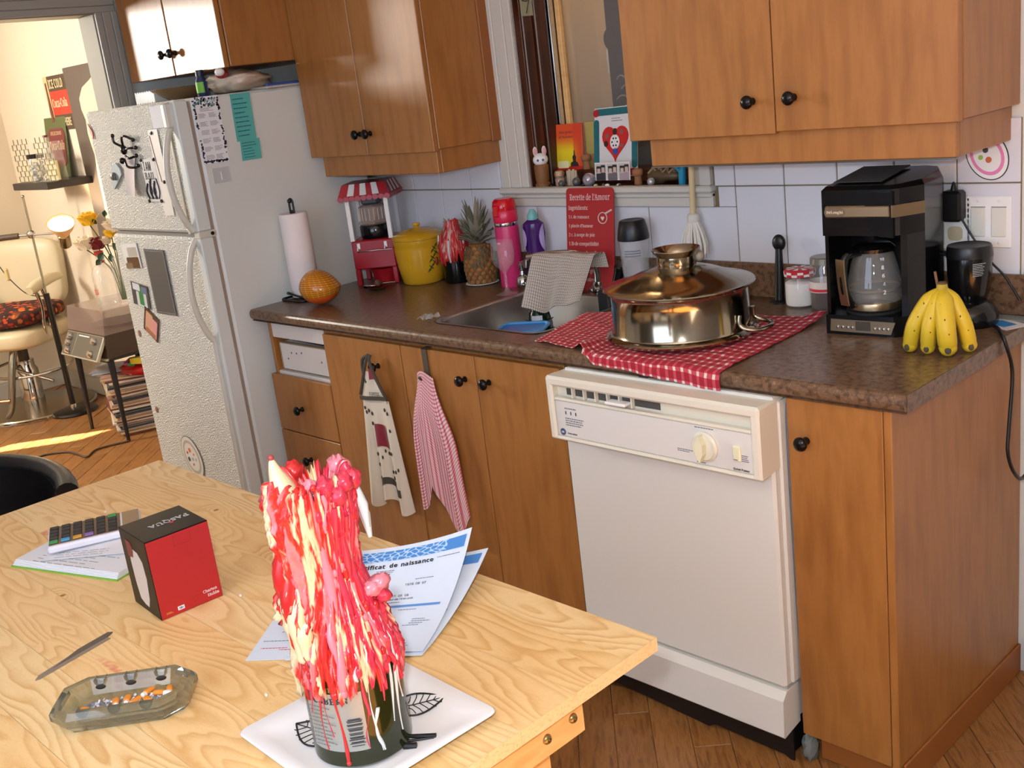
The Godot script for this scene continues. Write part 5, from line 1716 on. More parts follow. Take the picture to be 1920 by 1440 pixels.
func pot():
	var h = thing("pot", "large stainless steel pot with a domed lid standing on the checked cloth", "pot", Vector3(-0.668, CT + 0.0105, 0.42))
	lathed("body", [0, 0.0, 0.172, 0.0, 0.18, 0.003, 0.181, 0.008, 0.176, 0.013, 0.168, 0.016, 0.165, 0.022, 0.163, 0.085, 0.164, 0.105, 0.168, 0.114, 0.175, 0.118, 0.17, 0.119, 0.16, 0.112, 0.158, 0.02, 0, 0.016], M["warm steel"], h, 64)
	var a = 0.55
	for s in [[0.8, "handle"]]:
		var d = Vector3(cos(s[0] - 0.55), 0, -sin(s[0] - 0.55))
		var e = Vector3(-d.z, 0, d.x)
		tubed(s[1], curve([d * 0.163 + e * 0.045 + Vector3(0, 0.055, 0), d * 0.166 + e * 0.048 + Vector3(0, 0.03, 0), d * 0.2 + e * 0.044 + Vector3(0, 0.02, 0), d * 0.222 + Vector3(0, 0.022, 0), d * 0.2 - e * 0.044 + Vector3(0, 0.02, 0), d * 0.166 - e * 0.048 + Vector3(0, 0.03, 0), d * 0.163 - e * 0.045 + Vector3(0, 0.055, 0)], 6), 0.0055, M["warm steel"], h, 10)
	h = lathed("lid", [0, 0.046, 0.03, 0.046, 0.05, 0.043, 0.09, 0.032, 0.135, 0.014, 0.168, 0.003, 0.178, 0.0025, 0.18, 0.0, 0.172, -0.001, 0.13, 0.008, 0, 0.03], M["warm steel"], h, 64, Vector3(0, 0.1195, 0))
	lathed("knob", [0.02, 0.043, 0.046, 0.043, 0.046, 0.05, 0.047, 0.055, 0.046, 0.068, 0.051, 0.074, 0.058, 0.083, 0.057, 0.085, 0.048, 0.078, 0.042, 0.068, 0.04, 0.05, 0.02, 0.046], M["warm steel"], h, 40)
	balled("vent_peg", Vector3(0.042, 0.062, -0.032), 0.013, mat("peg grey", 150, 140, 124, 0.4), h)

func coffee_maker(at, turn):
	var h = thing("coffee_maker", "black drip coffee maker with a brushed metal band and glass carafe", "coffee maker", at, turn)
	var K = M["black gloss"]
	var plan = [Vector2(-0.1, 0.11), Vector2(-0.1, -0.11), Vector2(0.06, -0.11), Vector2(0.09, -0.095), Vector2(0.105, -0.06), Vector2(0.105, 0.05), Vector2(0.07, 0.1), Vector2(0.055, 0.11)]
	var flat = Basis(Vector3.RIGHT, -PI / 2)
	var map_plan = func(list):
		var o = []
		for p in list:
			o.append(Vector2(p.x, -p.y))
		return o
	var st = S()
	prism(st, map_plan.call(plan), 0.045, Transform3D(flat, Vector3(0, 0, 0)))
	prism(st, map_plan.call([Vector2(-0.1, -0.02), Vector2(-0.1, -0.11), Vector2(0.06, -0.11), Vector2(0.09, -0.095), Vector2(0.105, -0.06), Vector2(0.105, 0.05), Vector2(0.08, 0.088), Vector2(0.066, 0.088), Vector2(0.066, -0.02)]), 0.18, Transform3D(flat, Vector3(0, 0.045, 0)))
	prism(st, map_plan.call([Vector2(-0.1, 0.1), Vector2(-0.1, -0.02), Vector2(-0.092, -0.02), Vector2(-0.092, 0.1)]), 0.18, Transform3D(flat, Vector3(0, 0.045, 0)))
	prism(st, map_plan.call(plan), 0.1, Transform3D(flat, Vector3(0, 0.225, 0)))
	obj("housing", st, K, h)
	st = S()
	# sloping lid
	var lo = []
	var hi = []
	for p in plan:
		lo.append(Vector3(p.x, 0.325, p.y))
		hi.append(Vector3(p.x * 0.93, 0.333 + 0.012 * (0.11 - p.y) / 0.22, p.y * 0.93 - 0.002))
	for k in plan.size():
		quad(st, lo[k], lo[(k + 1) % plan.size()], hi[(k + 1) % plan.size()], hi[k])
	for k in range(1, plan.size() - 1):
		face_out(st, [hi[0], hi[k], hi[k + 1]], Vector3(0, 0, 0))
	var lid = obj("lid", st, K, h)
	st = S()
	for i in 18:
		var y = 0.347 - 0.0005 * i
		box(st, Vector3(-0.03, 0.3375 + 0.0112 * (18 - i) / 18.0, -0.085 + i * 0.0095), Vector3(0.11, 0.003, 0.005), 0.001)
	obj("vent_slats", st, mat("slat grey", 44, 42, 40, 0.5), lid)
	# filter drawer bulging at the right of the front
	st = S()
	prism(st, [Vector2(0.005, 0.245), Vector2(0.03, 0.225), Vector2(0.062, 0.222), Vector2(0.062, 0.32), Vector2(0.0, 0.32)], 0.012, Transform3D(Basis(), Vector3(0, 0, 0.106)))
	obj("filter_door", st, mat("door gloss", 20, 22, 24, 0.08), h)
	# metal band
	st = S()
	box(st, Vector3(-0.017, 0.279, 0.114), Vector3(0.146, 0.026, 0.012), 0.003)
	obj("metal_band", st, mat("band metal", 160, 138, 108, 0.3, 0.9), h)
	st = S()
	prism(st, [Vector2(0, -0.013), Vector2(0.078, -0.013), Vector2(0.078, 0.013), Vector2(0, 0.013)], 0.006, on(Vector3(0.057, 0.279, 0.117), Vector3(0.05, 0, -0.066), Vector3.UP))
	obj("metal_band", st, M["band metal"], h)
	prismed("badge", rrect(0.048, 0.019, 0.009, 4, -0.066, 0.279), 0.0015, mat("badge metal", 128, 108, 84, 0.4, 0.8), h, Transform3D(Basis(), Vector3(0, 0, 0.1195)))
	words("DéLonghi", 0.038, mat("badge light", 214, 200, 176, 0.4), h, Transform3D(Basis(), Vector3(-0.066, 0.279, 0.1213)), "Droid Serif", true)
	# control strip
	st = S()
	prism(st, [Vector2(-0.09, 0.008), Vector2(0.05, 0.006), Vector2(0.06, 0.034), Vector2(-0.088, 0.036)], 0.004, Transform3D(Basis(), Vector3(0, 0, 0.1085)))
	var cs = obj("control_strip", st, M["band metal"], h)
	bx("display", -0.03, 0.004, 0.012, 0.033, 0.1125, 0.1135, mat("display grey", 70, 64, 56, 0.2), cs, 0.0)
	for x in [-0.072, -0.06, -0.048, -0.038, 0.014, 0.024, 0.034, 0.044]:
		lathed("button", [0, 0, 0.0032, 0, 0.003, 0.003, 0, 0.0035], M["chrome"], cs, 10, Vector3(x, 0.018, 0.1125), Vector3(PI / 2, 0, 0))
	# warming plate and carafe
	lathed("warming_plate", [0, 0.045, 0.062, 0.045, 0.062, 0.05, 0, 0.05], M["black matt"], h, 30, Vector3(-0.012, 0, 0.045))
	var c = thing("carafe", "glass coffee carafe with a metal faced handle inside the coffee maker", "carafe", at + Basis(Vector3.UP, turn) * Vector3(-0.012, 0.051, 0.045), turn)
	lathed("glass", [0, 0.0, 0.05, 0.0, 0.056, 0.006, 0.06, 0.03, 0.059, 0.06, 0.05, 0.1, 0.042, 0.126, 0.044, 0.134], clear("carafe glass", 170, 165, 158, 0.28, 0.04), c, 40)
	lathed("coffee_ring", [0.0565, 0.044, 0.0585, 0.045, 0.0585, 0.049, 0.0565, 0.05], mat("ring tan", 120, 104, 82, 0.5), c, 40)
	lathed("metal_foot", [0.056, 0.002, 0.061, 0.004, 0.0622, 0.018, 0.061, 0.02], M["band metal"], c, 40)
	lathed("lid", [0, 0.13, 0.046, 0.13, 0.047, 0.138, 0.036, 0.146, 0, 0.147], K, c, 30)
	var hd = Vector3(-0.4, 0, 0.92).normalized()
	tubed("handle", curve([hd * 0.042 + Vector3(0, 0.132, 0), hd * 0.08 + Vector3(0, 0.13, 0), hd * 0.09 + Vector3(0, 0.1, 0), hd * 0.086 + Vector3(0, 0.05, 0), hd * 0.066 + Vector3(0, 0.014, 0)]), 0.009, K, c, 10)
	st = S()
	var sd = Vector3(hd.z, 0, -hd.x)
	sheet(st, 2, 8, func(u, v): return hd * (0.1005 - 0.012 * (1.0 - v) * (1.0 - v)) + Vector3(0, 0.02 + v * 0.106, 0) + sd * (u - 0.5) * 0.024, 0.004)
	obj("handle_plate", st, M["band metal"], c)
	for k in 5:
		words(str(10 - k * 2), 0.006 if k else 0.009, M["white"], c, Transform3D(Basis(Vector3.UP, 0.75), Vector3(sin(0.75) * 0.0605, 0.045 + (4 - k) * 0.018, cos(0.75) * 0.0605) * Vector3(1.0 - 0.05 * (4 - k), 1, 1.0 - 0.05 * (4 - k))), "Droid Sans", true, "cup_mark")

func bananas(at):
	var h = thing("banana_bunch", "bunch of four short yellow bananas standing on their tips", "bananas", at, 0.35)
	var Y = mat("banana", 208, 176, 36, 0.5)
	lathed("crown", [0, 0.118, 0.012, 0.116, 0.012, 0.13, 0.01, 0.14, 0.005, 0.143, 0, 0.143], mat("banana stem", 176, 150, 50, 0.6), h, 12)
	lathed("crown_end", [0, 0.142, 0.0095, 0.141, 0.0095, 0.144, 0, 0.1455], mat("stem dark", 92, 72, 34, 0.8), h, 12)
	tubed("old_stalk", [Vector3(-0.008, 0.13, -0.004), Vector3(-0.014, 0.165, -0.006)], 0.003, mat("stalk brown", 116, 84, 58, 0.8), h, 6)
	for q in [[-0.062, 0.016, 0.0165], [-0.026, 0.03, 0.016], [0.014, 0.046, 0.0195], [0.052, 0.014, 0.0165]]:
		var e = Vector3(q[0], q[2] * 0.95, q[1])
		var pts = curve([Vector3(q[0] * 0.12, 0.128, q[1] * 0.1), Vector3(q[0] * 0.45, 0.105, q[1] * 0.5 + 0.006), Vector3(q[0] * 0.85, 0.06, q[1] + 0.008), e], 5)
		var rr = []
		for i in pts.size():
			var t = float(i) / (pts.size() - 1)
			rr.append(q[2] * clampf(0.38 + 2.2 * t, 0.38, 1.0) * (1.0 if t < 0.9 else 0.93))
		var st = S()
		tube(st, pts, rr, 7)
		ball(st, e, q[2] * 0.93, 12, 8)
		var b = obj("banana", st, Y, h)
		balled("tip", e + Vector3(q[0] * 0.08, -q[2] * 0.1, q[2] * 0.86), q[2] * 0.42, mat("tip grey", 74, 66, 50, 0.8), b, Vector3(0.8, 1.0, 0.4), 10)
		for k in 3:
			var i = 5 + k * 3
			balled("fleck", pts[i] + Vector3(0.3 * (k - 1), 0.1, 0.95).normalized() * (rr[i] * 0.97), 0.0016, mat("fleck", 84, 62, 24, 0.8), b, Vector3(0.8, 2.0 - k * 0.5, 0.5), 6)

func blender_cup(at):
	var h = thing("blender", "black personal blender base with its black cup beside the bananas", "blender", at)
	lathed("motor_base", [0, 0, 0.054, 0.0, 0.058, 0.008, 0.056, 0.026, 0.046, 0.045, 0.036, 0.052, 0, 0.052], M["black gloss"], h, 36, Vector3(0.012, 0, 0.02))
	lathed("cup", [0, 0.05, 0.034, 0.05, 0.041, 0.07, 0.046, 0.11, 0.047, 0.148, 0.0465, 0.15], M["black gloss"], h, 36)
	lathed("lid", [0.0, 0.172, 0.042, 0.172, 0.045, 0.174, 0.047, 0.17, 0.0485, 0.152, 0.048, 0.148, 0, 0.148], M["black"], h, 36)
	bx("lid_hinge", -0.062, -0.042, 0.148, 0.158, -0.008, 0.008, M["black"], h, 0.002)
	print_bars(h, 0.034, 0.03, 8, mat("cup print", 190, 190, 190, 0.6), Transform3D(Basis(Vector3.UP, 0.9), Vector3(sin(0.9) * 0.0468, 0.125, cos(0.9) * 0.0468)), 0.35, "print", 61)

func hanging_towels():
	var L = M["ink"]
	# apron towel on a cabinet knob
	var h = thing("apron_towel", "cream coffee print towel with a dark band hanging by a strap from a cabinet knob", "towel", Vector3(-1.655, 0.0, 0.626))
	var st = S()
	var cream = mat("towel cream", 212, 202, 182, 0.9)
	# lower skirt with folds
	var skirt = func(u, v):
		var y = 0.68 - v * (0.335 + 0.02 * sin(u * 9.0))
		var half = lerpf(0.062, 0.1, v)
		return Vector3((u - 0.5) * 2.0 * half + 0.006 * v, y, 0.014 + 0.012 * v * sin(u * 17.0) + 0.008 * v)
	sheet(st, 60, 24, func(u, v): return skirt.call(u, 1.0 - v), 0.002)
	obj("skirt", st, cream, h)
	st = S()
	sheet(st, 16, 10, func(u, v): return Vector3((u - 0.5) * 2.0 * lerpf(0.06, 0.022, v), 0.675 + v * 0.092, 0.018 + 0.004 * sin(u * 7.0)), 0.002)
	obj("bib", st, cream, h)
	var dark = mat("band dark", 72, 66, 56, 0.9)
	st = S()
	sheet(st, 12, 2, func(u, v): return Vector3(-0.066 + u * 0.132, 0.672 + v * 0.012 + u * 0.012, 0.0225 + 0.002 * sin(u * 6.0)), 0.004)
	obj("band", st, dark, h)
	for s in [-1.0, 1.0]:
		tubed("strap", curve([Vector3(s * 0.062, 0.69, 0.02), Vector3(s * 0.03, 0.75, 0.022), Vector3(s * 0.008, 0.8, 0.02), Vector3(s * 0.004, 0.815, 0.01)]), 0.005, dark, h, 6)
	tubed("strap", curve([Vector3(-0.004, 0.815, 0.012), Vector3(-0.03, 0.8, 0.016), Vector3(-0.036, 0.765, 0.016), Vector3(-0.022, 0.73, 0.02)]), 0.005, dark, h, 6)
	st = S()
	sheet(st, 14, 4, func(u, v): return skirt.call(0.34 + u * 0.36, 0.46 - v * 0.22) + Vector3(0, 0, 0.003))
	obj("patch", st, mat("patch wine", 128, 36, 50, 0.9), h)
	st = S()
	sheet(st, 14, 2, func(u, v): return skirt.call(0.32 + u * 0.56, 0.84 - v * 0.07) + Vector3(0, 0, 0.003))
	obj("hem_band", st, dark, h)
	prismed("patch", [Vector2(-0.004, 0.742), Vector2(0.028, 0.748), Vector2(0.022, 0.776), Vector2(0.0, 0.778)], 0.003, M["patch wine"], h, Transform3D(Basis(), Vector3(0, 0, 0.019)))
	words("COFFEE", 0.05, M["ink"], h, Transform3D(Basis(Vector3(0, 0, 1), 0.1), Vector3(0.012, 0.7, 0.0235)), "Droid Serif")
	var r = RandomNumberGenerator.new()
	r.seed = 77
	for k in 30:
		var u = r.randf_range(0.08, 0.92)
		var v = r.randf_range(0.05, 0.76)
		if u > 0.28 and u < 0.74 and v > 0.2 and v < 0.5:
			continue
		var p = skirt.call(u, v)
		balled("printed_bean", p + Vector3(0, 0, 0.002), 0.006, mat("bean", 60, 50, 40, 0.9), h, Vector3(0.75, 1.0, 0.25), 8)
	# over-door hook with the pink towel
	h = thing("door_hook", "grey metal over-the-door hook on the sink cabinet door", "hook", Vector3(-1.42, 0.0, 0.6147))
	bx("strap", -0.011, 0.011, 0.77, 0.853, 0.001, 0.004, mat("hook grey", 96, 86, 74, 0.5, 0.5), h, 0.0)
	bx("strap", -0.011, 0.011, 0.851, 0.854, -0.02, 0.004, M["hook grey"], h, 0.0)
	tubed("hook", curve([Vector3(0, 0.775, 0.003), Vector3(0, 0.765, 0.02), Vector3(0, 0.778, 0.034)]), 0.004, M["hook grey"], h, 6)
	h = thing("checked_towel", "pink and white checked towel hanging in folds from the metal hook", "towel", Vector3(-1.42, 0.0, 0.6147))
	st = S()
	sheet(st, 90, 40, func(u, v):
		var t = 1.0 - v
		var a = (u - 0.5) * 2.0
		var half = 0.034 + 0.05 * smoothstep(0.0, 0.5, t) + 0.012 * t
		var bottom = 0.405 - 0.03 * cos(a * 5.0) + 0.06 * smoothstep(0.35, 0.8, a) - 0.02 * smoothstep(-0.2, -0.9, a) - 0.035 * smoothstep(0.85, 1.0, a)
		bottom -= 0.05 * exp(-pow((a + 0.05) * 4.0, 2.0))
		var fold = sin(a * 9.0 + 0.5) * 0.35 + sin(a * 17.0) * 0.15
		var dome = sqrt(maxf(0.0, 1.0 - a * a * 0.96))
		return Vector3(a * half + 0.004 * t + 0.012 * t * t * maxf(a, 0.0), 0.792 - t * bottom - 0.02 * a * a * (1.0 - t), 0.008 + 0.034 * dome * (0.45 + 0.55 * smoothstep(0.0, 0.3, t)) + 0.02 * fold * smoothstep(0.1, 0.6, t)), 0.002)
	obj("cloth", st, M["pink check"], h)

func wax_skin(parent, ytop, ybot, rad, cols, sd, nu, nv, bulge = 0.0, called = "wax"):
	var n1 = noise(sd, 1.0, FastNoiseLite.TYPE_SIMPLEX, 2)
	var n2 = noise(sd + 1, 1.0, FastNoiseLite.TYPE_SIMPLEX, 3)
	var st = S()
	var lin = []
	for c in cols:
		lin.append(c.srgb_to_linear())
	var hb = func(a): return ybot + 0.024 * n1.get_noise_2d(cos(a) * 3.2 + 5.0, sin(a) * 3.2) + 0.02 * n2.get_noise_2d(cos(a) * 11.0, sin(a) * 11.0)
	var ht = func(a): return ytop + 0.014 * n2.get_noise_2d(cos(a) * 2.6 + 30.0, sin(a) * 2.6) + 0.012 * n2.get_noise_2d(cos(a) * 7.0 + 60.0, sin(a) * 7.0)
	var pos = func(u, v):
		var a = wrapf(u * TAU, -PI, PI)
		var y = lerpf(hb.call(a), ht.call(a), v)
		var s = ytop - ybot
		var streak = absf(n1.get_noise_3d(cos(a) * 5.0, y / s * 1.3, sin(a) * 5.0 + 20.0))
		var fine = n2.get_noise_3d(cos(a) * 12.0, y * 26.0, sin(a) * 12.0)
		var bead = maxf(0.0, n2.get_noise_3d(cos(a) * 8.0 + 7.0, y * 52.0, sin(a) * 8.0))
		var r = rad.call(y)
		if bulge > 0.0:
			var d = wrapf(a + 1.35, -PI, PI)
			r += bulge * exp(-d * d / 0.5) * smoothstep(0.175, 0.225, y + 0.02 * fine) * (1.0 - 0.25 * smoothstep(0.3, 0.37, y))
		var k = r / 0.05
		r *= 1.0 + 0.2 * (streak - 0.2)
		r += k * (0.0034 * fine + 0.0045 * bead)
		r *= smoothstep(-0.05, 0.03, v) * 0.25 + 0.75
		return Vector3(sin(a) * r, y, cos(a) * r)
	var colr = func(u, v):
		var a = wrapf(u * TAU, -PI, PI)
		var k = n1.get_noise_3d(cos(a) * 2.6 + 50.0, v * 1.6, sin(a) * 2.6) + 0.4 * n2.get_noise_3d(cos(a) * 10.0, v * 4.0, sin(a) * 10.0)
		var m = 0.5 + 0.5 * n2.get_noise_3d(cos(a) * 15.0 + 9.0, v * 12.0, sin(a) * 15.0)
		var c = lin[0].lerp(lin[1], smoothstep(-0.25, 0.45, sin(a) + 0.3 * k))
		c = c.lerp(lin[2], smoothstep(0.16, 0.3, k - 0.22 * sin(a) - 0.25 * (v - 0.4)))
		c = c.lerp(lin[3], smoothstep(0.2, 0.34, -k - 0.1))
		return c * (0.8 + 0.4 * m)
	sheet(st, nu, nv, pos, 0.0, colr)
	# the rim folds inwards
	sheet(st, nu, 4, func(u, v):
		var p = pos.call(u, 1.0)
		var k = 1.0 - v * 0.5
		return Vector3(p.x * k, p.y + 0.003 * sin(v * 3.0) - 0.03 * v * v, p.z * k), 0.0, func(u, v): return colr.call(u, 1.0))
	return obj(called, st, M["wax"], parent)

func blob(called, c, r, m, parent, sd = 1, stretch = Vector3.ONE):
	var n = noise(sd + 300, 1.0, FastNoiseLite.TYPE_SIMPLEX, 2)
	var st = lump(unit_ball(16, 10), func(v): return c + v * stretch * r * (1.0 + 0.35 * n.get_noise_3dv(v * 1.5)))
	return obj(called, st, m, parent)

func sill_items():
	var st
	var cork = mat("cork", 156, 106, 70, 0.9)
	# bunny
	var h = thing("bunny_figure", "white rabbit head with pink ears on a brown wooden stub at the sill end", "figurine", Vector3(-1.513, 1.2005, -0.022), 0.75)
	lathed("stub", [0, 0, 0.024, 0, 0.024, 0.012, 0.02, 0.016, 0.022, 0.03, 0.023, 0.068, 0.02, 0.072, 0, 0.072], mat("stub wood", 126, 82, 42, 0.6), h, 22)
	balled("head", Vector3(0, 0.086, 0), 0.024, M["white"], h, Vector3(1, 0.85, 0.95), 20)
	for s in [-1.0, 1.0]:
		var e = balled("ear", Vector3(s * 0.014, 0.112, -0.002), 0.01, M["white"], h, Vector3(0.75, 1.5, 0.5), 12)
		balled("ear_lining", Vector3(s * 0.014, 0.112, 0.002), 0.007, mat("ear pink", 232, 160, 170, 0.7), e, Vector3(0.75, 1.5, 0.5), 12)
		balled("eye", Vector3(s * 0.008, 0.086, 0.022), 0.0035, mat("eye blue", 40, 80, 150, 0.3), h, Vector3(1, 1.1, 0.5), 8)
	# book standing on the ledge
	h = thing("book", "orange and yellow paperback with a meditating figure standing on the sill", "book", Vector3(-1.483, 1.2405, -0.115), 0.12)
	h.rotation.x = -0.1
	bx("pages", -0.052, 0.05, 0.001, 0.14, -0.008, 0.0, M["paper"], h, 0.0)
	var im = blank(64, 96, Color8(220, 96, 40))
	for y in 96:
		for x in 64:
			var t = float(y) / 95.0
			var c = Color8(226, 84, 34).lerp(Color8(238, 214, 40), smoothstep(0.2, 0.62, t) * (1.0 - 0.8 * smoothstep(44, 62, x)))
			if t > 0.93:
				c = Color8(196, 36, 26)
			if x > 44:
				c = c.lerp(Color8(214, 58, 40), 0.55)
			im.set_pixel(x, y, c)
	disc(im, 20, 84, 12, 7, Color8(246, 238, 180))
	st = S()
	prism(st, [Vector2(-0.054, 0), Vector2(0.054, 0), Vector2(0.054, 0.142), Vector2(-0.054, 0.142)], 0.0012)
	var cov = obj("cover", st, uvm("book cover", im, 0.35), h)
	bx("back_cover", -0.054, 0.054, 0, 0.142, -0.0095, -0.008, mat("cover red", 206, 70, 40, 0.4), h, 0.0)
	words("Mes peurs", 0.052, mat("cover ink", 96, 40, 60, 0.6), cov, Transform3D(Basis(), Vector3(-0.006, 0.117, 0.0014)), "Droid Serif")
	words("de l'intérieur", 0.056, M["cover ink"], cov, Transform3D(Basis(), Vector3(-0.006, 0.102, 0.0014)), "Droid Serif")
	prismed("printed_figure", [Vector2(0.008, 0.01), Vector2(0.04, 0.01), Vector2(0.036, 0.022), Vector2(0.029, 0.026), Vector2(0.03, 0.04), Vector2(0.026, 0.046), Vector2(0.025, 0.06), Vector2(0.022, 0.06), Vector2(0.021, 0.046), Vector2(0.016, 0.04), Vector2(0.018, 0.026), Vector2(0.01, 0.022)], 0.0016, mat("figure ink", 52, 30, 40, 0.6), cov)
	h = thing("plastic_sleeve", "translucent yellowish plastic sleeve standing behind the corks", "sleeve", Vector3(-1.385, 1.2405, -0.16))
	bx("film", -0.055, 0.055, 0.0, 0.14, -0.0008, 0.0008, clear("sleeve film", 226, 214, 120, 0.42, 0.15), h, 0.0)
	# corks
	var cm = S()
	lathe(cm, V2([0, 0, 0.0115, 0, 0.012, 0.003, 0.0105, 0.018, 0.011, 0.024, 0.0155, 0.028, 0.017, 0.036, 0.014, 0.044, 0.006, 0.047, 0, 0.047]), 18)
	var cmesh = mesh_of(cm)
	var mk = func(at, label, lean):
		var c = thing("champagne_cork", label, "cork", at, 0.0, "corks on the window sill")
		inst("cork", cmesh, cork, c)
		c.rotation.z = lean
	mk.call(Vector3(-1.415, 1.2405, -0.125), "mushroom shaped cork right beside the orange book", 0.0)
	mk.call(Vector3(-1.368, 1.2405, -0.122), "mushroom shaped cork left of the heart card", 0.0)
	mk.call(Vector3(-1.156, 1.2005, -0.055), "mushroom shaped cork right of the photo strip", 0.0)
	mk.call(Vector3(-1.475, 1.2005, -0.06), "mushroom shaped cork half hidden left of the little cork jar", 0.0)
	mk.call(Vector3(-1.13, 1.2405, -0.12), "mushroom shaped cork at the right edge of the heart card", 0.0)
	# jars and glass balls
	h = thing("cork_jar", "tiny glass jar with a cork stopper in front of the orange book", "jar", Vector3(-1.447, 1.2005, -0.03))
	lathed("glass", [0, 0, 0.014, 0, 0.0155, 0.004, 0.0155, 0.028, 0.011, 0.035, 0.011, 0.04], M["clear glass"], h, 20)
	lathed("filling", [0, 0.002, 0.013, 0.003, 0.014, 0.025, 0, 0.026], mat("sand", 166, 126, 92, 0.9), h, 16)
	lathed("stopper", [0, 0.034, 0.0105, 0.034, 0.0115, 0.048, 0, 0.049], mat("stopper", 190, 160, 124, 0.9), h, 16)
	h = thing("shell_jar", "tiny jar holding pale rolled sticks behind the glass balls", "jar", Vector3(-1.415, 1.2005, -0.052))
	for i in 5:
		tubed("roll", [Vector3(-0.016 + i * 0.008, 0.0, 0.004 * (i % 2)), Vector3(-0.017 + i * 0.0085, 0.046 + 0.004 * (i % 2), 0.0)], 0.0045, mat("shell", 188, 172, 142, 0.6), h, 7)
	bx("glass", -0.022, 0.022, 0.0, 0.03, -0.008, 0.01, M["clear glass"], h, 0.002)
	var gb = [[-1.43, 0.011, -0.018, "small greenish glass ball left on the sill front"], [-1.378, 0.014, -0.03, "grey glass ball between the pale rolls and the crystal ball"], [-1.318, 0.021, -0.022, "large sparkling crystal ball in front of the photo strip"]]
	for g in gb:
		h = thing("glass_ball", g[3], "ball", Vector3(g[0], 1.2005 + g[1], g[2]), 0.0, "glass balls on the sill")
		st = S()
		ball(st, Vector3.ZERO, g[1], 12, 7)
		var mm = mesh_of(st)
		st = SurfaceTool.new()
		st.create_from(mm, 0)
		obj("ball", st, mat("crystal", 176, 170, 180, 0.06, 0.55) if g[1] > 0.02 else mat("grey glass", 96, 100, 96, 0.08, 0.4), h)
	var bits = [[-1.475, -0.016], [-1.35, -0.03], [-1.285, -0.012], [-1.262, -0.02], [-1.24, -0.012], [-1.2, -0.016]]
	for i in bits.size():
		h = thing("trinket", ["dark shiny pebble beside the rabbit figure", "dark shiny pebble left of the crystal ball", "tiny pale gold shell right of the crystal ball", "tiny brown shell under the photo strip", "small white shell chip under the photo strip", "tiny metal bead near the right cork"][i], "trinket", Vector3(bits[i][0], 1.2005, bits[i][1]), i * 0.8, "trinkets along the sill front")
		balled("bead", Vector3(0, 0.005, 0), 0.0065, [M["black gloss"], M["black gloss"], mat("gold shell", 214, 188, 132, 0.25), mat("brown shell", 120, 82, 60, 0.3), M["white"], M["chrome"]][i], h, Vector3(1.3, 0.75, 0.8), 10)
	# heart card
	h = thing("heart_card", "handmade white card with teal stick borders and a red felt heart", "card", Vector3(-1.262, 1.2405, -0.085), 0.02)
	h.rotation = Vector3(-0.16, 0.02, 0.02)
	bx("card", -0.082, 0.082, -0.02, 0.185, 0, 0.002, mat("card white", 222, 220, 218, 0.8), h, 0.0)
	var teal = mat("stick teal", 26, 104, 110, 0.6)
	for q in [[-0.074, 0.077, 0.02, 0.148, true], [0.072, 0.077, 0.02, 0.148, true], [0.0, 0.172, 0.02, 0.165, false], [0.01, -0.008, 0.02, 0.14, false]]:
		var w = q[2]
		var l = q[3]
		prismed("craft_stick", rrect(w if q[4] else l, l if q[4] else w, 0.0095, 5, q[0], q[1]), 0.002, teal, h, Transform3D(Basis(), Vector3(0, 0, 0.002)))
	for q in [[-0.074, 0.17], [0.066, -0.008], [-0.066, -0.012]]:
		prismed("felt_dot", ring_poly(14, 0.011, 0.011, q[0], q[1]), 0.002, mat("felt red", 180, 34, 38, 0.9), h, Transform3D(Basis(), Vector3(0, 0, 0.0035)))
	var hp = []
	for i in 40:
		var t = TAU * i / 40
		hp.append(Vector2(0.0 + 0.0031 * 16 * pow(sin(t), 3), 0.085 + 0.0036 * (13 * cos(t) - 5 * cos(2 * t) - 2 * cos(3 * t) - cos(4 * t))))
	var heart = prismed("felt_heart", hp, 0.004, mat("heart red", 206, 40, 34, 0.9), h, Transform3D(Basis(), Vector3(0, 0, 0.002)))
	for q in [[0.0, 0.112, 0.008, 0.01, "heart dark"], [0.0, 0.082, 0.018, 0.022, "white"], [0.002, 0.055, 0.01, 0.01, "heart blue"], [-0.03, 0.1, 0.008, 0.009, "heart grey"], [-0.034, 0.078, 0.008, 0.009, "heart dark"], [0.026, 0.11, 0.008, 0.008, "heart grey"], [0.026, 0.07, 0.008, 0.007, "heart grey"]]:
		mat("heart dark", 66, 30, 30, 0.7)
		mat("heart blue", 44, 84, 160, 0.5)
		mat("heart grey", 150, 84, 76, 0.7)
		var b = prismed("button", ring_poly(16, q[2], q[3], q[0], q[1]), 0.005, M[q[4]], heart)
		if q[4] == "white":
			for i in 6:
				prismed("button_print", ring_poly(7, 0.003, 0.003, q[0] + cos(i * 1.05) * 0.01, q[1] + sin(i * 1.05) * 0.012), 0.0056, M["ink"], heart)
	print_bars(h, 0.05, 0.014, 2, M["soft ink"], Transform3D(Basis(), Vector3(0.01, 0.148, 0.0022)), 0.35, "handwriting", 90)
	# photo strip
	h = thing("photo_strip", "black and white strip of three photo booth pictures leaning on the heart card", "photo", Vector3(-1.236, 1.2165, -0.035), 0.02)
	h.rotation.x = -0.08
	im = blank(120, 48, Color8(222, 220, 216))
	for f in 3:
		for y in range(4, 44):
			for x in range(f * 39 + 3, f * 39 + 39):
				im.set_pixel(x, y, Color8(196, 190, 184))
		var ox = f * 39 + 3
		for q in [[10, 14, 7, 8, 40], [25, 12, 7, 9, 30]]:
			disc(im, ox + q[0] + f, q[1] + 4, q[2], q[3], Color8(q[4], q[4], q[4]))
			disc(im, ox + q[0] + f, q[1] + 8, q[2] - 2, q[3] - 2, Color8(206, 180, 168))
			disc(im, ox + q[0] + f, q[1] + 26, q[2] + 1, 11, Color8(50 + 60 * f, 50 + 50 * f, 54 + 50 * f))
	st = S()
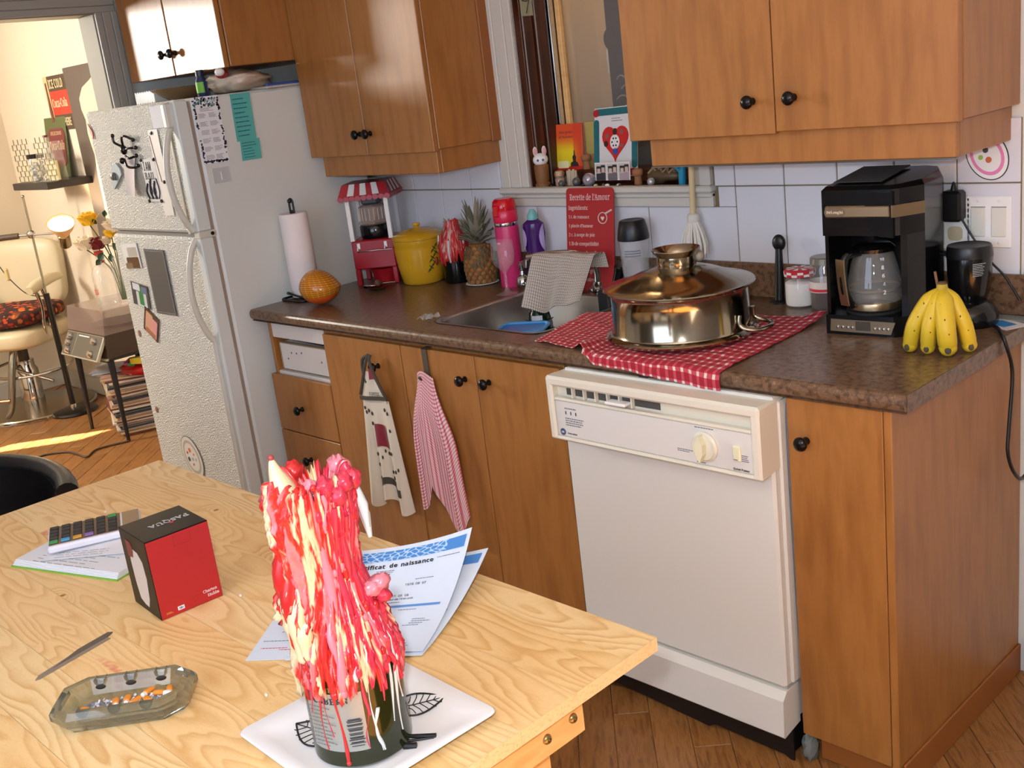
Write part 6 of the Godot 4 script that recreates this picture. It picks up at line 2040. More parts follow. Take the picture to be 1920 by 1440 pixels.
	prism(st, [Vector2(-0.067, 0), Vector2(0.067, 0), Vector2(0.067, 0.053), Vector2(-0.067, 0.053)], 0.0015)
	obj("print", st, uvm("photo strip", im, 0.35), h)
	# driftwood, crystal, blue thing
	h = thing("driftwood", "dark brown carved figurine lying along the right end of the sill", "figurine", Vector3(-1.075, 1.2005, -0.07))
	st = lump(unit_ball(20, 10), func(v): return Vector3(v.x * 0.058, 0.021 + v.y * 0.021 * (1.0 - 0.3 * sin(v.x * 4.0)), v.z * 0.02))
	obj("wood", st, mat("carved wood", 92, 72, 46, 0.45), h)
	for i in 4:
		tubed("carving", curve([Vector3(-0.045 + i * 0.025, 0.03, 0.012), Vector3(-0.03 + i * 0.025, 0.043, 0.006), Vector3(-0.015 + i * 0.022, 0.036, 0.014)]), 0.004, mat("carved pale", 140, 116, 84, 0.45), h, 6)
	h = thing("cut_crystal", "small faceted clear crystal in front of the carved figurine", "crystal", Vector3(-1.082, 1.2125, -0.022))
	st = S()
	ball(st, Vector3.ZERO, 0.0125, 8, 5)
	obj("crystal", st, mat("crystal grey", 190, 190, 192, 0.08, 0.5), h)
	h = thing("blue_figure", "turquoise translucent plastic toy at the right end of the sill", "toy", Vector3(-0.985, 1.2005, -0.04))
	var bp = mat("turquoise", 36, 140, 176, 0.2)
	tubed("body", [Vector3(0, 0, 0), Vector3(0.001, 0.03, 0), Vector3(0.008, 0.058, 0)], [0.011, 0.011, 0.009], bp, h, 10)
	tubed("arm", curve([Vector3(0.002, 0.034, 0.004), Vector3(-0.016, 0.05, 0.004), Vector3(-0.024, 0.062, 0.0)]), 0.006, bp, h, 8)
	balled("head", Vector3(0.014, 0.066, 0), 0.012, bp, h)

func living_room():
	var st
	var zb = -0.06
	# signs
	var h = thing("tin_sign", "tall red and brown tin drink sign lettered ICE COLD on the cream wall", "sign", Vector3(-5.07, 1.68, zb))
	bx("plate", -0.155, 0.155, -0.142, 0.142, 0, 0.006, mat("sign brown", 84, 62, 42, 0.6), h, 0.002)
	bx("edge_band", -0.155, -0.105, -0.142, 0.142, 0.006, 0.008, mat("sign cream", 206, 186, 136, 0.6), h, 0.0)
	bx("red_field", -0.1, 0.13, -0.062, 0.062, 0.006, 0.008, mat("sign scarlet", 212, 54, 32, 0.5), h, 0.0)
	var cr = mat("lettering cream", 226, 206, 160, 0.6)
	prismed("printed_bottle", [Vector2(-0.14, -0.132), Vector2(-0.114, -0.132), Vector2(-0.112, -0.04), Vector2(-0.122, 0.04), Vector2(-0.122, 0.11), Vector2(-0.134, 0.11), Vector2(-0.134, 0.04), Vector2(-0.143, -0.04)], 0.003, mat("cola brown", 112, 50, 28, 0.5), h, Transform3D(Basis(), Vector3(0, 0, 0.008)))
	var tall = Basis.from_scale(Vector3(1, 1.6, 1))
	words("ICE COLD", 0.18, cr, h, Transform3D(tall, Vector3(0.0, 0.1, 0.0085)), "Droid Sans", true)
	words("Coca-Cola", 0.19, cr, h, Transform3D(tall, Vector3(0.005, 0.0, 0.0085)), "Droid Serif", true)
	words("SOLD HERE", 0.19, cr, h, Transform3D(tall, Vector3(0.005, -0.1, 0.0085)), "Droid Sans", true)
	h = thing("tin_sign", "small green and maroon tin drink sign standing on the black corner shelf", "sign", Vector3(-5.19, 1.2915, -0.02))
	h.rotation.x = -0.12
	bx("plate", -0.14, 0.14, 0.0, 0.32, 0, 0.006, mat("sign green", 90, 96, 52, 0.6), h, 0.002)
	prismed("maroon_field", rrect(0.22, 0.2, 0.04, 4, 0.01, 0.16), 0.002, mat("sign maroon", 120, 44, 46, 0.5), h, Transform3D(Basis(), Vector3(0, 0, 0.006)))
	words("Coca-Cola", 0.2, mat("lettering tan", 196, 170, 130, 0.6), h, Transform3D(tall, Vector3(0.01, 0.17, 0.0085)), "Droid Serif", true)
	words("DELICIOUS", 0.14, M["lettering tan"], h, Transform3D(Basis(), Vector3(0.01, 0.235, 0.0085)), "Droid Sans", true)
	# dark canvas with a pale wave and flat grey leaf shapes
	h = thing("wall_canvas", "tall dark brown wall panel with a wavy cream shape and grey leaf shapes", "panel", Vector3(-4.9, 0.92, zb))
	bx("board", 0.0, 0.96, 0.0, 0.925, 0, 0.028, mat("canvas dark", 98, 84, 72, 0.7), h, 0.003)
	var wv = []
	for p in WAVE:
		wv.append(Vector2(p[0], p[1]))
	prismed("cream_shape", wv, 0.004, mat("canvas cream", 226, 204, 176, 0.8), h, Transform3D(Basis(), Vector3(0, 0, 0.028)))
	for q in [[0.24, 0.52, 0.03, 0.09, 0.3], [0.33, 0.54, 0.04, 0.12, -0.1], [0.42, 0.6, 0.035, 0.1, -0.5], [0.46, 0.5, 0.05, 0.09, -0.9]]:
		var o = prismed("leaf_shape", ring_poly(14, q[2], q[3]), 0.0045, mat("leaf grey", 152, 138, 124, 0.8), h, Transform3D(Basis(Vector3(0, 0, 1), q[4]), Vector3(q[0], q[1], 0.028)))
	# corner shelf and what stands on it
	h = thing("corner_shelf", "small thick black wall shelf under the drink signs", "shelf", Vector3(-5.06, 1.255, zb))
	bx("board", -0.235, 0.235, 0.0, 0.036, 0.0, 0.27, mat("shelf black", 38, 33, 30, 0.45), h, 0.002)
	for k in 2:
		var c = thing("glass_block", ["glass brick candle block with a cream candle on the left of the shelf", "glass brick candle block with a cream candle on the right of the shelf"][k], "candle holder", Vector3([-5.2, -4.9][k], 1.2915, 0.13), 0.15, "candle blocks on the shelf")
		bx("glass_pane", -0.075, 0.075, 0.0, 0.2, -0.03, -0.026, M["pane"], c, 0.0)
		bx("glass_pane", -0.075, 0.075, 0.0, 0.2, 0.026, 0.03, M["pane"], c, 0.0)
		st = S()
		for j in 8:
			var y = 0.003 + j * 0.028
			box(st, Vector3(0, y, 0.032), Vector3(0.15, 0.003, 0.004))
			for i in 4:
				box(st, Vector3(-0.075 + (i + 0.5 * (j % 2)) * 0.043, y + 0.014, 0.032), Vector3(0.003, 0.028, 0.004))
		obj("brick_joints", st, mat("joint metal", 150, 140, 108, 0.4, 0.6), c)
		lathed("candle", [0, 0.004, 0.03, 0.004, 0.03, 0.1, 0.026, 0.102, 0, 0.098], mat("candle cream", 226, 214, 168, 0.5), c, 20, Vector3(0, 0, 0.0), Vector3.ZERO, 1.6, 0.6)
	h = thing("jar_bottle", "clear storage jar with black and white bits between the two candle blocks", "jar", Vector3(-5.05, 1.2915, 0.15))
	lathed("glass", [0, 0, 0.042, 0, 0.045, 0.006, 0.045, 0.12, 0.043, 0.125], M["clear glass"], h, 24)
	st = S()
	var r = RandomNumberGenerator.new()
	r.seed = 8
	for k in 40:
		var a = r.randf() * TAU
		ball(st, Vector3(cos(a) * 0.03 * r.randf(), 0.012 + r.randf() * 0.085, sin(a) * 0.03), r.randf_range(0.006, 0.011), 8, 5)
	obj("pebbles", st, mat("pebble", 176, 178, 168, 0.4), h)
	lathed("lid", [0, 0.122, 0.044, 0.122, 0.045, 0.145, 0, 0.147], M["black gloss"], h, 24)
	h = thing("soda_bottle", "small clear glass soda bottle standing behind the jar on the shelf", "bottle", Vector3(-5.085, 1.2915, 0.06))
	lathed("glass", [0, 0, 0.024, 0, 0.026, 0.03, 0.022, 0.07, 0.026, 0.12, 0.014, 0.17, 0.011, 0.22, 0.013, 0.225], clear("soda glass", 214, 206, 196, 0.35, 0.06), h, 22)
	lathed("cap", [0, 0.222, 0.014, 0.222, 0.013, 0.232, 0, 0.233], mat("cap maroon", 110, 30, 34, 0.4), h, 18)
	barber_chair(Vector3(-5.52, 0.0, 0.3), 0.62)
	floor_lamp(Vector3(-5.19, 0.0, 0.21))
	stereo()
	# cord on the floor
	h = find_child("stereo", false, false)
	var fc = tubed("power_cable", curve([Vector3(-4.29, 0.005, 0.31), Vector3(-4.33, 0.005, 0.46), Vector3(-4.26, 0.005, 0.545), Vector3(-4.35, 0.005, 0.555), Vector3(-4.45, 0.005, 0.57), Vector3(-4.52, 0.005, 0.65), Vector3(-4.5, 0.005, 0.72)], 6), 0.005, mat("cord brown", 66, 46, 34, 0.5), h, 6)
	fc.position = -h.position
	bx("plug", -4.53, -4.47, 0.0, 0.02, 0.72, 0.78, M["cord brown"], fc, 0.005)
	# black tub chair at the far end of the table
	h = thing("tub_chair", "black leather tub chair tucked in at the far end of the pine table", "chair", Vector3(-1.815, 0.0, 1.835), -PI / 2)
	var lea = mat("black leather", 17, 15, 14, 0.34)
	st = S()
	sheet(st, 40, 14, func(u, v):
		var a = lerpf(-2.0, 2.0, u)
		var y = 0.12 + v * 0.63 - 0.04 * pow(absf(a) / 2.0, 2.0) * v
		var rr = 0.29 + 0.035 * v
		return Vector3(sin(a) * rr, y, cos(a) * rr), 0.05)
	obj("shell", st, lea, h)
	var top = []
	for i in 25:
		var a = lerpf(-2.0, 2.0, i / 24.0)
		top.append(Vector3(sin(a) * 0.303, 0.75 - 0.04 * pow(absf(a) / 2.0, 2.0), cos(a) * 0.303))
	tubed("top_roll", top, 0.028, lea, h, 12)
	for i in 9:
		var a = -1.6 + i * 0.4
		tubed("seam", [Vector3(sin(a) * 0.293, 0.14, cos(a) * 0.293), Vector3(sin(a) * 0.33, 0.75 - 0.04 * pow(absf(a) / 2.0, 2.0), cos(a) * 0.33)], 0.004, mat("seam", 10, 9, 9, 0.5), h, 5)
	lathed("seat", [0, 0.34, 0.25, 0.34, 0.27, 0.37, 0.265, 0.42, 0.22, 0.445, 0, 0.45], lea, h, 32)
	for s in [[-0.2, -0.16], [0.2, -0.16], [-0.2, 0.2], [0.2, 0.2]]:
		tubed("leg", [Vector3(s[0], 0.0, s[1]), Vector3(s[0] * 0.92, 0.35, s[1] * 0.92)], [0.014, 0.02], M["black"], h)

func pillow_shape(size, c, p = 0.45, rot = Basis()):
	return lump(unit_ball(36, 22), func(v): return c + rot * (Vector3(signf(v.x) * pow(absf(v.x), p), signf(v.y) * pow(absf(v.y), p), signf(v.z) * pow(absf(v.z), p)) * size * 0.5))

func barber_chair(at, turn):
	var h = thing("barber_chair", "cream vinyl barber chair on a chrome pedestal in the next room", "chair", at, turn)
	var v = mat("cream vinyl", 212, 198, 164, 0.42)
	var C = M["chrome"]
	lathed("base", [0, 0, 0.33, 0, 0.335, 0.008, 0.325, 0.022, 0.2, 0.036, 0.08, 0.045, 0, 0.045], mat("base metal", 150, 136, 112, 0.22, 0.9), h, 48)
	lathed("base_rim", [0.325, 0.001, 0.34, 0.001, 0.342, 0.01, 0.33, 0.016], C, h, 48)
	lathed("column", [0, 0.04, 0.062, 0.04, 0.062, 0.24, 0.05, 0.26, 0.05, 0.3, 0, 0.3], C, h, 28)
	lathed("piston", [0, 0.3, 0.03, 0.3, 0.03, 0.37, 0.075, 0.38, 0.08, 0.4, 0, 0.4], mat("piston dark", 80, 74, 64, 0.3, 0.7), h, 24)
	tubed("pump_lever", curve([Vector3(-0.06, 0.26, 0.02), Vector3(-0.02, 0.275, 0.09), Vector3(0.1, 0.25, 0.14), Vector3(0.26, 0.2, 0.15)]), 0.009, C, h)
	balled("lever_knob", Vector3(-0.07, 0.255, 0.02), 0.018, mat("brass", 196, 170, 110, 0.25, 0.7), h)
	var ring = []
	for i in 31:
		var a = -0.6 + i * 0.145
		ring.append(Vector3(cos(a) * 0.24 + 0.08, 0.27 - 0.02 * sin(a), sin(a) * 0.18 + 0.06))
	tubed("foot_ring", ring, 0.008, C, h)
	tubed("footrest_strut", curve([Vector3(0.1, 0.42, 0.2), Vector3(0.09, 0.3, 0.25), Vector3(0.06, 0.1, 0.29), Vector3(0.03, 0.045, 0.31)]), [0.02, 0.02, 0.02, 0.02, 0.02, 0.02, 0.019, 0.019, 0.019, 0.019, 0.018, 0.018, 0.018, 0.018, 0.017, 0.017, 0.016, 0.015, 0.014], mat("strut", 150, 146, 134, 0.25, 0.9), h, 8)
	tubed("footrest_strut", [Vector3(-0.22, 0.42, 0.2), Vector3(-0.22, 0.14, 0.34)], 0.014, M["strut"], h, 8)
	tubed("footrest_bar", [Vector3(-0.26, 0.14, 0.34), Vector3(0.07, 0.14, 0.3)], 0.01, mat("bar copper", 196, 150, 96, 0.2, 0.8), h)
	obj("seat", pillow_shape(Vector3(0.52, 0.12, 0.5), Vector3(0, 0.46, 0.04)), v, h)
	obj("backrest", pillow_shape(Vector3(0.48, 0.4, 0.1), Vector3.ZERO), v, h, Vector3(0, 0.76, -0.22), Vector3(-0.16, 0, 0))
	for s in [-1.0, 1.0]:
		tubed("armrest", [Vector3(s * 0.27, 0.75, -0.12), Vector3(s * 0.28, 0.755, 0.0), Vector3(s * 0.275, 0.735, 0.14), Vector3(s * 0.27, 0.72, 0.19)], [0.02, 0.03, 0.032, 0.024], v, h, 12)
		for z in [0.06, 0.12]:
			tubed("arm_support", curve([Vector3(s * 0.275, 0.72, z + 0.02), Vector3(s * 0.275, 0.62, z), Vector3(s * 0.262, 0.52, z), Vector3(s * 0.245, 0.43, z - 0.03)]), 0.011, C, h, 8)
	var c = thing("seat_cushion", "flat seat cushion in black and orange patterned fabric on the barber chair", "cushion", at + Vector3(0, 0.516, 0), turn)
	var im = blank(96, 96, Color8(58, 24, 20))
	var r = RandomNumberGenerator.new()
	r.seed = 3
	for k in 60:
		disc(im, r.randf() * 96, r.randf() * 96, r.randf_range(2, 8), r.randf_range(2, 7), [Color8(206, 72, 22), Color8(178, 42, 22), Color8(226, 122, 32), Color8(36, 16, 16)][k % 4])
	var cm = StandardMaterial3D.new()
	cm.albedo_texture = itex(im)
	cm.uv1_triplanar = true
	cm.uv1_scale = Vector3(4, 4, 4)
	cm.roughness = 0.9
	obj("cushion", pillow_shape(Vector3(0.54, 0.1, 0.47), Vector3(0, 0.055, 0.03), 0.55), cm, c)

func floor_lamp(at):
	var h = thing("floor_lamp", "lit swing arm floor lamp with a black pole and chrome rod", "lamp", at)
	var C = M["chrome"]
	lathed("base", [0, 0, 0.125, 0, 0.13, 0.006, 0.125, 0.018, 0.11, 0.024, 0.02, 0.03, 0, 0.03], mat("lamp black", 24, 22, 20, 0.3), h, 40)
	lathed("foot_collar", [0, 0.03, 0.02, 0.03, 0.018, 0.05, 0, 0.05], C, h, 18)
	tubed("pole", [Vector3(0, 0.04, 0), Vector3(0, 0.69, 0)], 0.0155, M["lamp black"], h, 14)
	tubed("rod", [Vector3(0, 0.68, 0), Vector3(0, 1.22, 0)], 0.0065, mat("rod", 176, 170, 150, 0.2, 0.9), h, 10)
	balled("rod_tip", Vector3(0, 1.222, 0), 0.009, M["rod"], h)
	var side = Vector3(0.677, 0, -0.736)
	var fw = Vector3(0.736, 0, 0.677)
	balled("clamp", Vector3(0, 1.02, 0) + fw * 0.01, 0.024, C, h, Vector3.ONE, 16)
	tubed("arm", [Vector3(0, 1.02, 0) - side * 0.07 + fw * 0.02, Vector3(0, 1.02, 0) + side * 0.15 + fw * 0.02 + Vector3(0, -0.01, 0)], 0.0055, C, h)
	tubed("grip", [Vector3(0, 1.02, 0) - side * 0.28 + fw * 0.02, Vector3(0, 1.02, 0) - side * 0.065 + fw * 0.02], 0.016, mat("grip wood", 84, 68, 54, 0.4), h, 12)
	tubed("flex", curve([Vector3(0, 1.0, 0) - side * 0.26, Vector3(-0.02, 0.9, 0.02) - side * 0.2, Vector3(0.0, 0.8, 0.02) - side * 0.16, Vector3(0.0, 0.7, 0.02) - side * 0.08, Vector3(0.0, 0.675, 0.0)]), 0.003, mat("flex", 60, 50, 38, 0.6), h, 6)
	bx("inline_switch", -0.012, 0.012, -0.035, 0.035, -0.01, 0.01, mat("switch ivory", 206, 186, 130, 0.5), h, 0.006).position = Vector3(0.0, 0.82, 0.02) - side * 0.165
	# head tipped up and towards the camera
	var ax = (Vector3.UP * 0.8 + fw * 0.52 + side * 0.2).normalized()
	var o = Vector3(0, 0.995, 0) + side * 0.175 + fw * 0.02
	var xa = ax.cross(Vector3.FORWARD).normalized()
	var b = Basis(xa, ax, xa.cross(ax))
	var st = S()
	lathe(st, V2([0, -0.075, 0.028, -0.075, 0.032, -0.07, 0.032, 0.0, 0.028, 0.004, 0, 0.005]), 24)
	var hd = obj("socket", st, mat("socket brass", 150, 130, 90, 0.15, 0.9), h)
	hd.transform = Transform3D(b, o)
	st = S()
	lathe(st, V2([0.026, 0.0, 0.032, 0.01, 0.06, 0.05, 0.074, 0.085, 0.07, 0.085, 0.056, 0.052, 0.028, 0.012]), 30)
	var shm = mat("shade cream", 226, 196, 146, 0.5)
	shm.backlight_enabled = true
	shm.backlight = Color8(120, 90, 50)
	var sh = obj("shade", st, shm, h)
	sh.transform = Transform3D(b, o)
	st = S()
	lathe(st, V2([0, 0.004, 0.022, 0.02, 0.045, 0.05, 0.066, 0.078, 0.05, 0.084, 0, 0.086]), 24)
	var gl = StandardMaterial3D.new()
	gl.albedo_color = Color8(255, 240, 214)
	gl.emission_enabled = true
	gl.emission = Color8(255, 226, 178)
	gl.emission_energy_multiplier = 5.0
	var bulb = obj("bulb", st, gl, h)
	bulb.transform = Transform3D(b, o)
	var sp = SpotLight3D.new()
	sp.name = "lamp_light"
	sp.light_color = Color8(255, 226, 184)
	sp.light_energy = 1.3
	sp.light_size = 0.06
	sp.spot_range = 8.0
	sp.spot_attenuation = 2.0
	sp.spot_angle = 75.0
	sp.shadow_enabled = true
	add_child(sp)
	sp.look_at_from_position(at + o + ax * 0.1, at + o + ax)

func stereo():
	var st
	# stand
	var h = thing("record_stand", "small black metal legged stand under the old stereo", "stand", Vector3(-4.52, 0, 0.13))
	for s in [[-0.2, 0.17], [0.2, 0.17], [-0.2, -0.15], [0.2, -0.15]]:
		tubed("leg", [Vector3(s[0] * 1.08, 0.0, s[1] * 1.04), Vector3(s[0], 0.425, s[1])], [0.009, 0.017], M["black"], h, 10)
	bx("shelf", -0.225, 0.225, 0.422, 0.436, -0.17, 0.185, M["black"], h, 0.003)
	for y in [0.02]:
		tubed("rail", [Vector3(-0.2, 0.41, 0.17), Vector3(0.2, 0.41, 0.17)], 0.007, M["black"], h)
	# stereo
	h = thing("stereo", "old wooden record player with a silver control panel and smoky dust cover", "stereo", Vector3(-4.52, 0.4365, 0.12))
	var wood = mat("stereo wood", 62, 44, 32, 0.4)
	st = S()
	prism(st, [Vector2(-0.17, 0.0), Vector2(0.2, 0.0), Vector2(0.19, 0.115), Vector2(-0.17, 0.115)], 0.44, Transform3D(Basis(Vector3(0, 0, 1), Vector3(0, 1, 0), Vector3(-1, 0, 0)), Vector3(0.22, 0, 0)))
	obj("case", st, wood, h)
	var xf = on(Vector3(-0.005, 0.05, 0.214), Vector3(1, 0, 0), Vector3(0, 0.86, -0.5))
	st = S()
	box(st, Vector3.ZERO, Vector3(0.43, 0.135, 0.018), 0.003)
	var p = obj("control_panel", st, mat("panel silver", 190, 186, 172, 0.35, 0.5), h)
	p.transform = xf
	bx("panel_plate", -0.205, -0.09, -0.06, 0.06, 0.009, 0.011, mat("plate dark", 108, 104, 94, 0.3, 0.5), p, 0.0)
	bx("panel_plate", -0.08, 0.205, -0.06, 0.06, 0.009, 0.011, M["plate dark"], p, 0.0)
	bx("dial_scale", -0.06, 0.06, 0.045, 0.05, 0.011, 0.012, M["white"], p, 0.0)
	for q in [[-0.145, 0.035], [-0.145, 0.0], [-0.13, -0.038], [0.14, 0.03], [0.14, -0.035]]:
		lathed("dial_knob", [0, 0, 0.018, 0, 0.018, 0.01, 0.014, 0.022, 0, 0.023], M["chrome"], p, 18, Vector3(q[0], q[1], 0.01), Vector3(PI / 2, 0, 0))
	bx("plinth_strip", -0.2, 0.22, -0.012, 0.0, 0.0, 0.21, mat("strip pale", 170, 162, 140, 0.4), h, 0.002)
	st = S()
	var lo = [Vector3(-0.22, 0.115, 0.19), Vector3(0.22, 0.115, 0.19), Vector3(0.22, 0.115, -0.17), Vector3(-0.22, 0.115, -0.17)]
	var hi = [Vector3(-0.215, 0.235, 0.17), Vector3(0.215, 0.235, 0.17), Vector3(0.215, 0.235, -0.17), Vector3(-0.215, 0.235, -0.17)]
	for k in 4:
		quad(st, lo[k], lo[(k + 1) % 4], hi[(k + 1) % 4], hi[k])
	quad(st, hi[0], hi[1], hi[2], hi[3])
	obj("dust_cover", st, clear("smoke cover", 136, 112, 106, 0.5, 0.12), h)
	lathed("turntable", [0, 0.116, 0.13, 0.116, 0.13, 0.13, 0, 0.132], M["black"], h, 36, Vector3(-0.03, 0, 0.0))
	# bottle vase with flowers
	var vb = Vector3(-4.41, 0.673, 0.2)
	h = thing("vase_bottle", "square clear glass spirits bottle with a red cap used beside the flowers", "bottle", vb)
	h.scale = Vector3.ONE * 1.3
	st = S()
	for i in 2:
		var prev = []
		st.set_smooth_group(4)
		for q in [[0.034, 0.0], [0.037, 0.004], [0.037, 0.125], [0.03, 0.15], [0.014, 0.165], [0.013, 0.2]]:
			var ring = []
			for v in rrect((q[0] - 0.003 * i) * 2, (q[0] - 0.003 * i) * 2, (q[0] - 0.003 * i) * 0.45, 3):
				ring.append(Vector3(v.x, q[1] + 0.006 * i * (1.0 if q[1] < 0.01 else 0.0), -v.y))
			if prev.size():
				for k in ring.size():
					var j = (k + 1) % ring.size()
					tri(st, prev[k], prev[j], ring[j])
					tri(st, prev[k], ring[j], ring[k])
			prev = ring
	obj("glass", st, clear("bottle glass", 240, 236, 226, 0.14), h)
	lathed("cap", [0, 0.198, 0.017, 0.198, 0.017, 0.212, 0, 0.214], mat("cap red", 190, 44, 30, 0.4), h, 18)
	lathed("neck_band", [0.0145, 0.168, 0.0155, 0.168, 0.0155, 0.176, 0.0145, 0.176], M["cap red"], h, 18)
	words("15", 0.03, M["cap red"], h, Transform3D(Basis(Vector3.UP, 0.0), Vector3(-0.008, 0.06, 0.0385)), "Droid Serif", true, "printed_mark")
	h = thing("flower_vase", "clear narrow vase behind the bottle holding the roses", "vase", vb + Vector3(0.05, 0, -0.06))
	lathed("glass", [0, 0.0, 0.03, 0, 0.032, 0.005, 0.03, 0.12, 0.034, 0.24, 0.0325, 0.24, 0.028, 0.12], M["clear glass"], h, 24)
	var fb = vb + Vector3(0.05, 0.02, -0.06)
	var side = Vector3(0.677, 0, -0.736)
	var fw = Vector3(0.736, 0, 0.677)
	var F = [["yellow rose, largest bloom at the top of the bunch", -0.085, 0.44, 0.048, "rose yellow", [232, 180, 24]], ["small yellow rose at the right of the bunch", 0.005, 0.36, 0.033, "rose yellow", []], ["dark red rose in the middle of the bunch", -0.075, 0.315, 0.044, "rose red", [118, 20, 28]], ["cream rose at the left edge of the bunch", -0.13, 0.325, 0.05, "rose cream", [232, 218, 190]], ["pale cream rose at the upper right of the bunch", 0.025, 0.395, 0.05, "rose ivory", [222, 206, 180]], ["small cream bud under the small yellow rose", -0.03, 0.325, 0.03, "rose ivory", []], ["cream rose half hidden behind the refrigerator edge", 0.07, 0.38, 0.045, "rose ivory", []]]
	for k in F.size():
		var f = F[k]
		if f[5].size():
			mat(f[4], f[5][0], f[5][1], f[5][2], 0.7)
		h = thing("rose", f[0], "flower", fb, 0.0, "roses in the vase")
		var c = side * f[1] + Vector3(0, f[2] - 0.02, 0) + fw * (0.02 - 0.01 * (k % 3))
		tubed("stem", curve([side * (f[1] * 0.1), side * (f[1] * 0.3) + Vector3(0, f[2] * 0.5, 0), c - Vector3(0, f[3] * 0.6, 0)]), 0.003, mat("stem green", 74, 92, 44, 0.7), h, 6)
		var r = f[3] * 1.2
		balled("heart", c, r * 0.55, M[f[4]], h, Vector3(1, 1.0, 1), 12)
		for i in 13:
			var a = i * 2.4
			var lay = i / 13.0
			var d = Vector3(cos(a), 0, sin(a))
			var e = d.cross(Vector3.UP)
			st = S()
			sheet(st, 4, 4, func(u, v):
				var w = (u - 0.5) * 2.0 * r * (0.42 + 0.2 * lay) * sin(PI * (0.25 + 0.6 * v))
				return c + d * (r * (0.3 + 0.45 * lay) * (0.55 + 0.6 * v) - w * w / r * 0.5) + e * w + Vector3(0, r * (-0.55 + 1.15 * v * (1.0 - 0.35 * lay)), 0) + d * r * 0.25 * lay * v * v, r * 0.03)
			obj("petal", st, M[f[4]], h)
	h = thing("rose_leaves", "dark green rose leaves around the neck of the vase", "leaves", fb, 0.0)
	var G = mat("leaf green", 44, 66, 36, 0.5)
	for q in [[0.035, 0.3, 0.06, -0.3], [0.01, 0.29, 0.05, -0.9], [-0.045, 0.25, 0.045, -2.2], [-0.01, 0.24, 0.04, -1.6], [-0.06, 0.22, 0.04, 3.9], [0.0, 0.42, 0.035, 1.2], [-0.045, 0.39, 0.03, 2.0], [0.03, 0.47, 0.03, 0.6], [0.06, 0.32, 0.03, 0.2]]:
		st = S()
		var l = q[2]
		var dd = side * cos(q[3]) + Vector3.UP * sin(q[3])
		var ee = fw.cross(dd)
		sheet(st, 4, 6, func(u, v): return side * q[0] + Vector3(0, q[1], 0) + fw * (0.03 + 0.01 * v) + dd * v * l + ee * (u - 0.5) * l * 0.75 * sin(PI * clampf(v, 0.04, 0.97)) + fw * absf(u - 0.5) * 0.012, 0.001)
		obj("leaf", st, G, h)
	# red box behind
	h = thing("gift_box", "dark red box with a tan printed panel on the stereo behind the bottle", "box", Vector3(-4.315, 0.673, 0.08), -0.2)
	bx("box", -0.1, 0.1, 0.0, 0.13, -0.03, 0.03, mat("box red", 160, 42, 26, 0.4), h, 0.003)
	bx("panel", -0.02, 0.09, 0.015, 0.115, 0.03, 0.032, mat("box tan", 204, 172, 122, 0.6), h, 0.0)
	for y in [0.045, 0.075, 0.1]:
		bx("print_line", -0.01, 0.08, y, y + 0.004, 0.032, 0.0325, mat("box brown", 120, 70, 44, 0.6), h, 0.0)
	# records under the stand
	var cols = [[196, 176, 136], [150, 120, 96], [206, 196, 180], [120, 60, 50], [90, 96, 100], [182, 140, 120], [212, 204, 190], [70, 62, 56]]
	var sm = S()
	box(sm, Vector3(0, 0.0042, 0), Vector3(0.315, 0.0084, 0.315), 0.0008)
	var sleeve = mesh_of(sm)
	var r = RandomNumberGenerator.new()
	r.seed = 12
	var proto = null
	var hues = ["tan", "brown", "pale grey", "dull red", "slate grey", "salmon", "off-white", "dark brown"]
	for k in 35:
		var y = 0.0015 + k * 0.0088
		var tn = -0.32 + r.randf_range(-0.08, 0.08) - (0.25 if k > 32 else 0.0)
		var at = Vector3(-4.51 + r.randf_range(-0.012, 0.012) - 0.0006 * k, y, 0.1 + r.randf_range(-0.012, 0.012))
		var c = cols[(k * 5 + 3) % 8]
		var o
		if proto == null:
			o = thing("record_sleeve", hues[(k * 5 + 3) % 8] + " record sleeve lying on the floor at the bottom of the pile", "record", at, tn, "pile of record sleeves")
			inst("sleeve", sleeve, M["paper"], o)
			proto = o
		else:
			o = dup(proto, at, tn, "%s record sleeve, %s from the floor in the pile under the stereo" % [hues[(k * 5 + 3) % 8], ordinal(k + 1)], "pile of record sleeves")
		o.get_child(0).material_override = mat("sleeve %d" % [(k * 5 + 3) % 8], c[0], c[1], c[2], 0.6)
	h = thing("red_bag", "crumpled red plastic bag on top of the record pile", "bag", Vector3(-4.38, 0.352, 0.1))
	var n = noise(55, 1.0)
	st = lump(unit_ball(26, 14), func(v): return Vector3(v.x * 0.14 * (1 + 0.4 * n.get_noise_3dv(v * 2.0)), -0.02 + maxf(v.y * 0.05 * (1 + 0.6 * n.get_noise_3dv(v * 3.0)), -0.02), v.z * 0.12 * (1 + 0.4 * n.get_noise_3dv(v * 1.6))))
	obj("bag", st, mat("bag scarlet", 178, 20, 22, 0.35), h)
	h = thing("yellow_box", "small shiny yellow box in front of the red bag", "box", Vector3(-4.3, 0.375, 0.17), 0.5)
	bx("box", -0.035, 0.035, 0.0, 0.03, -0.02, 0.02, mat("foil yellow", 214, 190, 60, 0.25), h, 0.002)
	h = thing("green_wrapper", "crumpled green and pink wrapper beside the small yellow box", "wrapper", Vector3(-4.345, 0.36, 0.185), 0.4)
	bx("wrapper", -0.025, 0.02, 0.0, 0.015, -0.012, 0.012, mat("wrap green", 70, 160, 84, 0.35), h, 0.005)
	bx("wrapper_end", -0.05, -0.025, 0.0, 0.022, -0.01, 0.01, mat("wrap pink", 176, 70, 120, 0.35), h, 0.005)
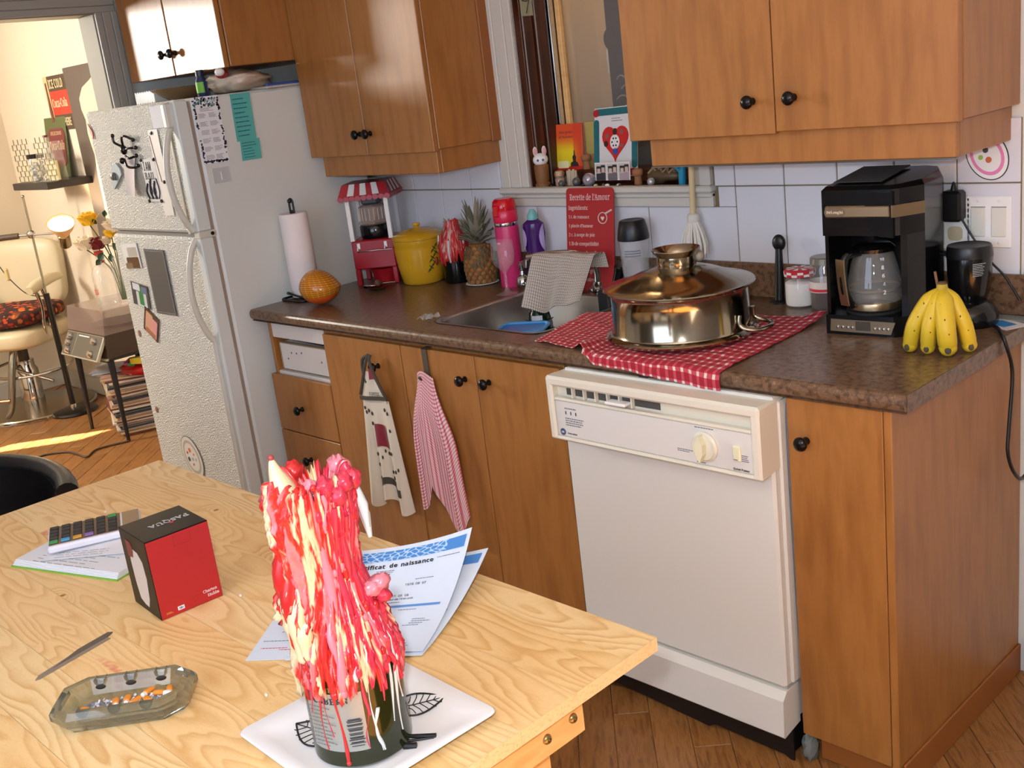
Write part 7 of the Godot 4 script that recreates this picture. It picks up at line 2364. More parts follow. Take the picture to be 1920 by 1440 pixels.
	for k in 2:
		h = thing("magazine", ["grey magazine lying askew on top of the record pile", "pale blue magazine lying under the grey one on the record pile"][k], "magazine", Vector3(-4.58, 0.32 - 0.006 * k, 0.14), -0.75 + 0.2 * k, "magazines on the record pile")
		bx("magazine", -0.1, 0.1, 0.0, 0.0055, -0.14, 0.14, [mat("mag grey", 150, 146, 146, 0.4), mat("mag blue", 176, 180, 190, 0.4)][k], h, 0.001)

func ordinal(n):
	var ones = ["", "first", "second", "third", "fourth", "fifth", "sixth", "seventh", "eighth", "ninth", "tenth", "eleventh", "twelfth", "thirteenth", "fourteenth", "fifteenth", "sixteenth", "seventeenth", "eighteenth", "nineteenth"]
	if n < 20:
		return ones[n]
	var t = int(n / 10.0)
	if n % 10 == 0:
		return ["", "", "twentieth", "thirtieth"][t]
	return ["", "", "twenty-", "thirty-"][t] + ones[n % 10]

func table_group():
	var st
	var t = thing("pine_table", "large pine table of glued boards in the foreground", "table", Vector3.ZERO)
	var x0 = -1.605
	var x1 = -0.032
	var z0 = 1.352
	var z1 = 2.2
	var zs = [z0, 1.425, 1.53, 1.64, 1.735, 1.84, 1.955, 2.06, z1]
	for i in zs.size() - 1:
		var a = zs[i]
		var b = zs[i + 1] - 0.0006
		var off = Vector2(0.31 * i, 0.173 * i)
		var top = S()
		for c in [[x0, b], [x1, a], [x1, b], [x0, b], [x0, a], [x1, a]]:
			top.set_uv(Vector2((c[0] - x0) / 1.6 + off.x, c[1] / 0.8 + off.y))
			top.add_vertex(Vector3(c[0], TT, c[1]))
		var bd = obj("board", top, M["pine%d" % (i % 3)], t)
		var un = S()
		box(un, Vector3((x0 + x1) * 0.5, TT - 0.0115, (a + b) * 0.5), Vector3(x1 - x0, 0.0218, b - a), 0.0)
		obj("end_grain", un, M["pine edge"], bd)
	bx("apron", -0.075, -0.046, 0.655, 0.716, 1.5, 2.1, M["pine frame"], t, 0.008)
	bx("apron", -1.56, -1.53, 0.655, 0.716, 1.5, 2.1, M["pine frame"], t, 0.008)
	bx("stretcher", -1.53, -0.075, 0.65, 0.715, 1.56, 1.585, M["pine frame"], t, 0.004)
	for q in [[-0.11, 1.575], [-1.5, 1.575], [-0.11, 2.05], [-1.5, 2.05]]:
		bx("leg", q[0] - 0.03, q[0] + 0.03, 0.0, 0.715, q[1] - 0.028, q[1] + 0.028, M["pine frame"], t, 0.004)
	for q in [[0.694, 1.53], [0.69, 1.583]]:
		lathed("bolt", [0, 0, 0.0075, 0, 0.0075, 0.002, 0.005, 0.005, 0.003, 0.0055, 0.0028, 0.003, 0, 0.003], mat("bolt brass", 150, 130, 84, 0.3, 0.8), t, 14, Vector3(-0.046, q[0], q[1]), Vector3(0, 0, -PI / 2))
	# crumbs
	var cr = [[-1.38, 1.596, "tiny white crumb on the table behind the calculator"], [-0.73, 1.643, "tiny white crumb on the table right of the red carton"], [-0.403, 1.796, "tiny white crumb on the table between ashtray and bottle"]]
	for q in cr:
		var c = thing("crumb", q[2], "crumb", Vector3(q[0], TT, q[1]), q[0] * 9.0, "crumbs on the table")
		bx("crumb", -0.0035, 0.0035, 0.0, 0.003, -0.002, 0.002, M["white"], c, 0.001)
	gift_carton()
	papers()
	# nail file
	var h = thing("nail_file", "grey nail file lying on the table left of the ashtray", "nail file", Vector3(-0.783, TT, 1.926))
	var d = Vector3(-0.032, 0, -0.124).normalized()
	h.rotation.y = atan2(-d.z, d.x)
	prismed("file", [Vector2(-0.072, -0.003), Vector2(-0.066, -0.0065), Vector2(0.068, -0.011), Vector2(0.066, 0.0), Vector2(0.02, 0.009), Vector2(-0.06, 0.0045)], 0.002, mat("file grey", 136, 122, 106, 0.6), h, Transform3D(Basis(Vector3.RIGHT, -PI / 2), Vector3(0, 0, 0)))
	prismed("file", [Vector2(-0.05, 0.0), Vector2(0.05, -0.004), Vector2(0.072, 0.003), Vector2(0.068, 0.011), Vector2(0.01, 0.013)], 0.0015, mat("file dark", 96, 84, 74, 0.6), h, Transform3D(Basis(Vector3.RIGHT, -PI / 2), Vector3(0.012, 0.0006, 0)))
	ashtray(Vector3(-0.553, TT, 1.94))
	plate_and_bottle()
	certificates()

func gift_carton():
	# corners read off the table: near right, near left, far left
	var A = Vector3(-0.769, TT, 1.777)
	var B = Vector3(-0.761, TT, 1.663)
	var C = Vector3(-0.885, TT, 1.763)
	var h = thing("gift_carton", "red and black cardboard wine glass carton on the pine table", "box", (B + C) * 0.5)
	var xd = (B - A).normalized()
	h.rotation.y = atan2(-xd.z, xd.x)
	var w = 0.1145
	var dp = 0.1165
	var ht = 0.146
	var bk = mat("carton black", 14, 12, 12, 0.32, 0.0, 0.3)
	bx("carton", -w / 2, w / 2, 0.0, ht, -dp / 2, dp / 2, bk, h, 0.001)
	# red face towards +z of the box
	var f = bx("red_face", -w / 2 + 0.001, w / 2 - 0.001, 0.001, ht - 0.002, dp / 2, dp / 2 + 0.0006, mat("carton red", 178, 32, 34, 0.42), h, 0.0)
	words("Charton", 0.026, M["white"], f, Transform3D(Basis(), Vector3(0.036, 0.021, dp / 2 + 0.0008)), "Droid Serif")
	words("Hobbs", 0.021, M["white"], f, Transform3D(Basis(), Vector3(0.041, 0.0125, dp / 2 + 0.0008)), "Droid Serif")
	bx("age_mark", -0.026, -0.014, 0.007, 0.014, dp / 2 + 0.0006, dp / 2 + 0.001, M["white"], f, 0.0)
	words("18+", 0.008, mat("blue ink", 40, 60, 140, 0.6), f, Transform3D(Basis(), Vector3(-0.02, 0.0105, dp / 2 + 0.0012)), "Droid Sans", true)
	print_bars(f, 0.014, 0.004, 2, mat("gold ink", 206, 160, 60, 0.5), Transform3D(Basis(), Vector3(-0.04, 0.009, dp / 2 + 0.0008)), 0.5, "print", 71)
	var cut = mat("carton cut", 150, 26, 28, 0.5)
	for q in [[-0.008, 0.122, 0.0006, 0.02], [0.022, 0.122, 0.0006, 0.02], [0.007, 0.121, 0.03, 0.0006], [0.006, 0.0, 0.0006, 0.02], [0.034, 0.0, 0.0006, 0.02], [0.02, 0.02, 0.028, 0.0006]]:
		bx("flap_cut", q[0] - q[2] / 2, q[0] + q[2] / 2, maxf(q[1], 0.001), q[1] + q[3], dp / 2 + 0.0006, dp / 2 + 0.0009, cut, f, 0.0)
	# lid: lettering upside down as seen here
	var tx = Transform3D(Basis(Vector3(-1, 0, 0), Vector3(0, 0, 1), Vector3(0, 1, 0)), Vector3(0.012, ht + 0.0004, 0.0))
	words("PASQUA", 0.072, mat("silver ink", 196, 192, 190, 0.4), h, tx, "Droid Serif")
	prismed("red_mark", ring_poly(6, 0.004, 0.005), 0.0006, mat("mark red", 180, 30, 30, 0.5), h, Transform3D(Basis(Vector3(-1, 0, 0), Vector3(0, 0, 1), Vector3(0, 1, 0)), Vector3(0.012, ht + 0.0002, 0.012)))
	# picture of a glass of wine on the left face
	var lx = Transform3D(Basis(Vector3(0, 0, 1), Vector3(0, 1, 0), Vector3(-1, 0, 0)), Vector3(-w / 2, 0, 0))
	prismed("printed_glass", [Vector2(-0.02, 0.02), Vector2(-0.004, 0.014), Vector2(0.012, 0.012), Vector2(0.022, 0.03), Vector2(0.03, 0.07), Vector2(0.026, 0.1), Vector2(0.01, 0.114), Vector2(-0.022, 0.118), Vector2(-0.028, 0.09), Vector2(-0.026, 0.05)], 0.0006, mat("print cream", 206, 192, 180, 0.4), h, lx)
	prismed("printed_wine", [Vector2(-0.034, 0.098), Vector2(-0.012, 0.1), Vector2(-0.006, 0.114), Vector2(-0.016, 0.128), Vector2(-0.034, 0.13)], 0.0009, mat("print wine", 120, 40, 36, 0.4), h, lx)

func papers():
	# green backed pad and loose sheets under the calculator
	var h = thing("notepad", "white writing pad with a green cardboard back beside the red carton", "notepad", Vector3(-1.165, TT, 1.715))
	var xd = Vector3(0.25, 0, -0.088).normalized()
	h.rotation.y = atan2(-xd.z, xd.x)
	bx("backing", -0.145, 0.145, 0.0, 0.003, -0.075, 0.085, mat("pad green", 122, 172, 60, 0.6), h, 0.0)
	for i in 5:
		bx("leaf", -0.142 + 0.001 * i, 0.143, 0.003 + i * 0.0022, 0.0048 + i * 0.0022, -0.073, 0.082 - 0.0015 * i, M["paper"], h, 0.0)
	print_bars(h, 0.2, 0.1, 8, mat("pencil", 150, 148, 150, 0.8), Transform3D(Basis(Vector3.RIGHT, -PI / 2), Vector3(0.01, 0.0142, 0.03)), 0.12, "handwriting", 81)
	h = thing("loose_sheet", "loose white sheet with pencil notes lying under the calculator", "paper", Vector3(-1.17, TT + 0.0148, 1.695))
	h.rotation.y = 0.75
	var st = S()
	sheet(st, 10, 6, func(u, v): return Vector3(-0.1 + 0.2 * u, 0.002 + 0.006 * sin(u * 3.0) * v, 0.06 - 0.13 * v), 0.0006)
	obj("sheet", st, M["paper"], h)
	print_bars(h, 0.15, 0.03, 3, M["pencil"], Transform3D(Basis(Vector3.RIGHT, -PI / 2), Vector3(0.0, 0.004, 0.045)), 0.12, "handwriting", 82)
	h = thing("folded_sheet", "white sheet corner sticking out behind the calculator", "paper", Vector3(-1.27, TT, 1.62))
	h.rotation.y = 0.35
	bx("sheet", -0.045, 0.06, 0.0, 0.001, -0.035, 0.05, M["paper"], h, 0.0)
	# calculator
	h = thing("calculator", "white pocket calculator with coloured function keys on the pad", "calculator", Vector3(-1.205, TT + 0.026, 1.69))
	var cd = Vector3(0.06, 0, -0.13).normalized()
	h.rotation.y = atan2(-cd.z, cd.x)
	h.rotation.x = 0.1
	bx("case", -0.09, 0.09, 0.0, 0.015, -0.045, 0.045, mat("calc white", 222, 220, 228, 0.35), h, 0.004)
	bx("key_plate", -0.087, 0.05, 0.015, 0.0162, -0.043, 0.036, mat("calc brown", 112, 88, 66, 0.35), h, 0.0)
	bx("display", 0.054, 0.087, 0.015, 0.0162, -0.043, 0.04, mat("calc tan", 150, 124, 92, 0.3), h, 0.0)
	for i in 6:
		for j in 5:
			var x = -0.077 + i * 0.0225
			var z = -0.035 + j * 0.0155
			var km = mat("key black", 30, 30, 32, 0.4)
			if j == 4 and i < 4:
				km = [mat("key green", 52, 140, 72, 0.4), mat("key blue", 64, 150, 196, 0.4), mat("key amber", 206, 150, 50, 0.4), mat("key violet", 130, 96, 170, 0.4)][i]
			if i == 5 and j == 0:
				km = M["key green"]
			bx("key", x - 0.009, x + 0.008, 0.0162, 0.0192, z - 0.006, z + 0.006, km, h, 0.001)

func ashtray(at):
	var h = thing("ashtray", "long octagonal clear glass ashtray with six cigarette rests", "ashtray", at)
	var xd = Vector3(0.112, 0, -0.132).normalized()
	h.rotation.y = atan2(-xd.z, xd.x)
	var plan = func(l, w, c): return [Vector2(l, w - c), Vector2(l - c * 1.2, w), Vector2(-l + c * 1.2, w), Vector2(-l, w - c), Vector2(-l, -w + c), Vector2(-l + c * 1.2, -w), Vector2(l - c * 1.2, -w), Vector2(l, -w + c)]
	var g = StandardMaterial3D.new()
	g.resource_name = "ashtray glass"
	g.albedo_color = Color8(206, 212, 194, 20)
	g.refraction_enabled = true
	g.refraction_scale = 0.05
	g.roughness = 0.03
	var st = S()
	var rings = [[0.088, 0.046, 0.02, 0.0], [0.1, 0.056, 0.026, 0.014], [0.1, 0.056, 0.026, 0.024], [0.094, 0.05, 0.024, 0.033], [0.084, 0.042, 0.02, 0.033], [0.074, 0.032, 0.014, 0.012], [0.06, 0.024, 0.01, 0.009]]
	var prev = []
	for r in rings:
		var ring = []
		for p in plan.call(r[0], r[1], r[2]):
			ring.append(Vector3(p.x, r[3], -p.y))
		if prev.size():
			for i in 8:
				var j = (i + 1) % 8
				tri(st, prev[i], prev[j], ring[j])
				tri(st, prev[i], ring[j], ring[i])
		else:
			for i in range(1, 7):
				tri(st, ring[0], ring[i + 1], ring[i])
		prev = ring
	for i in range(1, 7):
		tri(st, prev[0], prev[i], prev[i + 1])
	obj("dish", st, g, h)
	for s in [-1.0, 1.0]:
		for x in [-0.045, 0.0, 0.045]:
			st = S()
			var pts = []
			for i in 7:
				var a = PI * i / 6
				pts.append([cos(a) * 0.0085, 0.034 - sin(a) * 0.011])
			sheet(st, 6, 2, func(u, v): return Vector3(x + pts[int(round(u * 6))][0], pts[int(round(u * 6))][1], s * (0.034 + v * 0.016)), 0.001)
			obj("cigarette_rest", st, clear("rest glass", 130, 122, 96, 0.55, 0.06), h)
			if s < 0:
				balled("burn_mark", Vector3(x, 0.022, s * 0.035), 0.0065, mat("burn", 46, 36, 28, 0.8), h, Vector3(1.2, 0.6, 0.4), 10)
	# ash
	var r = RandomNumberGenerator.new()
	r.seed = 19
	st = S()
	for k in 240:
		var p = Vector3(r.randf_range(-0.06, 0.064), 0.0105 + r.randf() * 0.004, r.randf_range(-0.006, 0.024))
		var e = Vector3(r.randf_range(0.001, 0.0035), 0.0012, r.randf_range(0.001, 0.003))
		box(st, Vector3.ZERO, e * 2.0, 0.0, Transform3D(Basis.from_euler(Vector3(r.randf(), r.randf() * 6.0, r.randf())), p))
	var ash = thing("cigarette_ash", "grey and white ash flakes spread in the bottom of the ashtray", "ash", at)
	ash.rotation = h.rotation
	ash.set_meta("kind", "stuff")
	obj("flakes", st, mat("ash grey", 122, 120, 128, 0.95), ash)
	st = S()
	for k in 110:
		var p = Vector3(r.randf_range(-0.055, 0.062), 0.0125 + r.randf() * 0.004, r.randf_range(-0.008, 0.022))
		box(st, Vector3.ZERO, Vector3(r.randf_range(0.002, 0.006), 0.0012, r.randf_range(0.002, 0.004)), 0.0, Transform3D(Basis.from_euler(Vector3(r.randf(), r.randf() * 6.0, r.randf())), p))
	obj("flakes", st, mat("ash white", 206, 206, 212, 0.95), ash)
	# butts
	var cm = S()
	lathe(cm, V2([0, -0.0085, 0.0036, -0.0085, 0.004, -0.007, 0.0042, 0.0, 0.004, 0.007, 0.0036, 0.0085, 0, 0.0085]), 12)
	var fm = mesh_of(cm)
	cm = S()
	lathe(cm, V2([0, 0.0, 0.0037, 0.0, 0.0039, 0.004, 0.0034, 0.007, 0, 0.0075]), 12)
	var wm = mesh_of(cm)
	var spots = [[-0.052, 0.018, 0.9, "at the left end of the ashtray"], [-0.012, 0.006, 0.25, "left of the middle of the ashtray"], [0.004, 0.003, 0.1, "in the middle of the ashtray"], [0.018, 0.011, -0.5, "just right of the middle of the ashtray"], [0.036, 0.013, 0.6, "low on the right side among white paper ends"], [0.032, -0.012, -0.45, "right rear against the ash heap"], [0.049, -0.002, 1.2, "at the right between two ash heaps"], [0.063, -0.008, 0.2, "nearest the right end of the ashtray"]]
	var xb = Basis(Vector3.UP, h.rotation.y)
	for k in spots.size():
		var q = spots[k]
		var b = thing("cigarette_butt", "crushed orange cigarette butt lying " + q[3], "cigarette butt", at + xb * Vector3(q[0], 0.0175, q[1]), h.rotation.y + q[2], "cigarette butts in the ashtray")
		inst("filter", fm, mat("filter orange", 226, 142, 50, 0.7), b, Transform3D(Basis(Vector3.RIGHT, PI / 2 - 0.12) * Basis.from_scale(Vector3(1.25, 1, 0.9)), Vector3.ZERO))
		inst("paper_end", wm, M["white"], b, Transform3D(Basis(Vector3.RIGHT, PI / 2 - 0.3), Vector3(0, -0.001, 0.008)))

func plate_and_bottle():
	var st
	var h = thing("square_plate", "square white plate with black leaf drawings under the wax covered bottle", "plate", Vector3(-0.198, TT, 1.764))
	h.rotation.y = -0.03
	st = S()
	var rings = [[0.16, 0.0, 0.02], [0.166, 0.003, 0.02], [0.25, 0.016, 0.014], [0.254, 0.018, 0.014], [0.25, 0.0195, 0.014], [0.2, 0.011, 0.02], [0.16, 0.0075, 0.02], [0.04, 0.007, 0.01]]
	var prev = []
	st.set_smooth_group(2)
	for r in rings:
		var ring = []
		for p in rrect(r[0], r[0], r[2], 4):
			ring.append(Vector3(p.x, r[1], -p.y))
		if prev.size():
			for i in ring.size():
				var j = (i + 1) % ring.size()
				tri(st, prev[i], prev[j], ring[j])
				tri(st, prev[i], ring[j], ring[i])
		else:
			for i in range(1, ring.size() - 1):
				tri(st, ring[0], ring[i + 1], ring[i])
		prev = ring
	for i in range(1, prev.size() - 1):
		tri(st, prev[0], prev[i], prev[i + 1])
	obj("plate", st, mat("porcelain", 232, 230, 228, 0.16), h)
	# leaf drawings, in the plane of the plate; frame: world axes
	var bk = mat("leaf ink", 16, 15, 15, 0.5)
	for q in [[Vector3(-0.2, TT + 0.0115, 1.8), 3.37, 0.088], [Vector3(-0.2, TT + 0.0115, 1.72), 1.05, 0.075]]:
		var xf = h.transform.affine_inverse() * Transform3D(Basis(Vector3.UP, q[1]), q[0])
		var l = q[2]
		var edge = []
		for i in 13:
			var t = i / 12.0
			edge.append(xf * Vector3(t * l, 0.0, -0.36 * l * sin(PI * pow(t, 0.8)) + 0.0))
		for i in 13:
			var t = 1.0 - i / 12.0
			edge.append(xf * Vector3(t * l, 0.0, 0.36 * l * sin(PI * pow(t, 0.8))))
		tubed("drawn_outline", edge, 0.0014, bk, h, 5)
		tubed("drawn_vein", [xf * Vector3(0, 0, 0), xf * Vector3(l, 0, 0)], 0.0008, bk, h, 5)
		for i in 6:
			var t = 0.12 + i * 0.13
			for s in [-1.0, 1.0]:
				tubed("drawn_vein", [xf * Vector3(t * l, 0, 0), xf * Vector3((t + 0.1) * l, 0, s * 0.2 * l * sin(PI * t)), xf * Vector3((t + 0.14) * l, 0, s * 0.33 * l * sin(PI * minf(t + 0.1, 0.95)))], 0.0007, bk, h, 5)
	var xf2 = h.transform.affine_inverse() * Transform3D(Basis(Vector3.UP, 0.6), Vector3(-0.125, TT + 0.0115, 1.748))
	tubed("drawn_stem", [xf2 * Vector3(-0.035, 0, -0.012), xf2 * Vector3(0.0, 0, -0.006), xf2 * Vector3(0.032, 0, -0.008)], [0.002, 0.003, 0.0035], bk, h, 5)
	tubed("drawn_stem", [xf2 * Vector3(-0.032, 0, 0.008), xf2 * Vector3(0.0, 0, 0.004), xf2 * Vector3(0.03, 0, -0.004)], [0.0015, 0.002, 0.0015], bk, h, 5)
	tubed("drawn_stem", [xf2 * Vector3(-0.006, 0, 0.016), xf2 * Vector3(0.012, 0, 0.014)], [0.004, 0.0045], bk, h, 6)
	# bottle
	var at = Vector3(-0.178, TT + 0.0085, 1.785)
	h = thing("candle_bottle", "large dark green wine bottle buried under pink red and cream candle wax", "bottle", at, 1.02)
	lathed("bottle", [0, 0.004, 0.04, 0.0, 0.058, 0.0, 0.064, 0.006, 0.064, 0.12, 0.0625, 0.138, 0.058, 0.157, 0.047, 0.19, 0.034, 0.22, 0.023, 0.25, 0.018, 0.28, 0.018, 0.345, 0, 0.346], mat("bottle green", 30, 36, 10, 0.07), h, 56)
	# label
	st = S()
	var la = -1.18
	var lb = 0.1
	sheet(st, 20, 2, func(u, v): return Vector3(sin(lerpf(la, lb, u)) * 0.0645, 0.028 + v * 0.082, cos(lerpf(la, lb, u)) * 0.0645))
	var lab = obj("label", st, mat("label grey", 150, 152, 146, 0.35, 0.2), h)
	var onb = func(a, y, r): return Transform3D(Basis(Vector3.UP, a), Vector3(sin(a) * r, y, cos(a) * r))
	var tx = ["C", "A", "B", "E", "R", "N"]
	for i in 6:
		words(tx[i], 0.007, M["ink"], lab, onb.call(-0.88 + i * 0.13, 0.1, 0.065), "Droid Serif", true)
	tx = ["T", "E", "N", "E", "T"]
	for i in 5:
		words(tx[i], 0.005, mat("gold label", 150, 128, 70, 0.4), lab, onb.call(-0.8 + i * 0.1, 0.116, 0.0645), "Droid Serif", true)
	for k in 11:
		print_bars(lab, 0.045, 0.006, 1, mat("label ink", 104, 104, 102, 0.5), onb.call(-0.78, 0.09 - k * 0.0055, 0.0649), 0.22, "print", 100 + k)
	for i in 22:
		var y = 0.036 + i * 0.0018
		var w = 0.016 + 0.002 * ((i * 7) % 3)
		if (i * 5) % 7 < 5:
			bx("barcode", -w / 2, w / 2, -0.0004 * (1 + (i % 2)), 0.0004, 0, 0.0004, M["ink"], lab, 0.0).transform = onb.call(-0.12, y, 0.0648)
	# wax coat
	var rad = func(y): return wax_radius(y)
	wax_skin(h, 0.372, 0.118, rad, [Color8(200, 44, 38), Color8(200, 46, 72), Color8(224, 198, 158), Color8(216, 120, 124)], 61, 280, 190, 0.03)
	# runs and drips
	var r = RandomNumberGenerator.new()
	r.seed = 23
	var R = mat("drip red", 192, 38, 38, 0.28)
	var Pk = mat("drip pink", 216, 124, 136, 0.3)
	var Hp = mat("drip rose", 196, 50, 72, 0.28)
	var Cr = mat("drip cream", 222, 200, 160, 0.35)
	var Wt = mat("drip white", 206, 208, 206, 0.35)
	var run = func(a, y0, y1, w, m, bulge):
		var pts = []
		var rr = []
		var n = 12
		for i in n + 1:
			var t = float(i) / n
			var y = lerpf(y0, y1, t)
			var q = maxf(rad.call(y) if y > 0.125 else 0.0645, 0.0645 if y < 0.16 else 0.0) + bulge
			var aa = a + 0.06 * sin(t * 5.0 + a * 7.0)
			pts.append(Vector3(sin(aa) * q, y, cos(aa) * q))
			rr.append(0.72 * w * (0.75 + 0.35 * sin(t * 9.0 + a * 3.0)) * (1.0 if i < n else 0.7))
		st = S()
		tube(st, pts, rr, 8)
		ball(st, pts[n], rr[n] * 1.5, 8, 6)
		obj("wax_run", st, m, h)
	for q in [[-0.42, 0.2, 0.012, 0.0042, R], [-0.45, 0.2, 0.11, 0.008, R], [-0.75, 0.15, 0.03, 0.0022, R], [-0.62, 0.15, 0.05, 0.0016, Hp], [-1.0, 0.14, 0.08, 0.003, Hp], [-0.2, 0.3, 0.112, 0.0095, Pk], [-0.28, 0.2, 0.12, 0.007, Pk], [0.2, 0.2, 0.075, 0.0032, Hp], [0.12, 0.09, 0.03, 0.0014, Hp], [0.45, 0.2, 0.1, 0.0036, R], [0.5, 0.19, 0.085, 0.003, Hp], [0.3, 0.17, 0.02, 0.0018, Wt], [0.33, 0.08, 0.02, 0.0035, Wt], [0.75, 0.2, 0.05, 0.0028, Wt], [0.95, 0.2, 0.03, 0.0032, Wt], [1.1, 0.17, 0.07, 0.0028, Wt], [0.62, 0.24, 0.15, 0.004, Pk], [-0.7, 0.2, 0.125, 0.007, Cr], [0.1, 0.16, 0.125, 0.004, Wt], [0.7, 0.33, 0.19, 0.006, Hp], [0.25, 0.345, 0.2, 0.0065, Hp], [0.5, 0.36, 0.24, 0.007, Hp], [0.85, 0.36, 0.26, 0.006, Hp], [-0.75, 0.34, 0.29, 0.006, R]]:
		run.call(q[0], q[1], q[2], q[3], q[4], 0.0)
	for k in 16:
		var a = r.randf_range(-1.6, 1.5)
		var y0 = r.randf_range(0.17, 0.37)
		run.call(a, y0, y0 - r.randf_range(0.03, 0.09), r.randf_range(0.002, 0.0042), [R, Hp, R, Pk, Hp, R, Cr, R][k % 8] if a < 0.0 else [Hp, Hp, R, Pk][k % 4], r.randf_range(-0.001, 0.0015))
	# beads of wax
	for k in 70:
		var a = r.randf_range(-1.7, 1.6)
		var y = r.randf_range(0.13, 0.375)
		var q = rad.call(y) - 0.0005
		balled("wax_bead", Vector3(sin(a) * q, y, cos(a) * q), r.randf_range(0.0028, 0.005), [Hp, R, R, Pk][k % 4], h, Vector3(1, r.randf_range(1.0, 2.0), 1), 8)
	# horn of cream wax at the left of the rim, lumps on the rim
	var fl = func(a, rr, y): return Vector3(sin(a) * rr, y, cos(a) * rr)
	tubed("wax_horn", curve([fl.call(-1.05, 0.04, 0.35), fl.call(-1.15, 0.046, 0.375), fl.call(-1.2, 0.05, 0.395), fl.call(-1.22, 0.052, 0.412)], 4), [0.017, 0.0165, 0.016, 0.015, 0.014, 0.013, 0.0115, 0.01, 0.0085, 0.007, 0.0055, 0.004, 0.002], Cr, h, 12)
	balled("wax_bead", fl.call(-1.22, 0.052, 0.414), 0.004, mat("drip maroon", 150, 60, 64, 0.4), h)
	for q in [[-0.6, 0.04, 0.366, 0.009, R], [-0.35, 0.03, 0.372, 0.008, Pk], [0.2, 0.035, 0.37, 0.011, Hp], [0.8, 0.042, 0.37, 0.011, Hp], [1.1, 0.046, 0.37, 0.011, Hp], [0.5, 0.045, 0.358, 0.01, Hp], [-2.4, 0.04, 0.375, 0.012, R], [2.4, 0.04, 0.372, 0.012, Pk], [-0.9, 0.05, 0.345, 0.01, R]]:
		blob("wax_lump", fl.call(q[0], q[1], q[2]), q[3], q[4], h, int(q[0] * 10.0), Vector3(1, 1.2, 1))
	balled("wax_pool", Vector3(-0.004, 0.362, 0.01), 0.026, mat("drip ice", 164, 186, 200, 0.2), h, Vector3(1.0, 0.3, 0.8), 18)
	# the sagging curtain at the left and the shelf of wax at the right
	for q in [[-1.35, 0.33, 0.2, 0.013, R], [-1.2, 0.3, 0.17, 0.012, R], [-1.5, 0.31, 0.23, 0.011, R], [-1.05, 0.26, 0.155, 0.012, Cr], [-1.3, 0.24, 0.165, 0.012, Cr], [-0.9, 0.22, 0.16, 0.01, Cr], [-1.45, 0.25, 0.17, 0.01, Cr]]:
		var pts = []
		var rr = []
		for i in 9:
			var t = i / 8.0
			var y = lerpf(q[1], q[2], t)
			pts.append(fl.call(q[0], lerpf(0.045, 0.062, smoothstep(0.0, 0.6, t)), y))
			rr.append(q[3] * (0.7 + 0.4 * sin(PI * t) + 0.1 * sin(t * 14.0)))
		st = S()
		tube(st, pts, rr, 10)
		ball(st, pts[8], rr[8], 10, 6)
		ball(st, pts[0], rr[0], 10, 6)
		obj("wax_curtain", st, q[4], h)
	for q in [[1.15, 0.222, 0.046, 0.012, Pk], [1.3, 0.226, 0.056, 0.012, Pk], [1.2, 0.21, 0.06, 0.009, Hp], [1.4, 0.215, 0.05, 0.011, Pk]]:
		blob("wax_lump", fl.call(q[0], q[2], q[1]), q[3], q[4], h, int(q[0] * 10.0), Vector3(1.1, 0.9, 1.1))
	for q in [[1.35, 0.36, 0.3, 0.004], [1.45, 0.345, 0.285, 0.004]]:
		tubed("wax_flap", [fl.call(q[0], 0.042, q[1]), fl.call(q[0], 0.05, (q[1] + q[2]) * 0.5), fl.call(q[0], 0.052, q[2])], [0.006, 0.007, 0.003], mat("drip frost", 196, 208, 214, 0.3), h, 8)

func wax_radius(y):
	var t = [[0.1, 0.0672], [0.125, 0.067], [0.157, 0.062], [0.19, 0.0525], [0.22, 0.042], [0.25, 0.034], [0.29, 0.036], [0.33, 0.043], [0.36, 0.044], [0.4, 0.038]]
	for i in t.size() - 1:
		if y <= t[i + 1][0]:
			return lerpf(t[i][1], t[i + 1][1], clampf((y - t[i][0]) / (t[i + 1][0] - t[i][0]), 0.0, 1.0))
	return 0.038

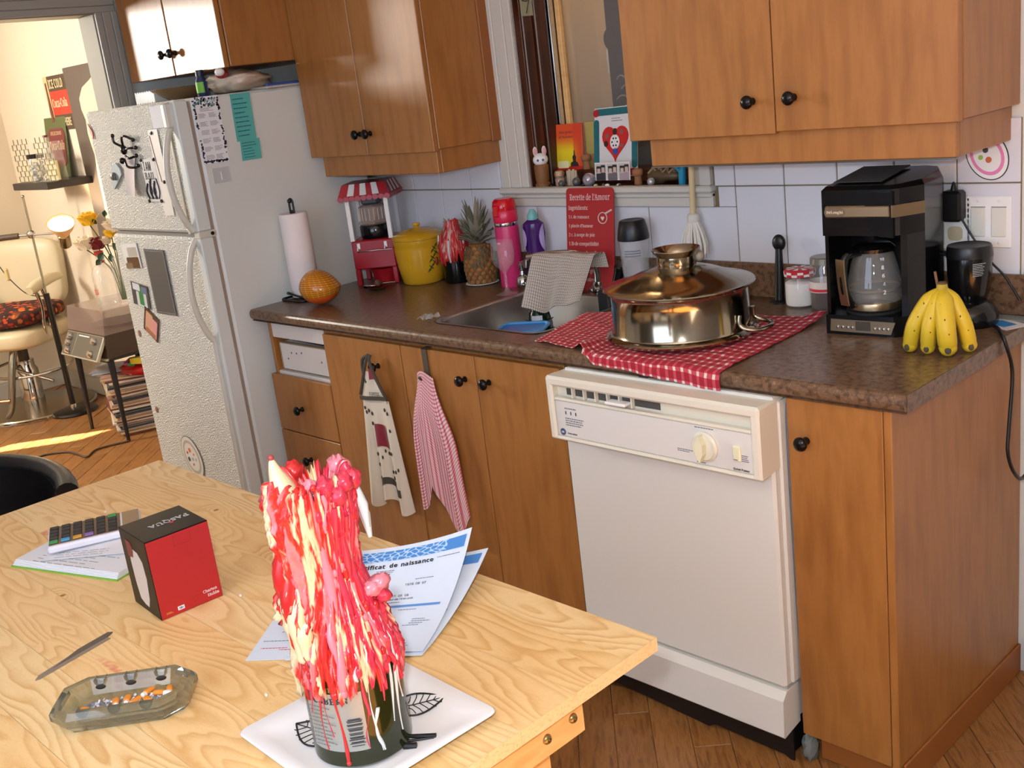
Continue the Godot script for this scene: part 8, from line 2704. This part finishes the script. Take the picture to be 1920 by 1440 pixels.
func certificates():
	var names = ["top birth certificate with a blue banner and one corner curling up", "second certificate sheet just under the curled one", "lowest certificate sheet lying upside down and peeking out left of the bottle"]
	var wd = Vector3(0.793, 0, -0.61)     # along a line of print
	var ud = Vector3(-0.61, 0, -0.793)    # towards the head of the sheet
	for k in 3:
		var h = thing("certificate", names[k], "document", Vector3.ZERO, 0.0, "certificates under the bottle")
		var C0 = Vector3(-0.293, TT, 1.587)
		var lift = [0.083, 0.05, 0.0][k]
		var run = [0.263, 0.268, 0.279][k]
		var w = wd
		var u_dir = ud
		if k == 0:
			u_dir = Vector3(-0.127, 0, -0.234).normalized()
		elif k == 1:
			C0 += Vector3(0.004, 0, 0.006)
			u_dir = Vector3(-0.1, 0, -0.234).normalized()
		else:
			C0 = Vector3(-0.519, TT, 1.761) + wd * 0.216
		var dn = [0.0075, 0.004, 0.0015][k]
		var fn = func(u, v):
			var p = C0 - w * 0.216 * (1.0 - u) + u_dir * run * v
			p.y = TT + dn + lift * (0.6 + 0.4 * u * u) * pow(v, 2.2)
			return p
		var st = S()
		sheet(st, 20, 24, fn, 0.0008)
		obj("sheet", st, mat("certificate paper", 206, 216, 228, 0.7), h)
		var strip = func(u0, u1, v0, v1, m, called, up):
			var s2 = S()
			sheet(s2, 20, 4, func(u, v):
				return fn.call(lerpf(u0, u1, u), lerpf(v0, v1, v)) + Vector3(0.02, 1.0, 0.04) * up)
			return obj(called, s2, m, h)
		var f = func(u, v): return fn.call(u, v)
		if k == 2:
			strip.call(0.05, 0.97, 0.62, 0.645, mat("cert blue", 92, 142, 200, 0.6), "blue_rule", 0.0009)
			for q in [[0.16, 0.12], [0.3, 0.1], [0.14, 0.2], [0.12, 0.42], [0.3, 0.42], [0.2, 0.3]]:
				var x = on(fn.call(q[0], q[1]) + Vector3(0, 0.0006, 0), -wd, -ud)
				print_bars(h, 0.045, 0.005, 1, M["soft ink"] if q[1] > 0.15 else mat("stamp red", 200, 70, 70, 0.7), x, 0.3, "print", int(q[0] * 1000 + q[1] * 77))
			continue
		strip.call(0.02, 0.97, 0.885, 0.965, uvm("banner %d" % k, banner_image(), 0.6), "blue_banner", 0.0009)
		strip.call(0.03, 0.93, 0.455, 0.475, mat("cert blue", 92, 142, 200, 0.6), "blue_rule", 0.0009)
		if k == 1:
			continue
		var put = func(s, u, v, wide, m, bold, tall):
			var px = fn.call(u + 0.03, v) - fn.call(u - 0.03, v)
			var py = fn.call(u, minf(v + 0.03, 1.0)) - fn.call(u, v - 0.03)
			var x = on(fn.call(u, v), px, py)
			x.origin += x.basis.z * 0.0009
			x.basis = x.basis * Basis.from_scale(Vector3(1, tall, 1))
			words(s, wide, m, h, x, "Droid Sans", bold)
		# the headline word by word so that it follows the curl
		put.call("Certificat", 0.2, 0.842, 0.058, M["ink"], true, 1.0)
		put.call("de", 0.405, 0.842, 0.014, M["ink"], true, 1.0)
		put.call("naissance", 0.6, 0.842, 0.058, M["ink"], true, 1.0)
		for q in [["1978  09  07", 0.66, 0.66, 0.036], ["2011  05  08", 0.56, 0.565, 0.036], ["Directeur de l'état civil", 0.56, 0.535, 0.055], ["Québec", 0.78, 0.085, 0.024]]:
			put.call(q[0], q[1], q[2], q[3], M["soft ink"], false, 1.0)
		for q in [[0.36, 0.8], [0.35, 0.785], [0.35, 0.77], [0.3, 0.655], [0.24, 0.565], [0.56, 0.505], [0.46, 0.49], [0.72, 0.7], [0.3, 0.43], [0.5, 0.43], [0.7, 0.43], [0.85, 0.335], [0.85, 0.315], [0.84, 0.295], [0.8, 0.275], [0.2, 0.1], [0.8, 0.06], [0.84, 0.85], [0.9, 0.85]]:
			var p = fn.call(q[0], q[1])
			var x = on(p, fn.call(q[0] + 0.04, q[1]) - fn.call(q[0] - 0.04, q[1]), fn.call(q[0], q[1] + 0.04) - fn.call(q[0], q[1] - 0.04))
			x.origin += x.basis.z * 0.0008
			print_bars(h, 0.034, 0.004, 1, M["soft ink"], x, 0.3, "print", int(q[0] * 1000 + q[1] * 77))

var banner_cache = null
func banner_image():
	if banner_cache != null:
		return banner_cache
	var n = noise(121, 0.06, FastNoiseLite.TYPE_CELLULAR, 1)
	n.cellular_return_type = FastNoiseLite.RETURN_DISTANCE2_SUB
	var im = blank(256, 32, Color8(70, 130, 196))
	for y in 32:
		for x in 256:
			var v = n.get_noise_2d(x, y * 1.6)
			if v < -0.86 and x < 215:
				im.set_pixel(x, y, Color8(176, 206, 230))
			elif v < -0.8 and x < 215:
				im.set_pixel(x, y, Color8(110, 160, 208))
	banner_cache = im
	return im
